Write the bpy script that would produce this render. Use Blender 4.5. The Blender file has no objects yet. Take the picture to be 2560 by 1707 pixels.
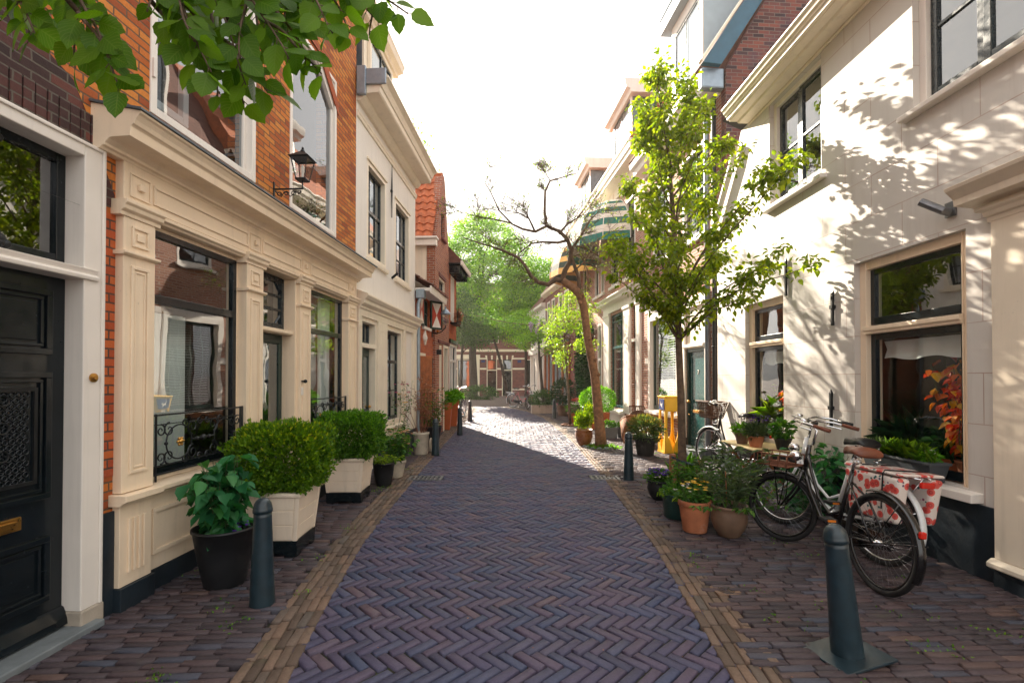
import bpy, bmesh, math, random
import numpy as np
from mathutils import Vector, Matrix, Euler
R = math.radians
scene = bpy.context.scene
COL = scene.collection

# ------------------------------------------------------------------ camera, sky, sun, exposure
SUN_AZ, SUN_EL = -22.0, 28.0          # degrees, azimuth measured from +Y towards +X
cam_d = bpy.data.cameras.new('camera'); cam = bpy.data.objects.new('camera', cam_d); COL.objects.link(cam)
cam.location = (0, 0, 1.55); cam.rotation_euler = (R(90.7), 0, 0)
cam_d.sensor_width = 36; cam_d.lens = 17; cam_d.shift_y = 0.0288; cam_d.clip_start = 0.05; cam_d.clip_end = 2000
scene.camera = cam
world = bpy.data.worlds.new('World'); scene.world = world; world.use_nodes = True
wn = world.node_tree.nodes; wl = world.node_tree.links
sky = wn.new('ShaderNodeTexSky'); sky.sky_type = 'NISHITA'; sky.sun_disc = False
sky.sun_elevation = R(SUN_EL); sky.sun_rotation = R(SUN_AZ); sky.air_density = 0.7; sky.dust_density = 6.0; sky.ozone_density = 0.3
# thin bright overcast haze evens the sky out and warms it
sg = wn.new('ShaderNodeGamma'); sg.inputs[1].default_value = 0.08; wl.new(sky.outputs[0], sg.inputs[0])
st_ = wn.new('ShaderNodeMix'); st_.data_type = 'RGBA'; st_.blend_type = 'MULTIPLY'; st_.inputs[0].default_value = 1.0; st_.inputs[7].default_value = (1.04, 1.0, 0.95, 1)
wl.new(sg.outputs[0], st_.inputs[6]); wl.new(st_.outputs[2], wn['Background'].inputs[0]); wn['Background'].inputs[1].default_value = 0.15
sd = bpy.data.lights.new('sun', 'SUN'); sd.energy = 2.0; sd.angle = R(0.5); sd.color = (1.0, 0.88, 0.72)
sun = bpy.data.objects.new('sun', sd); COL.objects.link(sun)
sdir = Vector((math.sin(R(SUN_AZ))*math.cos(R(SUN_EL)), math.cos(R(SUN_AZ))*math.cos(R(SUN_EL)), math.sin(R(SUN_EL))))
sun.rotation_euler = sdir.to_track_quat('Z', 'Y').to_euler(); sun.location = (0, 0, 30)
scene.view_settings.view_transform = 'Standard'; scene.view_settings.look = 'None'
scene.view_settings.exposure = 3.4; scene.view_settings.gamma = 1.0
scene.cycles.max_bounces = 8; scene.cycles.transparent_max_bounces = 16; scene.cycles.sample_clamp_indirect = 6.0
scene.cycles.use_denoising = True

# ------------------------------------------------------------------ materials
M = {}
class NT:
    def __init__(s, name):
        s.m = bpy.data.materials.new(name); s.m.use_nodes = True
        s.t = s.m.node_tree; s.n = s.t.nodes; s.l = s.t.links
        s.p = s.n['Principled BSDF']; s.out = s.n['Material Output']
    def new(s, typ, **kw):
        n = s.n.new(typ)
        for k, v in kw.items(): setattr(n, k, v)
        return n
    def link(s, a, b): s.l.new(a, b)
    def ramp(s, fac, stops):
        r = s.new('ShaderNodeValToRGB'); e = r.color_ramp.elements
        while len(e) < len(stops): e.new(0.5)
        for el, (p, c) in zip(e, stops): el.position = p; el.color = (*c, 1)
        s.link(fac, r.inputs[0]); return r.outputs[0]
    def noise(s, vec, scale, detail=4, rough=0.55):
        n = s.new('ShaderNodeTexNoise'); n.inputs['Scale'].default_value = scale
        n.inputs['Detail'].default_value = detail; n.inputs['Roughness'].default_value = rough
        if vec is not None: s.link(vec, n.inputs['Vector'])
        return n.outputs['Fac']
    def coord(s, which='Object'): return s.new('ShaderNodeTexCoord').outputs[which]
    def mix(s, fac, a, b, mode='MIX'):
        m = s.new('ShaderNodeMix', data_type='RGBA', blend_type=mode)
        for i, x in ((0, fac), (6, a), (7, b)):
            if hasattr(x, 'links'): s.link(x, m.inputs[i])
            elif i == 0: m.inputs[0].default_value = x
            else: m.inputs[i].default_value = (*x, 1)
        return m.outputs[2]
    def math(s, op, a, b=0.0):
        m = s.new('ShaderNodeMath', operation=op)
        for i, x in ((0, a), (1, b)):
            if hasattr(x, 'links'): s.link(x, m.inputs[i])
            else: m.inputs[i].default_value = x
        return m.outputs[0]
    def bump(s, h, strength=0.3, dist=0.01, prev=None):
        b = s.new('ShaderNodeBump'); b.inputs['Strength'].default_value = strength; b.inputs['Distance'].default_value = dist
        s.link(h, b.inputs['Height'])
        if prev is not None: s.link(prev, b.inputs['Normal'])
        s.link(b.outputs[0], s.p.inputs['Normal']); return b.outputs[0]

def mat(name, col, rough=0.5, metal=0.0, var=0.12, nscale=6.0, bump=0.0, bscale=60.0, spec=0.5, coat=0.0, dirt=None, streak=0):
    k = NT(name); c = k.coord()
    n = k.noise(c, nscale, 5)
    lo = tuple(x*(1-var) for x in col); hi = tuple(min(1, x*(1+var)) for x in col)
    cc = k.ramp(n, [(0.3, lo), (0.7, hi)])
    if dirt:
        d = k.ramp(k.noise(c, dirt[1], 6, 0.7), [(dirt[2], (0, 0, 0)), (dirt[2]+0.18, (1, 1, 1))])
        cc = k.mix(k.math('MULTIPLY', d, dirt[3] if len(dirt) > 3 else 0.6), cc, dirt[0])
    if streak:
        mp = k.new('ShaderNodeMapping'); mp.inputs['Scale'].default_value = (9, 9, 0.55); k.link(c, mp.inputs['Vector'])
        s1 = k.ramp(k.noise(mp.outputs[0], 1.0, 6, 0.7), [(0.50, (0, 0, 0)), (0.80, (1, 1, 1))])
        s2 = k.ramp(k.noise(c, 55, 3, 0.6), [(0.66, (0, 0, 0)), (0.72, (1, 1, 1))]); big = k.ramp(k.noise(c, 1.7, 3), [(0.5, (0, 0, 0)), (0.7, (1, 1, 1))])
        cc = k.mix(k.math('MULTIPLY', s1, streak), cc, tuple(x*0.52 for x in col)); cc = k.mix(k.math('MULTIPLY', k.math('MULTIPLY', s2, big), streak*1.6), cc, tuple(x*0.4 for x in col))
    k.link(cc, k.p.inputs['Base Color'])
    k.p.inputs['Metallic'].default_value = metal
    rr = k.ramp(k.noise(c, nscale*3, 4), [(0.3, (max(0, rough-0.08),)*3), (0.7, (min(1, rough+0.08),)*3)])
    k.link(rr, k.p.inputs['Roughness'])
    k.p.inputs['Specular IOR Level'].default_value = spec
    k.p.inputs['Coat Weight'].default_value = coat
    if bump: k.bump(k.noise(c, bscale, 4), bump, 0.01)
    M[name] = k.m; return k.m

def brickmat(name, stops, mortar, bw=0.215, rh=0.062, ms=0.006, stain=None, rough=0.85, off=0.5, bumps=0.6):
    k = NT(name); uv = k.coord('UV')
    wob = k.new('ShaderNodeTexNoise'); wob.inputs['Scale'].default_value = 9; k.link(uv, wob.inputs['Vector'])
    vm = k.new('ShaderNodeVectorMath', operation='MULTIPLY_ADD'); k.link(wob.outputs['Color'], vm.inputs[0]); vm.inputs[1].default_value = (0.012, 0.012, 0); k.link(uv, vm.inputs[2])
    b = k.new('ShaderNodeTexBrick'); b.offset = off
    k.link(vm.outputs[0], b.inputs['Vector']); b.inputs['Scale'].default_value = 1
    b.inputs['Brick Width'].default_value = bw; b.inputs['Row Height'].default_value = rh
    b.inputs['Mortar Size'].default_value = ms; b.inputs['Mortar Smooth'].default_value = 0.35
    b.inputs['Color1'].default_value = (0, 0, 0, 1); b.inputs['Color2'].default_value = (1, 1, 1, 1); b.inputs['Mortar'].default_value = (0.5, 0.5, 0.5, 1)
    c = k.ramp(b.outputs['Color'], stops)
    n1 = k.noise(uv, 45, 4, 0.7)
    c = k.mix(0.35, c, k.ramp(n1, [(0.25, (0.25, 0.22, 0.2)), (0.75, (1, 1, 1))]), 'MULTIPLY')
    if stain:   # (colour, low edge, amount, scale)
        st = k.ramp(k.noise(uv, stain[3], 4, 0.65), [(stain[1], (0, 0, 0)), (stain[1]+0.15, (1, 1, 1))])
        c = k.mix(k.math('MULTIPLY', st, stain[2]), c, stain[0])
    mo = k.mix(k.noise(uv, 30), tuple(x*0.6 for x in mortar), mortar)
    c = k.mix(b.outputs['Fac'], c, mo)
    k.link(c, k.p.inputs['Base Color']); k.p.inputs['Roughness'].default_value = rough
    h = k.math('SUBTRACT', k.math('MULTIPLY', n1, 0.5), b.outputs['Fac'])
    k.bump(h, bumps, 0.008)
    M[name] = k.m; return k.m

def leafmat(name, stops, trans=0.45, rough=0.45, tcol=None):
    k = NT(name); g = k.new('ShaderNodeNewGeometry')
    c = k.ramp(g.outputs['Random Per Island'], stops)
    k.link(c, k.p.inputs['Base Color']); k.p.inputs['Roughness'].default_value = rough; k.p.inputs['Specular IOR Level'].default_value = 0.25
    tr = k.new('ShaderNodeBsdfTranslucent')
    tc = k.mix(1.0, c, tcol or (1.9, 2.0, 0.6), 'MULTIPLY'); k.link(tc, tr.inputs[0])
    mx = k.new('ShaderNodeMixShader'); mx.inputs[0].default_value = trans
    k.link(k.p.outputs[0], mx.inputs[1]); k.link(tr.outputs[0], mx.inputs[2]); k.link(mx.outputs[0], k.out.inputs[0])
    M[name] = k.m; return k.m

def glassmat(name, tint=(0.8, 0.86, 0.85), ior=1.9, rough=0.0):
    k = NT(name); k.n.remove(k.p)
    f = k.new('ShaderNodeFresnel'); gm = k.new('ShaderNodeNewGeometry')
    mr = k.new('ShaderNodeMapRange'); k.link(gm.outputs['Backfacing'], mr.inputs[0]); mr.inputs[3].default_value = ior; mr.inputs[4].default_value = 1/ior
    k.link(mr.outputs[0], f.inputs['IOR'])
    # slightly uneven old panes
    bp = k.new('ShaderNodeBump'); bp.inputs['Strength'].default_value = 0.06; bp.inputs['Distance'].default_value = 0.02
    k.link(k.noise(k.coord(), 3.0, 1), bp.inputs['Height'])
    t = k.new('ShaderNodeBsdfTransparent'); t.inputs[0].default_value = (*tint, 1)
    gl = k.new('ShaderNodeBsdfGlossy'); gl.inputs['Roughness'].default_value = rough; gl.inputs['Color'].default_value = (0.95, 0.97, 1, 1)
    k.link(bp.outputs[0], gl.inputs['Normal'])
    mx = k.new('ShaderNodeMixShader'); k.link(f.outputs[0], mx.inputs[0]); k.link(t.outputs[0], mx.inputs[1]); k.link(gl.outputs[0], mx.inputs[2])
    k.link(mx.outputs[0], k.out.inputs[0]); M[name] = k.m; return k.m

def pavemat(name, stops, rough=0.75, moss=0.0):
    k = NT(name); g = k.new('ShaderNodeNewGeometry'); c0 = k.coord()
    c = k.ramp(g.outputs['Random Per Island'], stops)
    n = k.noise(c0, 70, 5, 0.7); c = k.mix(0.55, c, k.ramp(n, [(0.25, (0.35, 0.33, 0.32)), (0.7, (1.15, 1.12, 1.1))]), 'MULTIPLY')
    n2 = k.noise(c0, 1.3, 4); c = k.mix(0.5, c, k.ramp(n2, [(0.3, (0.62, 0.6, 0.6)), (0.7, (1.1, 1.1, 1.1))]), 'MULTIPLY')
    if moss:
        d = k.ramp(k.noise(c0, 3.1, 6, 0.75), [(0.6, (0, 0, 0)), (0.75, (1, 1, 1))]); c = k.mix(k.math('MULTIPLY', d, moss), c, (0.07, 0.085, 0.03))
    k.link(c, k.p.inputs['Base Color'])
    k.link(k.ramp(n2, [(0.3, (rough-0.14,)*3), (0.7, (rough+0.08,)*3)]), k.p.inputs['Roughness'])
    k.p.inputs['Specular IOR Level'].default_value = 0.35
    k.bump(n, 0.35, 0.004); M[name] = k.m; return k.m

# painted and plastered surfaces
mat('cream', (0.88, 0.71, 0.52), 0.38, streak=0.4, var=0.05, nscale=3, bump=0.04, dirt=((0.40, 0.32, 0.23), 2.2, 0.60, 0.35))
mat('cream_light', (0.84, 0.74, 0.59), 0.45, streak=0.35, var=0.05, nscale=3, bump=0.03, dirt=((0.5, 0.42, 0.32), 2.0, 0.62, 0.3))
mat('white_paint', (0.82, 0.76, 0.69), 0.45, streak=0.35, var=0.04, nscale=3, bump=0.03, dirt=((0.5, 0.46, 0.4), 3.0, 0.62, 0.3))
mat('white_plaster', (0.80, 0.75, 0.68), 0.75, streak=0.3, var=0.03, nscale=1.5, bump=0.12, bscale=22, dirt=((0.55, 0.5, 0.43), 1.2, 0.62, 0.25))
mat('black_paint', (0.006, 0.010, 0.013), 0.2, var=0.3, nscale=5, coat=0.1, spec=0.35)
mat('dark_sash', (0.012, 0.020, 0.024), 0.25, var=0.25)
mat('plinth_paint', (0.012, 0.020, 0.028), 0.5, streak=0.5, var=0.35, nscale=4, bump=0.2, bscale=40, dirt=((0.022, 0.026, 0.028), 3.0, 0.6, 0.4))
mat('teal_paint', (0.010, 0.075, 0.075), 0.25, var=0.15)
mat('green_paint', (0.012, 0.035, 0.028), 0.35, var=0.15)
mat('red_paint', (0.45, 0.05, 0.02), 0.45)
mat('orange_wood', (0.33, 0.095, 0.025), 0.5, var=0.3, nscale=9)
mat('bluestone', (0.16, 0.18, 0.19), 0.6, var=0.2, bump=0.2)
mat('stone', (0.42, 0.36, 0.29), 0.7, var=0.15, bump=0.2)
mat('zinc', (0.30, 0.36, 0.42), 0.45, 0.7, var=0.15)
mat('blue_board', (0.025, 0.11, 0.18), 0.45, var=0.1)
mat('pale_blue_board', (0.42, 0.52, 0.58), 0.5, var=0.06)
mat('iron', (0.012, 0.014, 0.016), 0.42, 0.3, var=0.3, nscale=20)
mat('bollard_paint', (0.012, 0.028, 0.038), 0.36, 0.0, var=0.3, nscale=14, dirt=((0.10, 0.12, 0.13), 30, 0.66, 0.6), coat=0.2)
mat('brass', (0.55, 0.30, 0.08), 0.32, 1.0, var=0.2)
mat('chrome', (0.75, 0.76, 0.78), 0.16, 1.0, var=0.05)
mat('steel', (0.22, 0.225, 0.24), 0.4, 0.9, var=0.2)
mat('bike_black', (0.006, 0.006, 0.007), 0.2, var=0.2, coat=0.5)
mat('bike_white', (0.72, 0.74, 0.74), 0.25, var=0.05, coat=0.4)
mat('bike_pink', (0.45, 0.10, 0.14), 0.3, var=0.1)
mat('bike_blue', (0.03, 0.06, 0.14), 0.3, var=0.1)
mat('rubber', (0.010, 0.010, 0.011), 0.7, var=0.3)
mat('leather_brown', (0.16, 0.045, 0.020), 0.4, var=0.3, bump=0.15)
mat('leather_black', (0.008, 0.009, 0.010), 0.4, var=0.3)
mat('red_lens', (0.60, 0.02, 0.01), 0.2, var=0.1)
mat('rust', (0.20, 0.075, 0.04), 0.75, 0.2, var=0.5, nscale=25)
mat('terracotta', (0.42, 0.145, 0.065), 0.8, var=0.2, nscale=8, bump=0.1, dirt=((0.55, 0.45, 0.38), 5, 0.58, 0.5))
mat('orange_pot', (0.44, 0.10, 0.025), 0.55, var=0.12)
mat('clay_brown', (0.16, 0.095, 0.06), 0.6, var=0.25, nscale=7, dirt=((0.3, 0.25, 0.2), 5, 0.6, 0.4))
mat('glazed_brown', (0.24, 0.085, 0.02), 0.3, var=0.25, coat=0.4)
mat('black_plastic', (0.010, 0.011, 0.013), 0.5, var=0.2)
mat('grey_plastic', (0.055, 0.065, 0.075), 0.5, var=0.15)
mat('light_grey_plastic', (0.17, 0.19, 0.20), 0.55, var=0.15)
mat('dark_green_pot', (0.015, 0.05, 0.045), 0.35, var=0.2)
mat('pale_pot', (0.50, 0.43, 0.34), 0.75, var=0.2, nscale=8, dirt=((0.14, 0.13, 0.09), 6, 0.56, 0.6), bump=0.2)
mat('soil', (0.035, 0.024, 0.016), 0.95, var=0.4, nscale=40, bump=0.5)
mat('planter_cream', (0.84, 0.71, 0.57), 0.5, streak=0.45, var=0.04, nscale=3, dirt=((0.36, 0.29, 0.2), 4, 0.62, 0.4))
mat('yellow_paint', (0.85, 0.46, 0.015), 0.4, var=0.1, dirt=((0.25, 0.13, 0.02), 6, 0.66, 0.4))
mat('blue_sign', (0.01, 0.03, 0.16), 0.4)
mat('wood_stake', (0.30, 0.125, 0.055), 0.8, var=0.35, nscale=18, bump=0.3)
mat('strap', (0.03, 0.05, 0.07), 0.7)
mat('table_top', (0.62, 0.50, 0.24), 0.55, var=0.1)
mat('bark', (0.13, 0.085, 0.055), 0.9, var=0.45, nscale=14, bump=0.8, bscale=40)
mat('bark_warm', (0.24, 0.125, 0.065), 0.9, var=0.4, nscale=16, bump=0.9, bscale=45)
mat('bark_dark', (0.045, 0.032, 0.026), 0.9, var=0.4, nscale=14, bump=0.6)
mat('stem', (0.06, 0.09, 0.03), 0.7, var=0.3)
mat('curtain', (0.72, 0.72, 0.70), 0.9, var=0.03)
mat('interior', (0.10, 0.085, 0.07), 0.95, var=0.2, nscale=1.5)
mat('ceiling_dark', (0.05, 0.045, 0.04), 0.95)
mat('lead', (0.12, 0.155, 0.185), 0.5, 0.4, var=0.15)
mat('roof_felt', (0.05, 0.05, 0.055), 0.8)
mat('tile_orange', (0.42, 0.12, 0.045), 0.75, var=0.35, nscale=7, bump=0.15)
mat('tile_dark', (0.15, 0.06, 0.04), 0.75, var=0.35, nscale=7)
mat('awning_green', (0.015, 0.16, 0.13), 0.8)
mat('awning_dark', (0.03, 0.05, 0.04), 0.8)
mat('awning_white', (0.72, 0.66, 0.58), 0.85)
mat('awning_amber', (0.75, 0.42, 0.13), 0.85)
mat('blind', (0.75, 0.76, 0.70), 0.5)
mat('rose', (0.65, 0.08, 0.08), 0.6); mat('leafprint', (0.02, 0.09, 0.09), 0.6)
mat('vinyl', (0.80, 0.72, 0.66), 0.35, var=0.05)
mat('litter', (0.62, 0.36, 0.2), 0.8); mat('paper', (0.75, 0.73, 0.7), 0.8)
mat('lamp_glass_amber', (0.8, 0.22, 0.02), 0.3)
glassmat('glass', ior=2.8); glassmat('glass_clear', (0.86, 0.9, 0.89), 1.55); glassmat('lamp_glass', (0.9, 0.92, 0.92), 1.45); glassmat('glass_bright', (0.55, 0.62, 0.66), 2.6)
# wicker
def wicker(name, col):
    k = NT(name); c = k.coord()
    w = k.new('ShaderNodeTexWave', bands_direction='Z'); w.inputs['Scale'].default_value = 26; k.link(c, w.inputs['Vector'])
    w2 = k.new('ShaderNodeTexWave', bands_direction='DIAGONAL'); w2.inputs['Scale'].default_value = 18; k.link(c, w2.inputs['Vector'])
    h = k.math('MULTIPLY', w.outputs['Fac'], w2.outputs['Fac'])
    k.link(k.ramp(h, [(0.0, tuple(x*0.35 for x in col)), (0.5, col)]), k.p.inputs['Base Color']); k.p.inputs['Roughness'].default_value = 0.65
    k.bump(h, 0.6, 0.01); M[name] = k.m
wicker('wicker_tan', (0.40, 0.15, 0.05)); wicker('wicker_brown', (0.17, 0.07, 0.03)); wicker('wicker_dark', (0.035, 0.032, 0.03))
brickmat('brick_orange', [(0.0, (0.34, 0.072, 0.018)), (0.35, (0.56, 0.145, 0.024)), (0.7, (0.68, 0.215, 0.034)), (1.0, (0.70, 0.27, 0.05))], (0.17, 0.10, 0.055), 0.205, 0.058, 0.007, stain=((0.10, 0.032, 0.022), 0.60, 0.7, 0.75))
brickmat('brick_bright', [(0.0, (0.40, 0.07, 0.022)), (0.5, (0.58, 0.115, 0.03)), (1.0, (0.64, 0.17, 0.04))], (0.13, 0.07, 0.05), 0.115, 0.060, 0.007, stain=((0.30, 0.24, 0.19), 0.60, 0.8, 5))
brickmat('brick_sooty', [(0.0, (0.035, 0.018, 0.017)), (0.6, (0.085, 0.032, 0.028)), (1.0, (0.17, 0.05, 0.035))], (0.14, 0.115, 0.09), 0.205, 0.058, 0.006)
brickmat('brick_red', [(0.0, (0.27, 0.065, 0.032)), (0.5, (0.37, 0.10, 0.045)), (1.0, (0.45, 0.14, 0.06))], (0.46, 0.38, 0.31), 0.2, 0.062, 0.009)
brickmat('brick_scarlet', [(0.0, (0.40, 0.075, 0.025)), (0.5, (0.50, 0.105, 0.035)), (1.0, (0.55, 0.14, 0.05))], (0.36, 0.16, 0.09), 0.2, 0.062, 0.006)
brickmat('brick_pink', [(0.0, (0.33, 0.11, 0.065)), (0.5, (0.45, 0.17, 0.10)), (1.0, (0.52, 0.23, 0.14))], (0.58, 0.50, 0.42), 0.2, 0.062, 0.010)
brickmat('brick_plum', [(0.0, (0.14, 0.035, 0.035)), (0.5, (0.21, 0.055, 0.05)), (1.0, (0.28, 0.08, 0.06))], (0.24, 0.18, 0.16), 0.2, 0.062, 0.006)
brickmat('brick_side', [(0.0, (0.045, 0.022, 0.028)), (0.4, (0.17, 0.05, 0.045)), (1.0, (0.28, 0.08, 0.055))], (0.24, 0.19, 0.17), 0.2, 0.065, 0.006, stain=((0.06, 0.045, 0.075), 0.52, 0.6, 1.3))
# stucco with scored ashlar joints
def ashlar():
    k = NT('ashlar'); uv = k.coord('UV')
    b = k.new('ShaderNodeTexBrick'); b.offset = 0.5; k.link(uv, b.inputs['Vector'])
    for n_, v in (('Scale', 1), ('Brick Width', 0.74), ('Row Height', 0.395), ('Mortar Size', 0.0042), ('Mortar Smooth', 0.2)): b.inputs[n_].default_value = v
    n = k.noise(uv, 1.6, 5); c = k.ramp(n, [(0.3, (0.58, 0.545, 0.50)), (0.7, (0.645, 0.615, 0.57))])
    d = k.ramp(k.noise(uv, 3.5, 6, 0.75), [(0.62, (0, 0, 0)), (0.8, (1, 1, 1))]); c = k.mix(k.math('MULTIPLY', d, 0.35), c, (0.55, 0.48, 0.42))
    mp = k.new('ShaderNodeMapping'); mp.inputs['Scale'].default_value = (7, 0.5, 1); k.link(uv, mp.inputs['Vector'])
    s1 = k.ramp(k.noise(mp.outputs[0], 1.0, 6, 0.7), [(0.52, (0, 0, 0)), (0.85, (1, 1, 1))]); c = k.mix(k.math('MULTIPLY', s1, 0.6), c, (0.40, 0.355, 0.31))
    c = k.mix(k.math('MULTIPLY', b.outputs['Fac'], k.ramp(k.noise(uv, 2.3, 3), [(0.3, (0.35,)*3), (0.6, (1,)*3)])), c, (0.42, 0.30, 0.25))
    k.link(c, k.p.inputs['Base Color']); k.p.inputs['Roughness'].default_value = 0.7
    n2 = k.noise(uv, 30, 4); h = k.math('SUBTRACT', k.math('MULTIPLY', n2, 0.25), b.outputs['Fac']); k.bump(h, 0.35, 0.006); M['ashlar'] = k.m
ashlar()
# paving
pavemat('pave_road', [(0.0, (0.054, 0.056, 0.104)), (0.25, (0.076, 0.070, 0.128)), (0.5, (0.100, 0.077, 0.122)), (0.75, (0.052, 0.068, 0.132)), (0.9, (0.082, 0.086, 0.150)), (1.0, (0.122, 0.086, 0.112))], 0.62, moss=0.15)
pavemat('pave_walk', [(0.0, (0.048, 0.040, 0.048)), (0.35, (0.074, 0.056, 0.064)), (0.7, (0.100, 0.068, 0.072)), (0.88, (0.064, 0.074, 0.105)), (1.0, (0.125, 0.080, 0.070))], 0.7, moss=0.4)
pavemat('pave_gutter', [(0.0, (0.085, 0.062, 0.048)), (0.35, (0.15, 0.108, 0.082)), (0.7, (0.21, 0.14, 0.10)), (1.0, (0.115, 0.098, 0.085))], 0.75, moss=0.45)
def groundmat():
    k = NT('ground_joint'); c = k.coord()
    n = k.noise(c, 5, 6, 0.7); cc = k.ramp(n, [(0.35, (0.018, 0.015, 0.013)), (0.52, (0.03, 0.026, 0.018)), (0.62, (0.035, 0.05, 0.014)), (0.8, (0.02, 0.018, 0.015))])
    k.link(cc, k.p.inputs['Base Color']); k.p.inputs['Roughness'].default_value = 0.95; k.bump(k.noise(c, 80, 3), 0.5, 0.005); M['ground_joint'] = k.m
groundmat()
def farpave():
    k = NT('far_paving'); c = k.coord()
    b = k.new('ShaderNodeTexBrick'); k.link(c, b.inputs['Vector'])
    for n_, v in (('Scale', 1), ('Brick Width', 0.2), ('Row Height', 0.06), ('Mortar Size', 0.006)): b.inputs[n_].default_value = v
    b.inputs['Color1'].default_value = (0.12, 0.085, 0.085, 1); b.inputs['Color2'].default_value = (0.19, 0.12, 0.11, 1); b.inputs['Mortar'].default_value = (0.03, 0.028, 0.022, 1)
    k.link(b.outputs['Color'], k.p.inputs['Base Color']); k.p.inputs['Roughness'].default_value = 0.75; M['far_paving'] = k.m
farpave()
# leaves
leafmat('leaf_linden_plain', [(0.0, (0.05, 0.12, 0.010)), (0.5, (0.085, 0.18, 0.012)), (1.0, (0.14, 0.25, 0.016))], 0.5, 0.42, (2.0, 2.2, 0.5))
leafmat('leaf_pear', [(0.0, (0.09, 0.15, 0.008)), (0.45, (0.19, 0.26, 0.008)), (0.8, (0.29, 0.33, 0.010)), (1.0, (0.06, 0.12, 0.02))], 0.45, 0.32)
leafmat('leaf_box', [(0.0, (0.05, 0.12, 0.008)), (0.45, (0.11, 0.21, 0.010)), (0.75, (0.20, 0.30, 0.012)), (1.0, (0.42, 0.42, 0.02))], 0.35, 0.4)
leafmat('leaf_boxmid', [(0.0, (0.04, 0.11, 0.008)), (0.6, (0.10, 0.21, 0.010)), (1.0, (0.20, 0.32, 0.012))], 0.3, 0.4)
leafmat('leaf_boxdark', [(0.0, (0.03, 0.10, 0.012)), (0.5, (0.07, 0.18, 0.016)), (1.0, (0.14, 0.28, 0.018))], 0.3, 0.4)
leafmat('leaf_boxbright', [(0.0, (0.05, 0.16, 0.010)), (0.5, (0.10, 0.27, 0.014)), (1.0, (0.18, 0.36, 0.02))], 0.35, 0.4)
leafmat('leaf_hydrangea', [(0.0, (0.014, 0.09, 0.035)), (0.6, (0.03, 0.16, 0.055)), (1.0, (0.07, 0.23, 0.06))], 0.3, 0.4)
leafmat('leaf_mid', [(0.0, (0.03, 0.10, 0.018)), (0.6, (0.06, 0.16, 0.026)), (1.0, (0.12, 0.22, 0.03))], 0.35)
leafmat('leaf_grey', [(0.0, (0.04, 0.075, 0.04)), (1.0, (0.09, 0.13, 0.06))], 0.3)
leafmat('leaf_pale', [(0.0, (0.10, 0.10, 0.035)), (0.6, (0.17, 0.15, 0.05)), (1.0, (0.24, 0.16, 0.08))], 0.3)
leafmat('leaf_dry', [(0.0, (0.17, 0.07, 0.04)), (0.6, (0.30, 0.14, 0.08)), (1.0, (0.40, 0.22, 0.12))], 0.3, tcol=(1.4, 1.1, 0.8))
leafmat('leaf_coleus', [(0.0, (0.50, 0.03, 0.008)), (0.35, (0.70, 0.07, 0.010)), (0.6, (0.72, 0.20, 0.02)), (0.8, (0.55, 0.42, 0.03)), (1.0, (0.65, 0.05, 0.05))], 0.35, tcol=(1.5, 1.0, 0.7))
leafmat('leaf_tree', [(0.0, (0.07, 0.18, 0.02)), (0.5, (0.13, 0.29, 0.02)), (1.0, (0.24, 0.39, 0.025))], 0.5)
leafmat('leaf_treedark', [(0.0, (0.03, 0.085, 0.03)), (0.6, (0.05, 0.13, 0.04)), (1.0, (0.09, 0.18, 0.04))], 0.3)
leafmat('leaf_lime', [(0.0, (0.10, 0.19, 0.02)), (0.5, (0.17, 0.27, 0.025)), (1.0, (0.28, 0.34, 0.04))], 0.5)
leafmat('leaf_ivy', [(0.0, (0.008, 0.035, 0.018)), (0.7, (0.016, 0.065, 0.028)), (1.0, (0.045, 0.11, 0.03))], 0.25)
leafmat('petal_purple', [(0.0, (0.06, 0.015, 0.22)), (1.0, (0.16, 0.06, 0.42))], 0.3, tcol=(1, 1, 1))
leafmat('petal_wisteria', [(0.0, (0.40, 0.28, 0.50)), (1.0, (0.62, 0.50, 0.66))], 0.4, tcol=(1, 1, 1))
leafmat('petal_yellow', [(0.0, (0.75, 0.42, 0.02)), (1.0, (0.80, 0.55, 0.10))], 0.3, tcol=(1, 1, 1))
leafmat('petal_pink', [(0.0, (0.55, 0.05, 0.22)), (1.0, (0.70, 0.20, 0.25))], 0.3, tcol=(1, 1, 1))
leafmat('petal_white', [(0.0, (0.7, 0.62, 0.6)), (1.0, (0.8, 0.78, 0.75))], 0.3, tcol=(1, 1, 1))
leafmat('petal_peach', [(0.0, (0.60, 0.28, 0.16)), (1.0, (0.72, 0.42, 0.24))], 0.3, tcol=(1, 1, 1))
leafmat('petal_red', [(0.0, (0.5, 0.03, 0.02)), (1.0, (0.65, 0.10, 0.05))], 0.3, tcol=(1, 1, 1))

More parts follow.
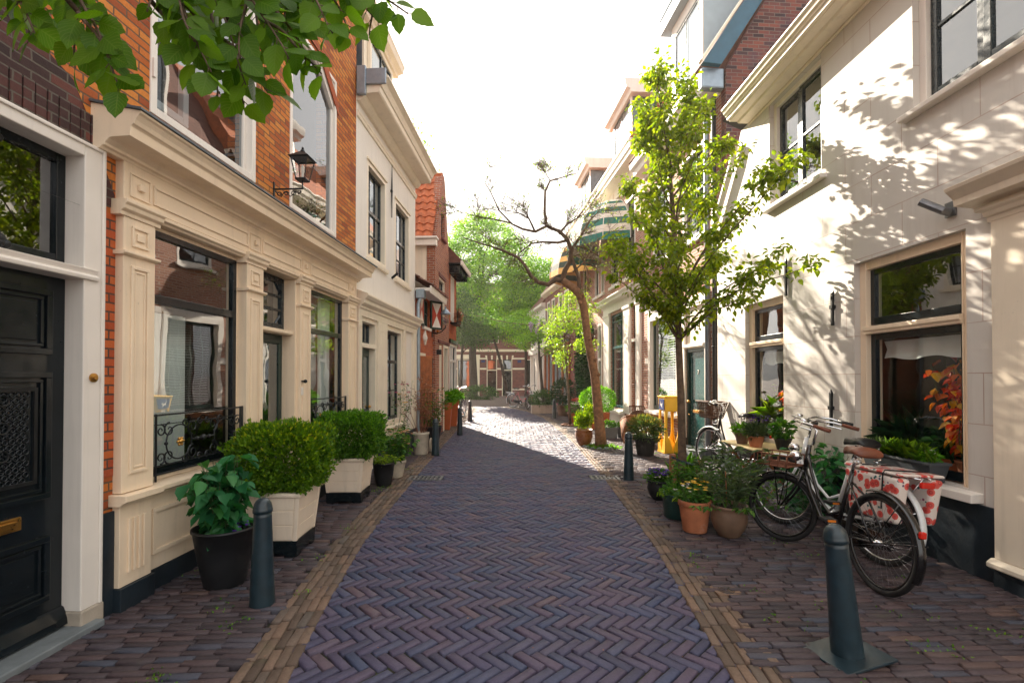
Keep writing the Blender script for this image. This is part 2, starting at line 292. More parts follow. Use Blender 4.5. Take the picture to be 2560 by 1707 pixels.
def lindenmat():
    m = M['leaf_linden_plain']; nt = m.node_tree; P_ = nt.nodes['Principled BSDF']; src = P_.inputs['Base Color'].links[0].from_socket
    uv = nt.nodes.new('ShaderNodeTexCoord'); sp = nt.nodes.new('ShaderNodeSeparateXYZ'); nt.links.new(uv.outputs['UV'], sp.inputs[0])
    def mt(op, x, y=0.0):
        n = nt.nodes.new('ShaderNodeMath'); n.operation = op
        for i, q in ((0, x), (1, y)):
            if hasattr(q, 'links'): nt.links.new(q, n.inputs[i])
            else: n.inputs[i].default_value = q
        return n.outputs[0]
    ab = mt('ABSOLUTE', sp.outputs[0]); ph = mt('FRACT', mt('MULTIPLY', mt('SUBTRACT', sp.outputs[1], mt('MULTIPLY', ab, 0.35)), 8.0))
    side = mt('LESS_THAN', mt('ABSOLUTE', mt('SUBTRACT', ph, 0.5)), 0.09); mid = mt('LESS_THAN', ab, 0.05); vein = mt('MAXIMUM', side, mid)
    mx = nt.nodes.new('ShaderNodeMix'); mx.data_type = 'RGBA'; nt.links.new(mt('MULTIPLY', vein, 0.45), mx.inputs[0]); nt.links.new(src, mx.inputs[6]); mx.inputs[7].default_value = (0.16, 0.24, 0.05, 1)
    for l in list(src.links): nt.links.new(mx.outputs[2], l.to_socket) if l.to_node != mx else None
    bp = nt.nodes.new('ShaderNodeBump'); bp.inputs['Strength'].default_value = 0.35; bp.inputs['Distance'].default_value = 0.002; nt.links.new(vein, bp.inputs['Height']); nt.links.new(bp.outputs[0], P_.inputs['Normal'])
    M['leaf_linden'] = m
lindenmat()

# ------------------------------------------------------------------ mesh building
def project_uv(me):
    if not len(me.polygons): return
    uv = me.uv_layers.new(name='UVMap'); d = np.zeros(len(me.loops)*2, dtype=np.float32)
    nv = len(me.vertices); co = np.zeros(nv*3, dtype=np.float32); me.vertices.foreach_get('co', co); co = co.reshape(-1, 3)
    li = np.zeros(len(me.loops), dtype=np.int32); me.loops.foreach_get('vertex_index', li)
    pn = np.zeros(len(me.polygons)*3, dtype=np.float32); me.polygons.foreach_get('normal', pn); pn = pn.reshape(-1, 3)
    lt = np.zeros(len(me.polygons), dtype=np.int32); me.polygons.foreach_get('loop_total', lt)
    ln = np.abs(np.repeat(pn, lt, axis=0)); P = co[li]
    ax = ln.argmax(1)
    u = np.where(ax == 0, P[:, 1], P[:, 0]); v = np.where(ax == 2, P[:, 1], P[:, 2])
    d[0::2] = u; d[1::2] = v; uv.data.foreach_set('uv', d)

class MB:
    def __init__(s, sgn=1, t0=0.0): s.v = []; s.f = []; s.sgn = sgn; s.t0 = t0; s.mi = []; s.cur = 0
    def P(s, t, o, z): return (t-s.t0, s.sgn*o, z)
    def add(s, vs, fs):
        b = len(s.v); s.v += [s.P(*p) for p in vs]; s.f += [tuple(i+b for i in f) for f in fs]; s.mi += [s.cur]*len(fs); return s
    def box(s, a, b, c, d, e, f):
        return s.add([(a, c, e), (b, c, e), (b, d, e), (a, d, e), (a, c, f), (b, c, f), (b, d, f), (a, d, f)],
              [(0, 3, 2, 1), (4, 5, 6, 7), (0, 1, 5, 4), (1, 2, 6, 5), (2, 3, 7, 6), (3, 0, 4, 7)])
    def frustum(s, x0, x1, y0, y1, z0, X0, X1, Y0, Y1, z1):
        return s.add([(x0, y0, z0), (x1, y0, z0), (x1, y1, z0), (x0, y1, z0), (X0, Y0, z1), (X1, Y0, z1), (X1, Y1, z1), (X0, Y1, z1)],
              [(0, 3, 2, 1), (4, 5, 6, 7), (0, 1, 5, 4), (1, 2, 6, 5), (2, 3, 7, 6), (3, 0, 4, 7)])
    def quad(s, *p): return s.add(p, [tuple(range(len(p)))])
    def prof(s, pr, t0, t1):          # profile of (o,z) swept along t
        n = len(pr); vs = [(t0, o, z) for o, z in pr]+[(t1, o, z) for o, z in pr]
        return s.add(vs, [(i, (i+1) % n, n+(i+1) % n, n+i) for i in range(n)]+[tuple(range(n)), tuple(range(n, 2*n))])
    def poly(s, pts, o0, o1):         # outline of (t,z) extruded from o0 to o1
        n = len(pts); vs = [(t, o0, z) for t, z in pts]+[(t, o1, z) for t, z in pts]
        return s.add(vs, [(i, (i+1) % n, n+(i+1) % n, n+i) for i in range(n)]+[tuple(range(n)), tuple(range(n, 2*n))])
    def tube(s, pts, r, n=8, closed=False):
        pts = [Vector(p) for p in pts]; m = len(pts)
        rs = r if isinstance(r, (list, tuple)) else [r]*m
        up = None; rings = []
        for i, p in enumerate(pts):
            if closed: d = pts[(i+1) % m]-pts[i-1]
            else: d = pts[min(i+1, m-1)]-pts[max(i-1, 0)]
            if d.length < 1e-9: d = Vector((0, 0, 1))
            d.normalize()
            if up is None:
                a = Vector((0, 0, 1)) if abs(d.z) < 0.9 else Vector((1, 0, 0)); up = (a-d*a.dot(d)).normalized()
            else:
                up = up-d*up.dot(d); up = up.normalized() if up.length > 1e-6 else d.orthogonal().normalized()
            w = d.cross(up)
            rings.append([tuple(p+(up*math.cos(k*2*math.pi/n)+w*math.sin(k*2*math.pi/n))*rs[i]) for k in range(n)])
        vs = [q for ring in rings for q in ring]; fs = []
        for i in range(m if closed else m-1):
            j = (i+1) % m
            fs += [(i*n+k, i*n+(k+1) % n, j*n+(k+1) % n, j*n+k) for k in range(n)]
        if not closed: fs += [tuple(range(n)), tuple((m-1)*n+k for k in range(n))]
        return s.add(vs, fs)
    def lathe(s, pr, c=(0, 0, 0), n=28, cap=True):   # pr: (r,z) from bottom to top
        vs = [(c[0]+r*math.cos(2*math.pi*k/n), c[1]+r*math.sin(2*math.pi*k/n), c[2]+z) for r, z in pr for k in range(n)]
        fs = [(i*n+k, i*n+(k+1) % n, (i+1)*n+(k+1) % n, (i+1)*n+k) for i in range(len(pr)-1) for k in range(n)]
        if cap: fs += [tuple(range(n)), tuple((len(pr)-1)*n+k for k in range(n))]
        return s.add(vs, fs)
    def torus(s, c, R0, r, axis='y', n=48, m=8, a0=0, a1=2*math.pi):
        full = abs(a1-a0-2*math.pi) < 1e-6; N = n if full else n+1; pts = []
        for i in range(N):
            a = a0+(a1-a0)*i/n
            q = {'y': (math.cos(a)*R0, 0, math.sin(a)*R0), 'z': (math.cos(a)*R0, math.sin(a)*R0, 0), 'x': (0, math.cos(a)*R0, math.sin(a)*R0)}[axis]
            pts.append((c[0]+q[0], c[1]+q[1], c[2]+q[2]))
        return s.tube(pts, r, m, closed=full)
    def ball(s, c, r, n=12, sc=(1, 1, 1)):
        pr = [(math.sin(math.pi*i/n), -math.cos(math.pi*i/n)) for i in range(n+1)]
        vs = [(c[0]+r*sc[0]*max(a, 1e-3)*math.cos(2*math.pi*k/(2*n)), c[1]+r*sc[1]*max(a, 1e-3)*math.sin(2*math.pi*k/(2*n)), c[2]+r*sc[2]*b) for a, b in pr for k in range(2*n)]
        fs = [(i*2*n+k, i*2*n+(k+1) % (2*n), (i+1)*2*n+(k+1) % (2*n), (i+1)*2*n+k) for i in range(n) for k in range(2*n)]
        return s.add(vs, fs)
    def wall(s, t0, t1, z0, top, holes, th=0.25, o=0.0):
        """wall with rectangular openings; top is a height or a list of (t,z)"""
        tp = [(t0, top), (t1, top)] if not isinstance(top, list) else top
        def H(t):
            for (a, za), (b, zb) in zip(tp, tp[1:]):
                if a-1e-9 <= t <= b+1e-9: return za+(zb-za)*(t-a)/max(b-a, 1e-9)
            return tp[-1][1]
        ts = sorted({t0, t1, *[round(p[0], 5) for p in tp], *[x for h in holes for x in h[:2] if t0 < x < t1]})
        for a, b in zip(ts, ts[1:]):
            mid = (a+b)/2; z = z0
            for h in sorted([h for h in holes if h[0] <= mid <= h[1]], key=lambda h: h[2])+[None]:
                if h is None: za, zb = H(a), H(b)
                else: za = zb = h[2]
                if max(za, zb) > z+1e-6:
                    s.quad((a, o, z), (b, o, z), (b, o, zb), (a, o, za)); s.quad((a, o-th, z), (b, o-th, z), (b, o-th, zb), (a, o-th, za))
                if h: z = h[3]
            s.quad((a, o, H(a)), (b, o, H(b)), (b, o-th, H(b)), (a, o-th, H(a)))
        for a, b, c, d in holes:
            s.quad((a, o, c), (a, o, d), (a, o-th, d), (a, o-th, c)); s.quad((b, o, c), (b, o, d), (b, o-th, d), (b, o-th, c))
            s.quad((a, o, d), (b, o, d), (b, o-th, d), (a, o-th, d)); s.quad((a, o, c), (b, o, c), (b, o-th, c), (a, o-th, c))
        s.quad((t0, o, z0), (t0, o, H(t0)), (t0, o-th, H(t0)), (t0, o-th, z0)); s.quad((t1, o, z0), (t1, o, H(t1)), (t1, o-th, H(t1)), (t1, o-th, z0))
        return s
    def build(s, name, mats, parent=None, smooth=False, bevel=0.0, recalc=True, segs=2):
        me = bpy.data.meshes.new(name); me.from_pydata(s.v, [], s.f)
        if not isinstance(mats, (list, tuple)): mats = [mats]
        for m_ in mats: me.materials.append(M[m_])
        if len(mats) > 1: me.polygons.foreach_set('material_index', s.mi)
        me.update()
        if recalc:
            bm = bmesh.new(); bm.from_mesh(me); bmesh.ops.recalc_face_normals(bm, faces=bm.faces); bm.to_mesh(me); bm.free()
        project_uv(me)
        if smooth: me.polygons.foreach_set('use_smooth', [True]*len(me.polygons))
        me.update()
        o = bpy.data.objects.new(name, me); COL.objects.link(o)
        if parent: o.parent = parent
        if smooth == 'auto':
            pass
        if bevel:
            b = o.modifiers.new('bevel', 'BEVEL'); b.width = bevel; b.segments = segs; b.limit_method = 'ANGLE'; b.angle_limit = R(40)
        return o

def tag(o, label=None, cat=None, group=None, kind=None):
    for k, v in (('label', label), ('category', cat), ('group', group), ('kind', kind)):
        if v: o[k] = v
    return o
def thing(name, label, cat, loc=(0, 0, 0), rz=0.0, group=None):
    o = bpy.data.objects.new(name, None); COL.objects.link(o); o.empty_display_size = 0.2
    o.location = loc; o.rotation_euler = (0, 0, rz); return tag(o, label, cat, group)
def copy_thing(src, loc, rz=None, label=None):
    def cp(o, par):
        c = o.copy(); COL.objects.link(c)
        if par is not None: c.parent = par
        for ch in o.children: cp(ch, c)
        return c
    r = cp(src, None); r.location = loc
    if rz is not None: r.rotation_euler = (src.rotation_euler.x, src.rotation_euler.y, rz)
    if label: r['label'] = label
    return r

class Facade:
    """ground line of a row of fronts: x = x0 + slope*y ; t runs along it, o out towards the street"""
    def __init__(s, x0, slope, sgn):
        s.p0 = Vector((x0, 0, 0)); s.u = Vector((slope, 1, 0)).normalized(); s.sgn = sgn
        s.rz = math.atan2(s.u.y, s.u.x)
        s.n = Vector((-s.u.y, s.u.x, 0))*sgn
    def thing(s, name, label, cat, t, o=0, z=0, group=None):
        th = thing(name, label, cat, s.p0+s.u*t+s.n*o+Vector((0, 0, z)), s.rz, group); return th
    def mb(s, t=0.0): return MB(s.sgn, t)
    def W(s, t, o, z=0): return s.p0+s.u*t+s.n*o+Vector((0, 0, z))
FL = Facade(-2.81641726, 0.0579044, -1)
FR = Facade(3.66242279, -0.01489, 1)
F2 = Facade(4.42, -0.08, 1)
F3 = Facade(2.74+0.15*21, -0.15, 1)

def window(mk, par, t0, t1, z0, z1, o=-0.06, fw=0.05, m='dark_sash', vb=(), hb=(), pane='glass', frame=None, curtain=None, th=0.045, name='window', bw=0.022):
    """sash with bars; frame=(material,width,o0,o1) is the fixed timber frame round it"""
    a, b, c, d = t0, t1, z0, z1
    fr = None
    if frame:
        fm, w, o0, o1 = frame; q = mk()
        q.box(a, a+w, o0, o1, c, d); q.box(b-w, b, o0, o1, c, d); q.box(a+w, b-w, o0, o1, d-w, d); q.box(a+w, b-w, o0, o1, c, c+w)
        a, b, c, d = a+w, b-w, c+w, d-w
    s = mk(); s.box(a, a+fw, o-th, o, c, d); s.box(b-fw, b, o-th, o, c, d); s.box(a+fw, b-fw, o-th, o, d-fw, d); s.box(a+fw, b-fw, o-th, o, c, c+fw*1.3)
    for f in vb: x = a+(b-a)*f; s.box(x-bw/2, x+bw/2, o-th*0.9, o-0.004, c+fw*1.3, d-fw)
    for h in hb:
        f, w = h if isinstance(h, tuple) else (h, bw)
        z = c+(d-c)*f; s.box(a+fw, b-fw, o-th*1.05, o+(0.006 if w > 0.04 else -0.006), z-w/2, z+w/2)
    wo = s.build(name, m, par, bevel=0.004)
    if frame: q.build('frame', fm, wo, bevel=0.005)
    p = mk(); om = o-th*0.5; p.quad((a+fw*0.5, om, c+fw), (b-fw*0.5, om, c+fw), (b-fw*0.5, om, d-fw*0.5), (a+fw*0.5, om, d-fw*0.5)); p.build('pane', pane, wo)
    if curtain:
        for (ca, cb, cz0, cz1) in curtain:
            k = mk(); N = max(6, int((cb-ca)/0.025)); vs = []
            for i in range(N+1):
                x = ca+(cb-ca)*i/N; y = o-0.16+0.018*math.sin(i*1.1)+0.008*math.sin(i*2.7)
                vs += [(x, y, cz0), (x, y, cz1)]
            k.add(vs, [(2*i, 2*i+2, 2*i+3, 2*i+1) for i in range(N)]); k.build('curtain', 'curtain', wo, smooth=True)
    return wo

def shell(mk, par, t0, t1, z1, depth=3.2, floors=(2.9,), name='interior'):
    s = mk(); w = 0.02
    s.quad((t0+w, -depth, 0), (t1-w, -depth, 0), (t1-w, -depth, z1), (t0+w, -depth, z1))
    s.quad((t0+w, -0.26, 0), (t0+w, -depth, 0), (t0+w, -depth, z1), (t0+w, -0.26, z1)); s.quad((t1-w, -0.26, 0), (t1-w, -depth, 0), (t1-w, -depth, z1), (t1-w, -0.26, z1))
    for z in (0.05, *floors, z1-0.02): s.box(t0+w+0.01, t1-w-0.01, -depth+0.01, -0.26, z, z+0.015)
    return s.build(name, 'interior', par, recalc=False)

def panel(mb, t0, t1, z0, z1, o, w=0.03, d=0.014, inset=True):
    """a raised moulding rectangle on a flat face"""
    for a, b, c, e in ((t0, t1, z1-w, z1), (t0, t1, z0, z0+w), (t0, t0+w, z0+w, z1-w), (t1-w, t1, z0+w, z1-w)): mb.box(a, b, o, o+d, c, e)
    return mb

rng = np.random.default_rng(7)
def rand_unit(n):
    v = rng.normal(size=(n, 3)); return v/np.linalg.norm(v, axis=1)[:, None]
def leaves(name, Pt, D, size, matname, parent=None, width=0.55, fold=0.12, up=0.5, oval=True, droop=0.15):
    """one mesh of many small folded leaves: points, directions, lengths"""
    n = len(Pt); Pt = np.asarray(Pt, float); D = np.asarray(D, float); D = D/np.maximum(np.linalg.norm(D, axis=1), 1e-6)[:, None]
    size = np.broadcast_to(size, (n,))*rng.uniform(0.7, 1.25, n)
    N = rand_unit(n); N[:, 2] += up*2; N = N-D*(N*D).sum(1)[:, None]; N /= np.maximum(np.linalg.norm(N, axis=1), 1e-6)[:, None]
    S = np.cross(D, N); L = size[:, None]; w = width*0.5
    if oval:
        pts = [Pt, Pt+D*L*0.3+S*L*w*0.95+N*L*fold, Pt+D*L*0.66+S*L*w*0.8+N*L*(fold-droop*0.3), Pt+D*L-N*L*droop, Pt+D*L*0.66-S*L*w*0.8+N*L*(fold-droop*0.3), Pt+D*L*0.3-S*L*w*0.95+N*L*fold]
        k = 6; fa = [(0, 1, 2, 3), (0, 3, 4, 5)]
    else:
        pts = [Pt, Pt+D*L*0.45+S*L*w+N*L*fold, Pt+D*L-N*L*droop, Pt+D*L*0.45-S*L*w+N*L*fold]; k = 4; fa = [(0, 1, 2), (0, 2, 3)]
    V = np.stack(pts, 1).reshape(-1, 3); base = np.arange(n)*k
    F = np.concatenate([base[:, None]+np.array(f)[None] for f in fa], 0)
    me = bpy.data.meshes.new(name); m = len(fa[0])
    me.vertices.add(len(V)); me.vertices.foreach_set('co', V.astype(np.float32).ravel())
    me.loops.add(F.size); me.loops.foreach_set('vertex_index', F.astype(np.int32).ravel())
    me.polygons.add(len(F)); me.polygons.foreach_set('loop_start', np.arange(len(F), dtype=np.int32)*m); me.polygons.foreach_set('loop_total', np.full(len(F), m, dtype=np.int32))
    me.materials.append(M[matname]); me.update(calc_edges=True); me.validate()
    o = bpy.data.objects.new(name, me); COL.objects.link(o)
    if parent: o.parent = parent
    return o
def blob(n, c, r, shell=0.55):
    d = rand_unit(n); q = rng.uniform(shell, 1, n)**0.8
    return np.array(c)+d*np.array(r)*q[:, None], d
# ------------------------------------------------------------------ ground
def ground():
    g = MB(); g.quad((-300, -300, -0.05), (300, -300, -0.05), (300, 300, -0.05), (-300, 300, -0.05))
    tag(g.build('ground', 'far_paving'), kind='structure')
    g = MB(); N = 40
    g.quad((-9, -3, -0.026), (9, -3, -0.026), (9, 27, -0.026), (-9, 27, -0.026)); tag(g.build('paving_bed', 'ground_joint'), kind='structure')
    g = MB(); g.quad((-14, 25.6, -0.004), (9, 25.6, -0.004), (9, 44, -0.004), (-14, 44, -0.004)); tag(g.build('square', 'far_paving'), kind='structure')
ground()
KY = [-2.0, 0.0, 1.5, 2.47, 3.3, 4.5, 7.5, 11.93, 18.2, 21.7, 23.5, 26.0]
KL1 = [-0.70, -0.87, -1.02, -1.14, -1.26, -1.39, -1.49, -1.57, -1.64, -1.62, -1.66, -1.95]   # left gutter, road side
KL2 = [-1.02, -1.18, -1.32, -1.43, -1.55, -1.68, -1.80, -1.89, -2.03, -2.05, -2.12, -2.45]
KR1 = [0.75, 0.92, 1.05, 1.13, 1.20, 1.31, 1.41, 1.44, 1.20, 0.66, 0.15, -0.85]
KR2 = [1.05, 1.22, 1.35, 1.44, 1.51, 1.60, 1.71, 1.76, 1.53, 1.05, 0.55, -0.40]
def kerb(tab, y): return np.interp(y, KY, tab)
def bricks(name, C, A, L, W, matname, th=0.05, label=None, jit=1.0, top=0.0, bev=0.006):
    """laid paving bricks: centres, angle of the long side, length and width"""
    n = len(C); A = A+rng.normal(0, R(1.0)*jit, n); L = L*rng.normal(1, 0.02, n)/2; W = W*rng.normal(1, 0.03, n)/2
    ca, sa = np.cos(A), np.sin(A); z0 = top+rng.normal(0, 0.0022*jit, n)+0.004*np.sin(1.9*C[:, 0]+0.7*C[:, 1])*np.sin(1.3*C[:, 1]-0.8*C[:, 0])+0.003*np.sin(4.1*C[:, 0]-2.2*C[:, 1]+1)-np.where(rng.random(n) < 0.012, 0.004, 0); tx, ty = rng.normal(0, R(0.9)*jit, n), rng.normal(0, R(0.6)*jit, n)
    V = []
    for (fx, fy, dz, ins) in [(sx, sy, d, i) for d, i in ((-th, 0), (-bev, 0), (0, bev)) for sx, sy in ((-1, -1), (1, -1), (1, 1), (-1, 1))]:
        lx = fx*(L-ins); ly = fy*(W-ins); z = z0+dz+lx*ty+ly*tx
        V.append(np.stack([C[:, 0]+lx*ca-ly*sa, C[:, 1]+lx*sa+ly*ca, z], 1))
    V = np.stack(V, 1).reshape(-1, 3); b = np.arange(n)*12
    fs = [(8, 9, 10, 11)]+[(4+i, 4+(i+1) % 4, 8+(i+1) % 4, 8+i) for i in range(4)]+[(i, (i+1) % 4, 4+(i+1) % 4, 4+i) for i in range(4)]
    F = np.concatenate([b[:, None]+np.array(f)[None] for f in fs], 0)
    me = bpy.data.meshes.new(name); me.vertices.add(len(V)); me.vertices.foreach_set('co', V.astype(np.float32).ravel())
    me.loops.add(F.size); me.loops.foreach_set('vertex_index', F.astype(np.int32).ravel())
    me.polygons.add(len(F)); me.polygons.foreach_set('loop_start', np.arange(len(F), dtype=np.int32)*4); me.polygons.foreach_set('loop_total', np.full(len(F), 4, dtype=np.int32))
    me.materials.append(M[matname]); me.update(calc_edges=True); me.validate()
    o = bpy.data.objects.new(name, me); COL.objects.link(o); return tag(o, kind='structure')
GRATES = [(-1.33, 7.46), (1.47, 7.49)]
def clear(C, extra=0.0):
    k = np.ones(len(C), bool)
    for gx, gy in GRATES: k &= ~((np.abs(C[:, 0]-gx) < 0.27+extra) & (np.abs(C[:, 1]-gy) < 0.16+extra))
    return k
def road():
    W = 0.0672; k = 3; C = []; A = []
    rot = R(-45); cr, sr = math.cos(rot), math.sin(rot)
    N = 300
    for j in range(-N, N):
        for i in range(-N, N):
            m = (i-j) % (2*k)
            if m == 0: c = (i+k/2, j+0.5); a = 0
            elif m == 2*k-1: c = (i+0.5, j+k/2); a = 90
            else: continue
            x, y = c[0]*W, c[1]*W; X = x*cr-y*sr; Y = x*sr+y*cr+9
            if -0.2 < Y < 25.8 and abs(X) < 2.2: C.append((X, Y)); A.append(rot+R(a))
    C = np.array(C); A = np.array(A)
    m = (C[:, 0] > kerb(KL1, C[:, 1])-0.06) & (C[:, 0] < kerb(KR1, C[:, 1])+0.06) & clear(C)
    bricks('road', C[m], A[m], 0.189, 0.0565, 'pave_road', top=-0.006, jit=1.15)
road()
def gutter(t1, t2):
    C = []; A = []; rows = 5
    for r in range(rows):
        f = (r+0.5)/rows; y = -0.5+rng.uniform(0, 0.1)
        while y < 25.5:
            x = kerb(t1, y)*(1-f)+kerb(t2, y)*f; x2 = kerb(t1, y+0.2)*(1-f)+kerb(t2, y+0.2)*f
            C.append(((x+x2)/2, y+0.1)); A.append(math.atan2(0.2, x2-x)); y += 0.205
    C = np.array(C); k = clear(C)
    bricks('gutter', C[k], np.array(A)[k], 0.190, 0.055, 'pave_gutter', jit=1.3, top=0.004)
gutter(KL1, KL2); gutter(KR1, KR2)
def walk(side):
    C = []; A = []; y = -0.3; row = 0
    while y < 25.5:
        a, b = (kerb(KR2, y)+0.02, 4.3-0.02*y) if side > 0 else (-2.86+0.05*y, kerb(KL2, y)-0.02)
        if side < 0 and y > 16.5: a = -2.4-0.3*(y-16.5)
        slope = 0.03*math.sin(y*0.9)+(0.0 if side > 0 else 0.05)
        x = a-rng.uniform(0, 0.2)
        while x < b:
            L = 0.2
            if x+L > a and x+L < b+0.02: C.append((x+L/2, y+slope*(x-(b if side < 0 else a)))); A.append(slope)
            elif x+L >= b+0.02 and b-x > 0.06: C.append((x+(b-x)/2, y+slope*(x-(b if side < 0 else a)))); A.append(slope+1e-9)
            x += L
        y += 0.0555; row += 1
    C = np.array(C); A = np.array(A)
    m = clear(C) & ~((np.hypot(C[:, 0]-1.94, C[:, 1]-10.75) < 0.3) | (np.hypot(C[:, 0]-2.37, C[:, 1]-6.7) < 0.22))
    bricks('pavement', C[m], A[m], 0.190, 0.0455, 'pave_walk', jit=1.2, top=0.012 if side > 0 else 0.008, bev=0.004)
walk(1); walk(-1)
# iron gully grates in the gutters
def grate(loc, label):
    t = thing('drain_grate', label, 'drain', (*loc, 0), 0, 'drain grates in the gutters')
    f = MB(); f.box(-0.26, 0.26, -0.15, -0.12, -0.04, 0.004); f.box(-0.26, 0.26, 0.12, 0.15, -0.04, 0.004); f.box(-0.26, -0.22, -0.12, 0.12, -0.04, 0.004); f.box(0.22, 0.26, -0.12, 0.12, -0.04, 0.004)
    f.build('frame', 'steel', t, bevel=0.003)
    b = MB()
    for i in range(6): x = -0.22+0.44*(i+1)/7; b.box(x-0.016, x+0.016, -0.12, 0.12, -0.04, 0.001)
    b.box(-0.22, 0.22, -0.016, 0.016, -0.04, -0.001); b.build('bars', 'steel', t)
grate(GRATES[0], 'steel drain grate in the gutter on the planters\' side of the road')
grate(GRATES[1], 'steel drain grate in the gutter near the bollard before the yellow pedestal')
t = thing('gully_cover', 'small square iron cover set in the gutter bricks by the bicycles', 'cover', (1.55, 3.52, 0), R(5))
m_ = MB(); m_.box(-0.09, 0.09, -0.075, 0.075, -0.03, 0.010); m_.build('lid', 'clay_brown', t, bevel=0.004)
m_ = MB()
for a in range(4): m_.torus((0, 0, 0.010), 0.015+0.014*a, 0.003, 'z', 16, 4)
m_.build('rings', 'iron', t)

# ------------------------------------------------------------------ left row
# --- brick house with the cream shopfront and the black front door
A = FL.thing('brick_house', 'orange brick house with cream timber shopfront and black panelled front door', 'house', 0)
mk = lambda: FL.mb(0)
AH = 8.4
w = mk(); w.wall(-0.5, 7.38, 0, AH, [(2.02, 3.04, 0, 2.96), (3.27, 7.22, 0.1, 2.95), (3.47, 4.76, 3.46, 5.62), (5.42, 6.65, 3.46, 5.62), (0.3, 1.4, 0.9, 2.6)], 0.28)
w.build('wall', 'brick_orange', A)
w = mk(); w.wall(1.35, 3.19, 0.66+2.0, [(1.35, 3.75), (2.3, 3.62), (2.9, 3.34), (3.19, 2.75)], [(1.95, 3.10, 2.60, 2.992)], 0.004, o=0.004); w.build('sooty_brickwork', 'brick_sooty', A)
# soldier course over the door
s = mk()
for i in range(20):
    a = 1.88+i*0.0665; s.box(a, a+0.059, 0.0045, 0.012+0.002*((i*7) % 3), 2.996, 3.19)
s.build('soldier_course', 'brick_sooty', A, bevel=0.004)
p = mk(); p.box(3.095, 3.20, 0, 0.018, 0, 0.67); p.box(0, 1.93, 0, 0.018, 0, 0.67); p.build('plinth', 'plinth_paint', A, bevel=0.004)
p = mk(); p.quad((3.09, 0.0035, 0.9), (3.205, 0.0035, 0.9), (3.205, 0.0035, 2.62), (3.09, 0.0035, 2.62)); p.build('bare_brick_strip', 'brick_bright', A)
# ragged repaired joint and bare bright bricks beside the pilaster
pt = mk(); random.seed(5)
pts = [(3.088, 0.67)]+[(3.088+0.012*random.random()+0.018, 0.67+0.09*i) for i in range(26)]+[(3.088, 2.95)]
pt.poly(pts, 0.0045, 0.010); pt.build('mortar_strip', 'stone', A)
shell(mk, A, -0.5, 7.38, AH, 4.0, (3.25, 6.0))
rf = mk(); rf.prof([(0.06, AH), (0.06, AH+0.1), (-3.0, AH+2.6), (-6.0, AH+0.1), (-6.0, AH)], -0.5, 7.38); rf.build('roof', 'tile_dark', A)
# front door
d = mk(); q = mk()
for pr in (((2.95, 3.09),), ((1.97, 2.11),)):
    a, b = pr[0]; q.box(a, b, -0.16, 0.035, 0.13, 2.99); 
q.box(2.11, 2.95, -0.16, 0.035, 2.90, 2.99); q.prof([(-0.14, 2.145), (0.05, 2.145), (0.055, 2.17), (0.035, 2.18), (0.05, 2.215), (-0.14, 2.215)], 2.02, 3.04)
for a, b in ((3.062, 3.085), (1.975, 1.998)): q.box(a, b, 0.035, 0.048, 0.13, 2.99)
q.box(1.998, 3.062, 0.035, 0.048, 2.965, 2.988)
fr = q.build('door_frame', 'white_paint', A, bevel=0.006)
q = mk(); q.box(2.945, 3.1, -0.15, 0.045, 0, 0.13); q.box(1.96, 2.115, -0.15, 0.045, 0, 0.13); q.build('stone_base', 'stone', fr, bevel=0.01)
d.box(2.11, 2.95, -0.13, -0.085, 0.06, 2.145)
d.prof([(-0.085, 0.06), (-0.04, 0.06), (-0.045, 0.10), (-0.07, 0.16), (-0.085, 0.17)], 2.11, 2.95)
for z0, z1 in ((0.24, 0.62), (0.84, 1.58), (1.68, 2.06)):
    panel(d, 2.20, 2.86, z0, z1, -0.085, 0.035, 0.022); panel(d, 2.245, 2.815, z0+0.045, z1-0.045, -0.085, 0.018, 0.014); d.box(2.28, 2.78, -0.085, -0.078, z0+0.08, z1-0.08)
do = d.build('door', 'black_paint', A, bevel=0.006)
q = mk(); q.box(2.38, 2.70, -0.085, -0.066, 0.70, 0.775); q.box(2.41, 2.67, -0.066, -0.055, 0.716, 0.759); q.build('letter_slot', 'brass', do, bevel=0.005)
q = mk()        # pierced cast-iron panel
for i in range(12):
    for j in range(16):
        x = 2.31+i*0.036+(0.018 if j % 2 else 0); z = 0.97+j*0.032
        q.torus((x, -0.074, z), 0.014, 0.0035, 'y', 8, 4)
panel(q, 2.27, 2.78, 0.94, 1.49, -0.08, 0.02, 0.014)
for j in range(3): q.torus((2.52, -0.07, 1.06+0.15*j), 0.06, 0.007, 'y', 18, 5); q.torus((2.60, -0.07, 1.12+0.15*j), 0.03, 0.006, 'y', 14, 5); q.torus((2.42, -0.07, 1.02+0.17*j), 0.035, 0.006, 'y', 14, 5)
q.build('iron_panel', 'iron', do)
fl = window(mk, A, 2.11, 2.95, 2.215, 2.90, o=-0.09, fw=0.055, m='black_paint', name='fanlight')
q = mk()
q.tube([(2.52, -0.06, 2.24), (2.52, -0.06, 2.86)], 0.022, 10)
for z, r_ in ((2.25, 0.055), (2.285, 0.075), (2.32, 0.05), (2.36, 0.032), (2.58, 0.03), (2.62, 0.036), (2.78, 0.036), (2.82, 0.055), (2.85, 0.042)): q.ball((2.52, -0.06, z), r_, 6, (1, 0.6, 0.55))
for a in range(5): q.ball((2.46+0.03*a, -0.045, 2.262), 0.026, 5)
q.build('cast_iron_column', 'iron', fl, smooth=True)
q = mk(); q.lathe([(0.035, 0), (0.035, 0.008), (0.016, 0.012), (0.014, 0.02)], (0, 0, 0), 18)
for i, v in enumerate(q.v): q.v[i] = (3.015+v[0]*0.8, -(0.037+v[2]), 1.545+v[1]*0.8)
q.build('doorbell', 'brass', A)
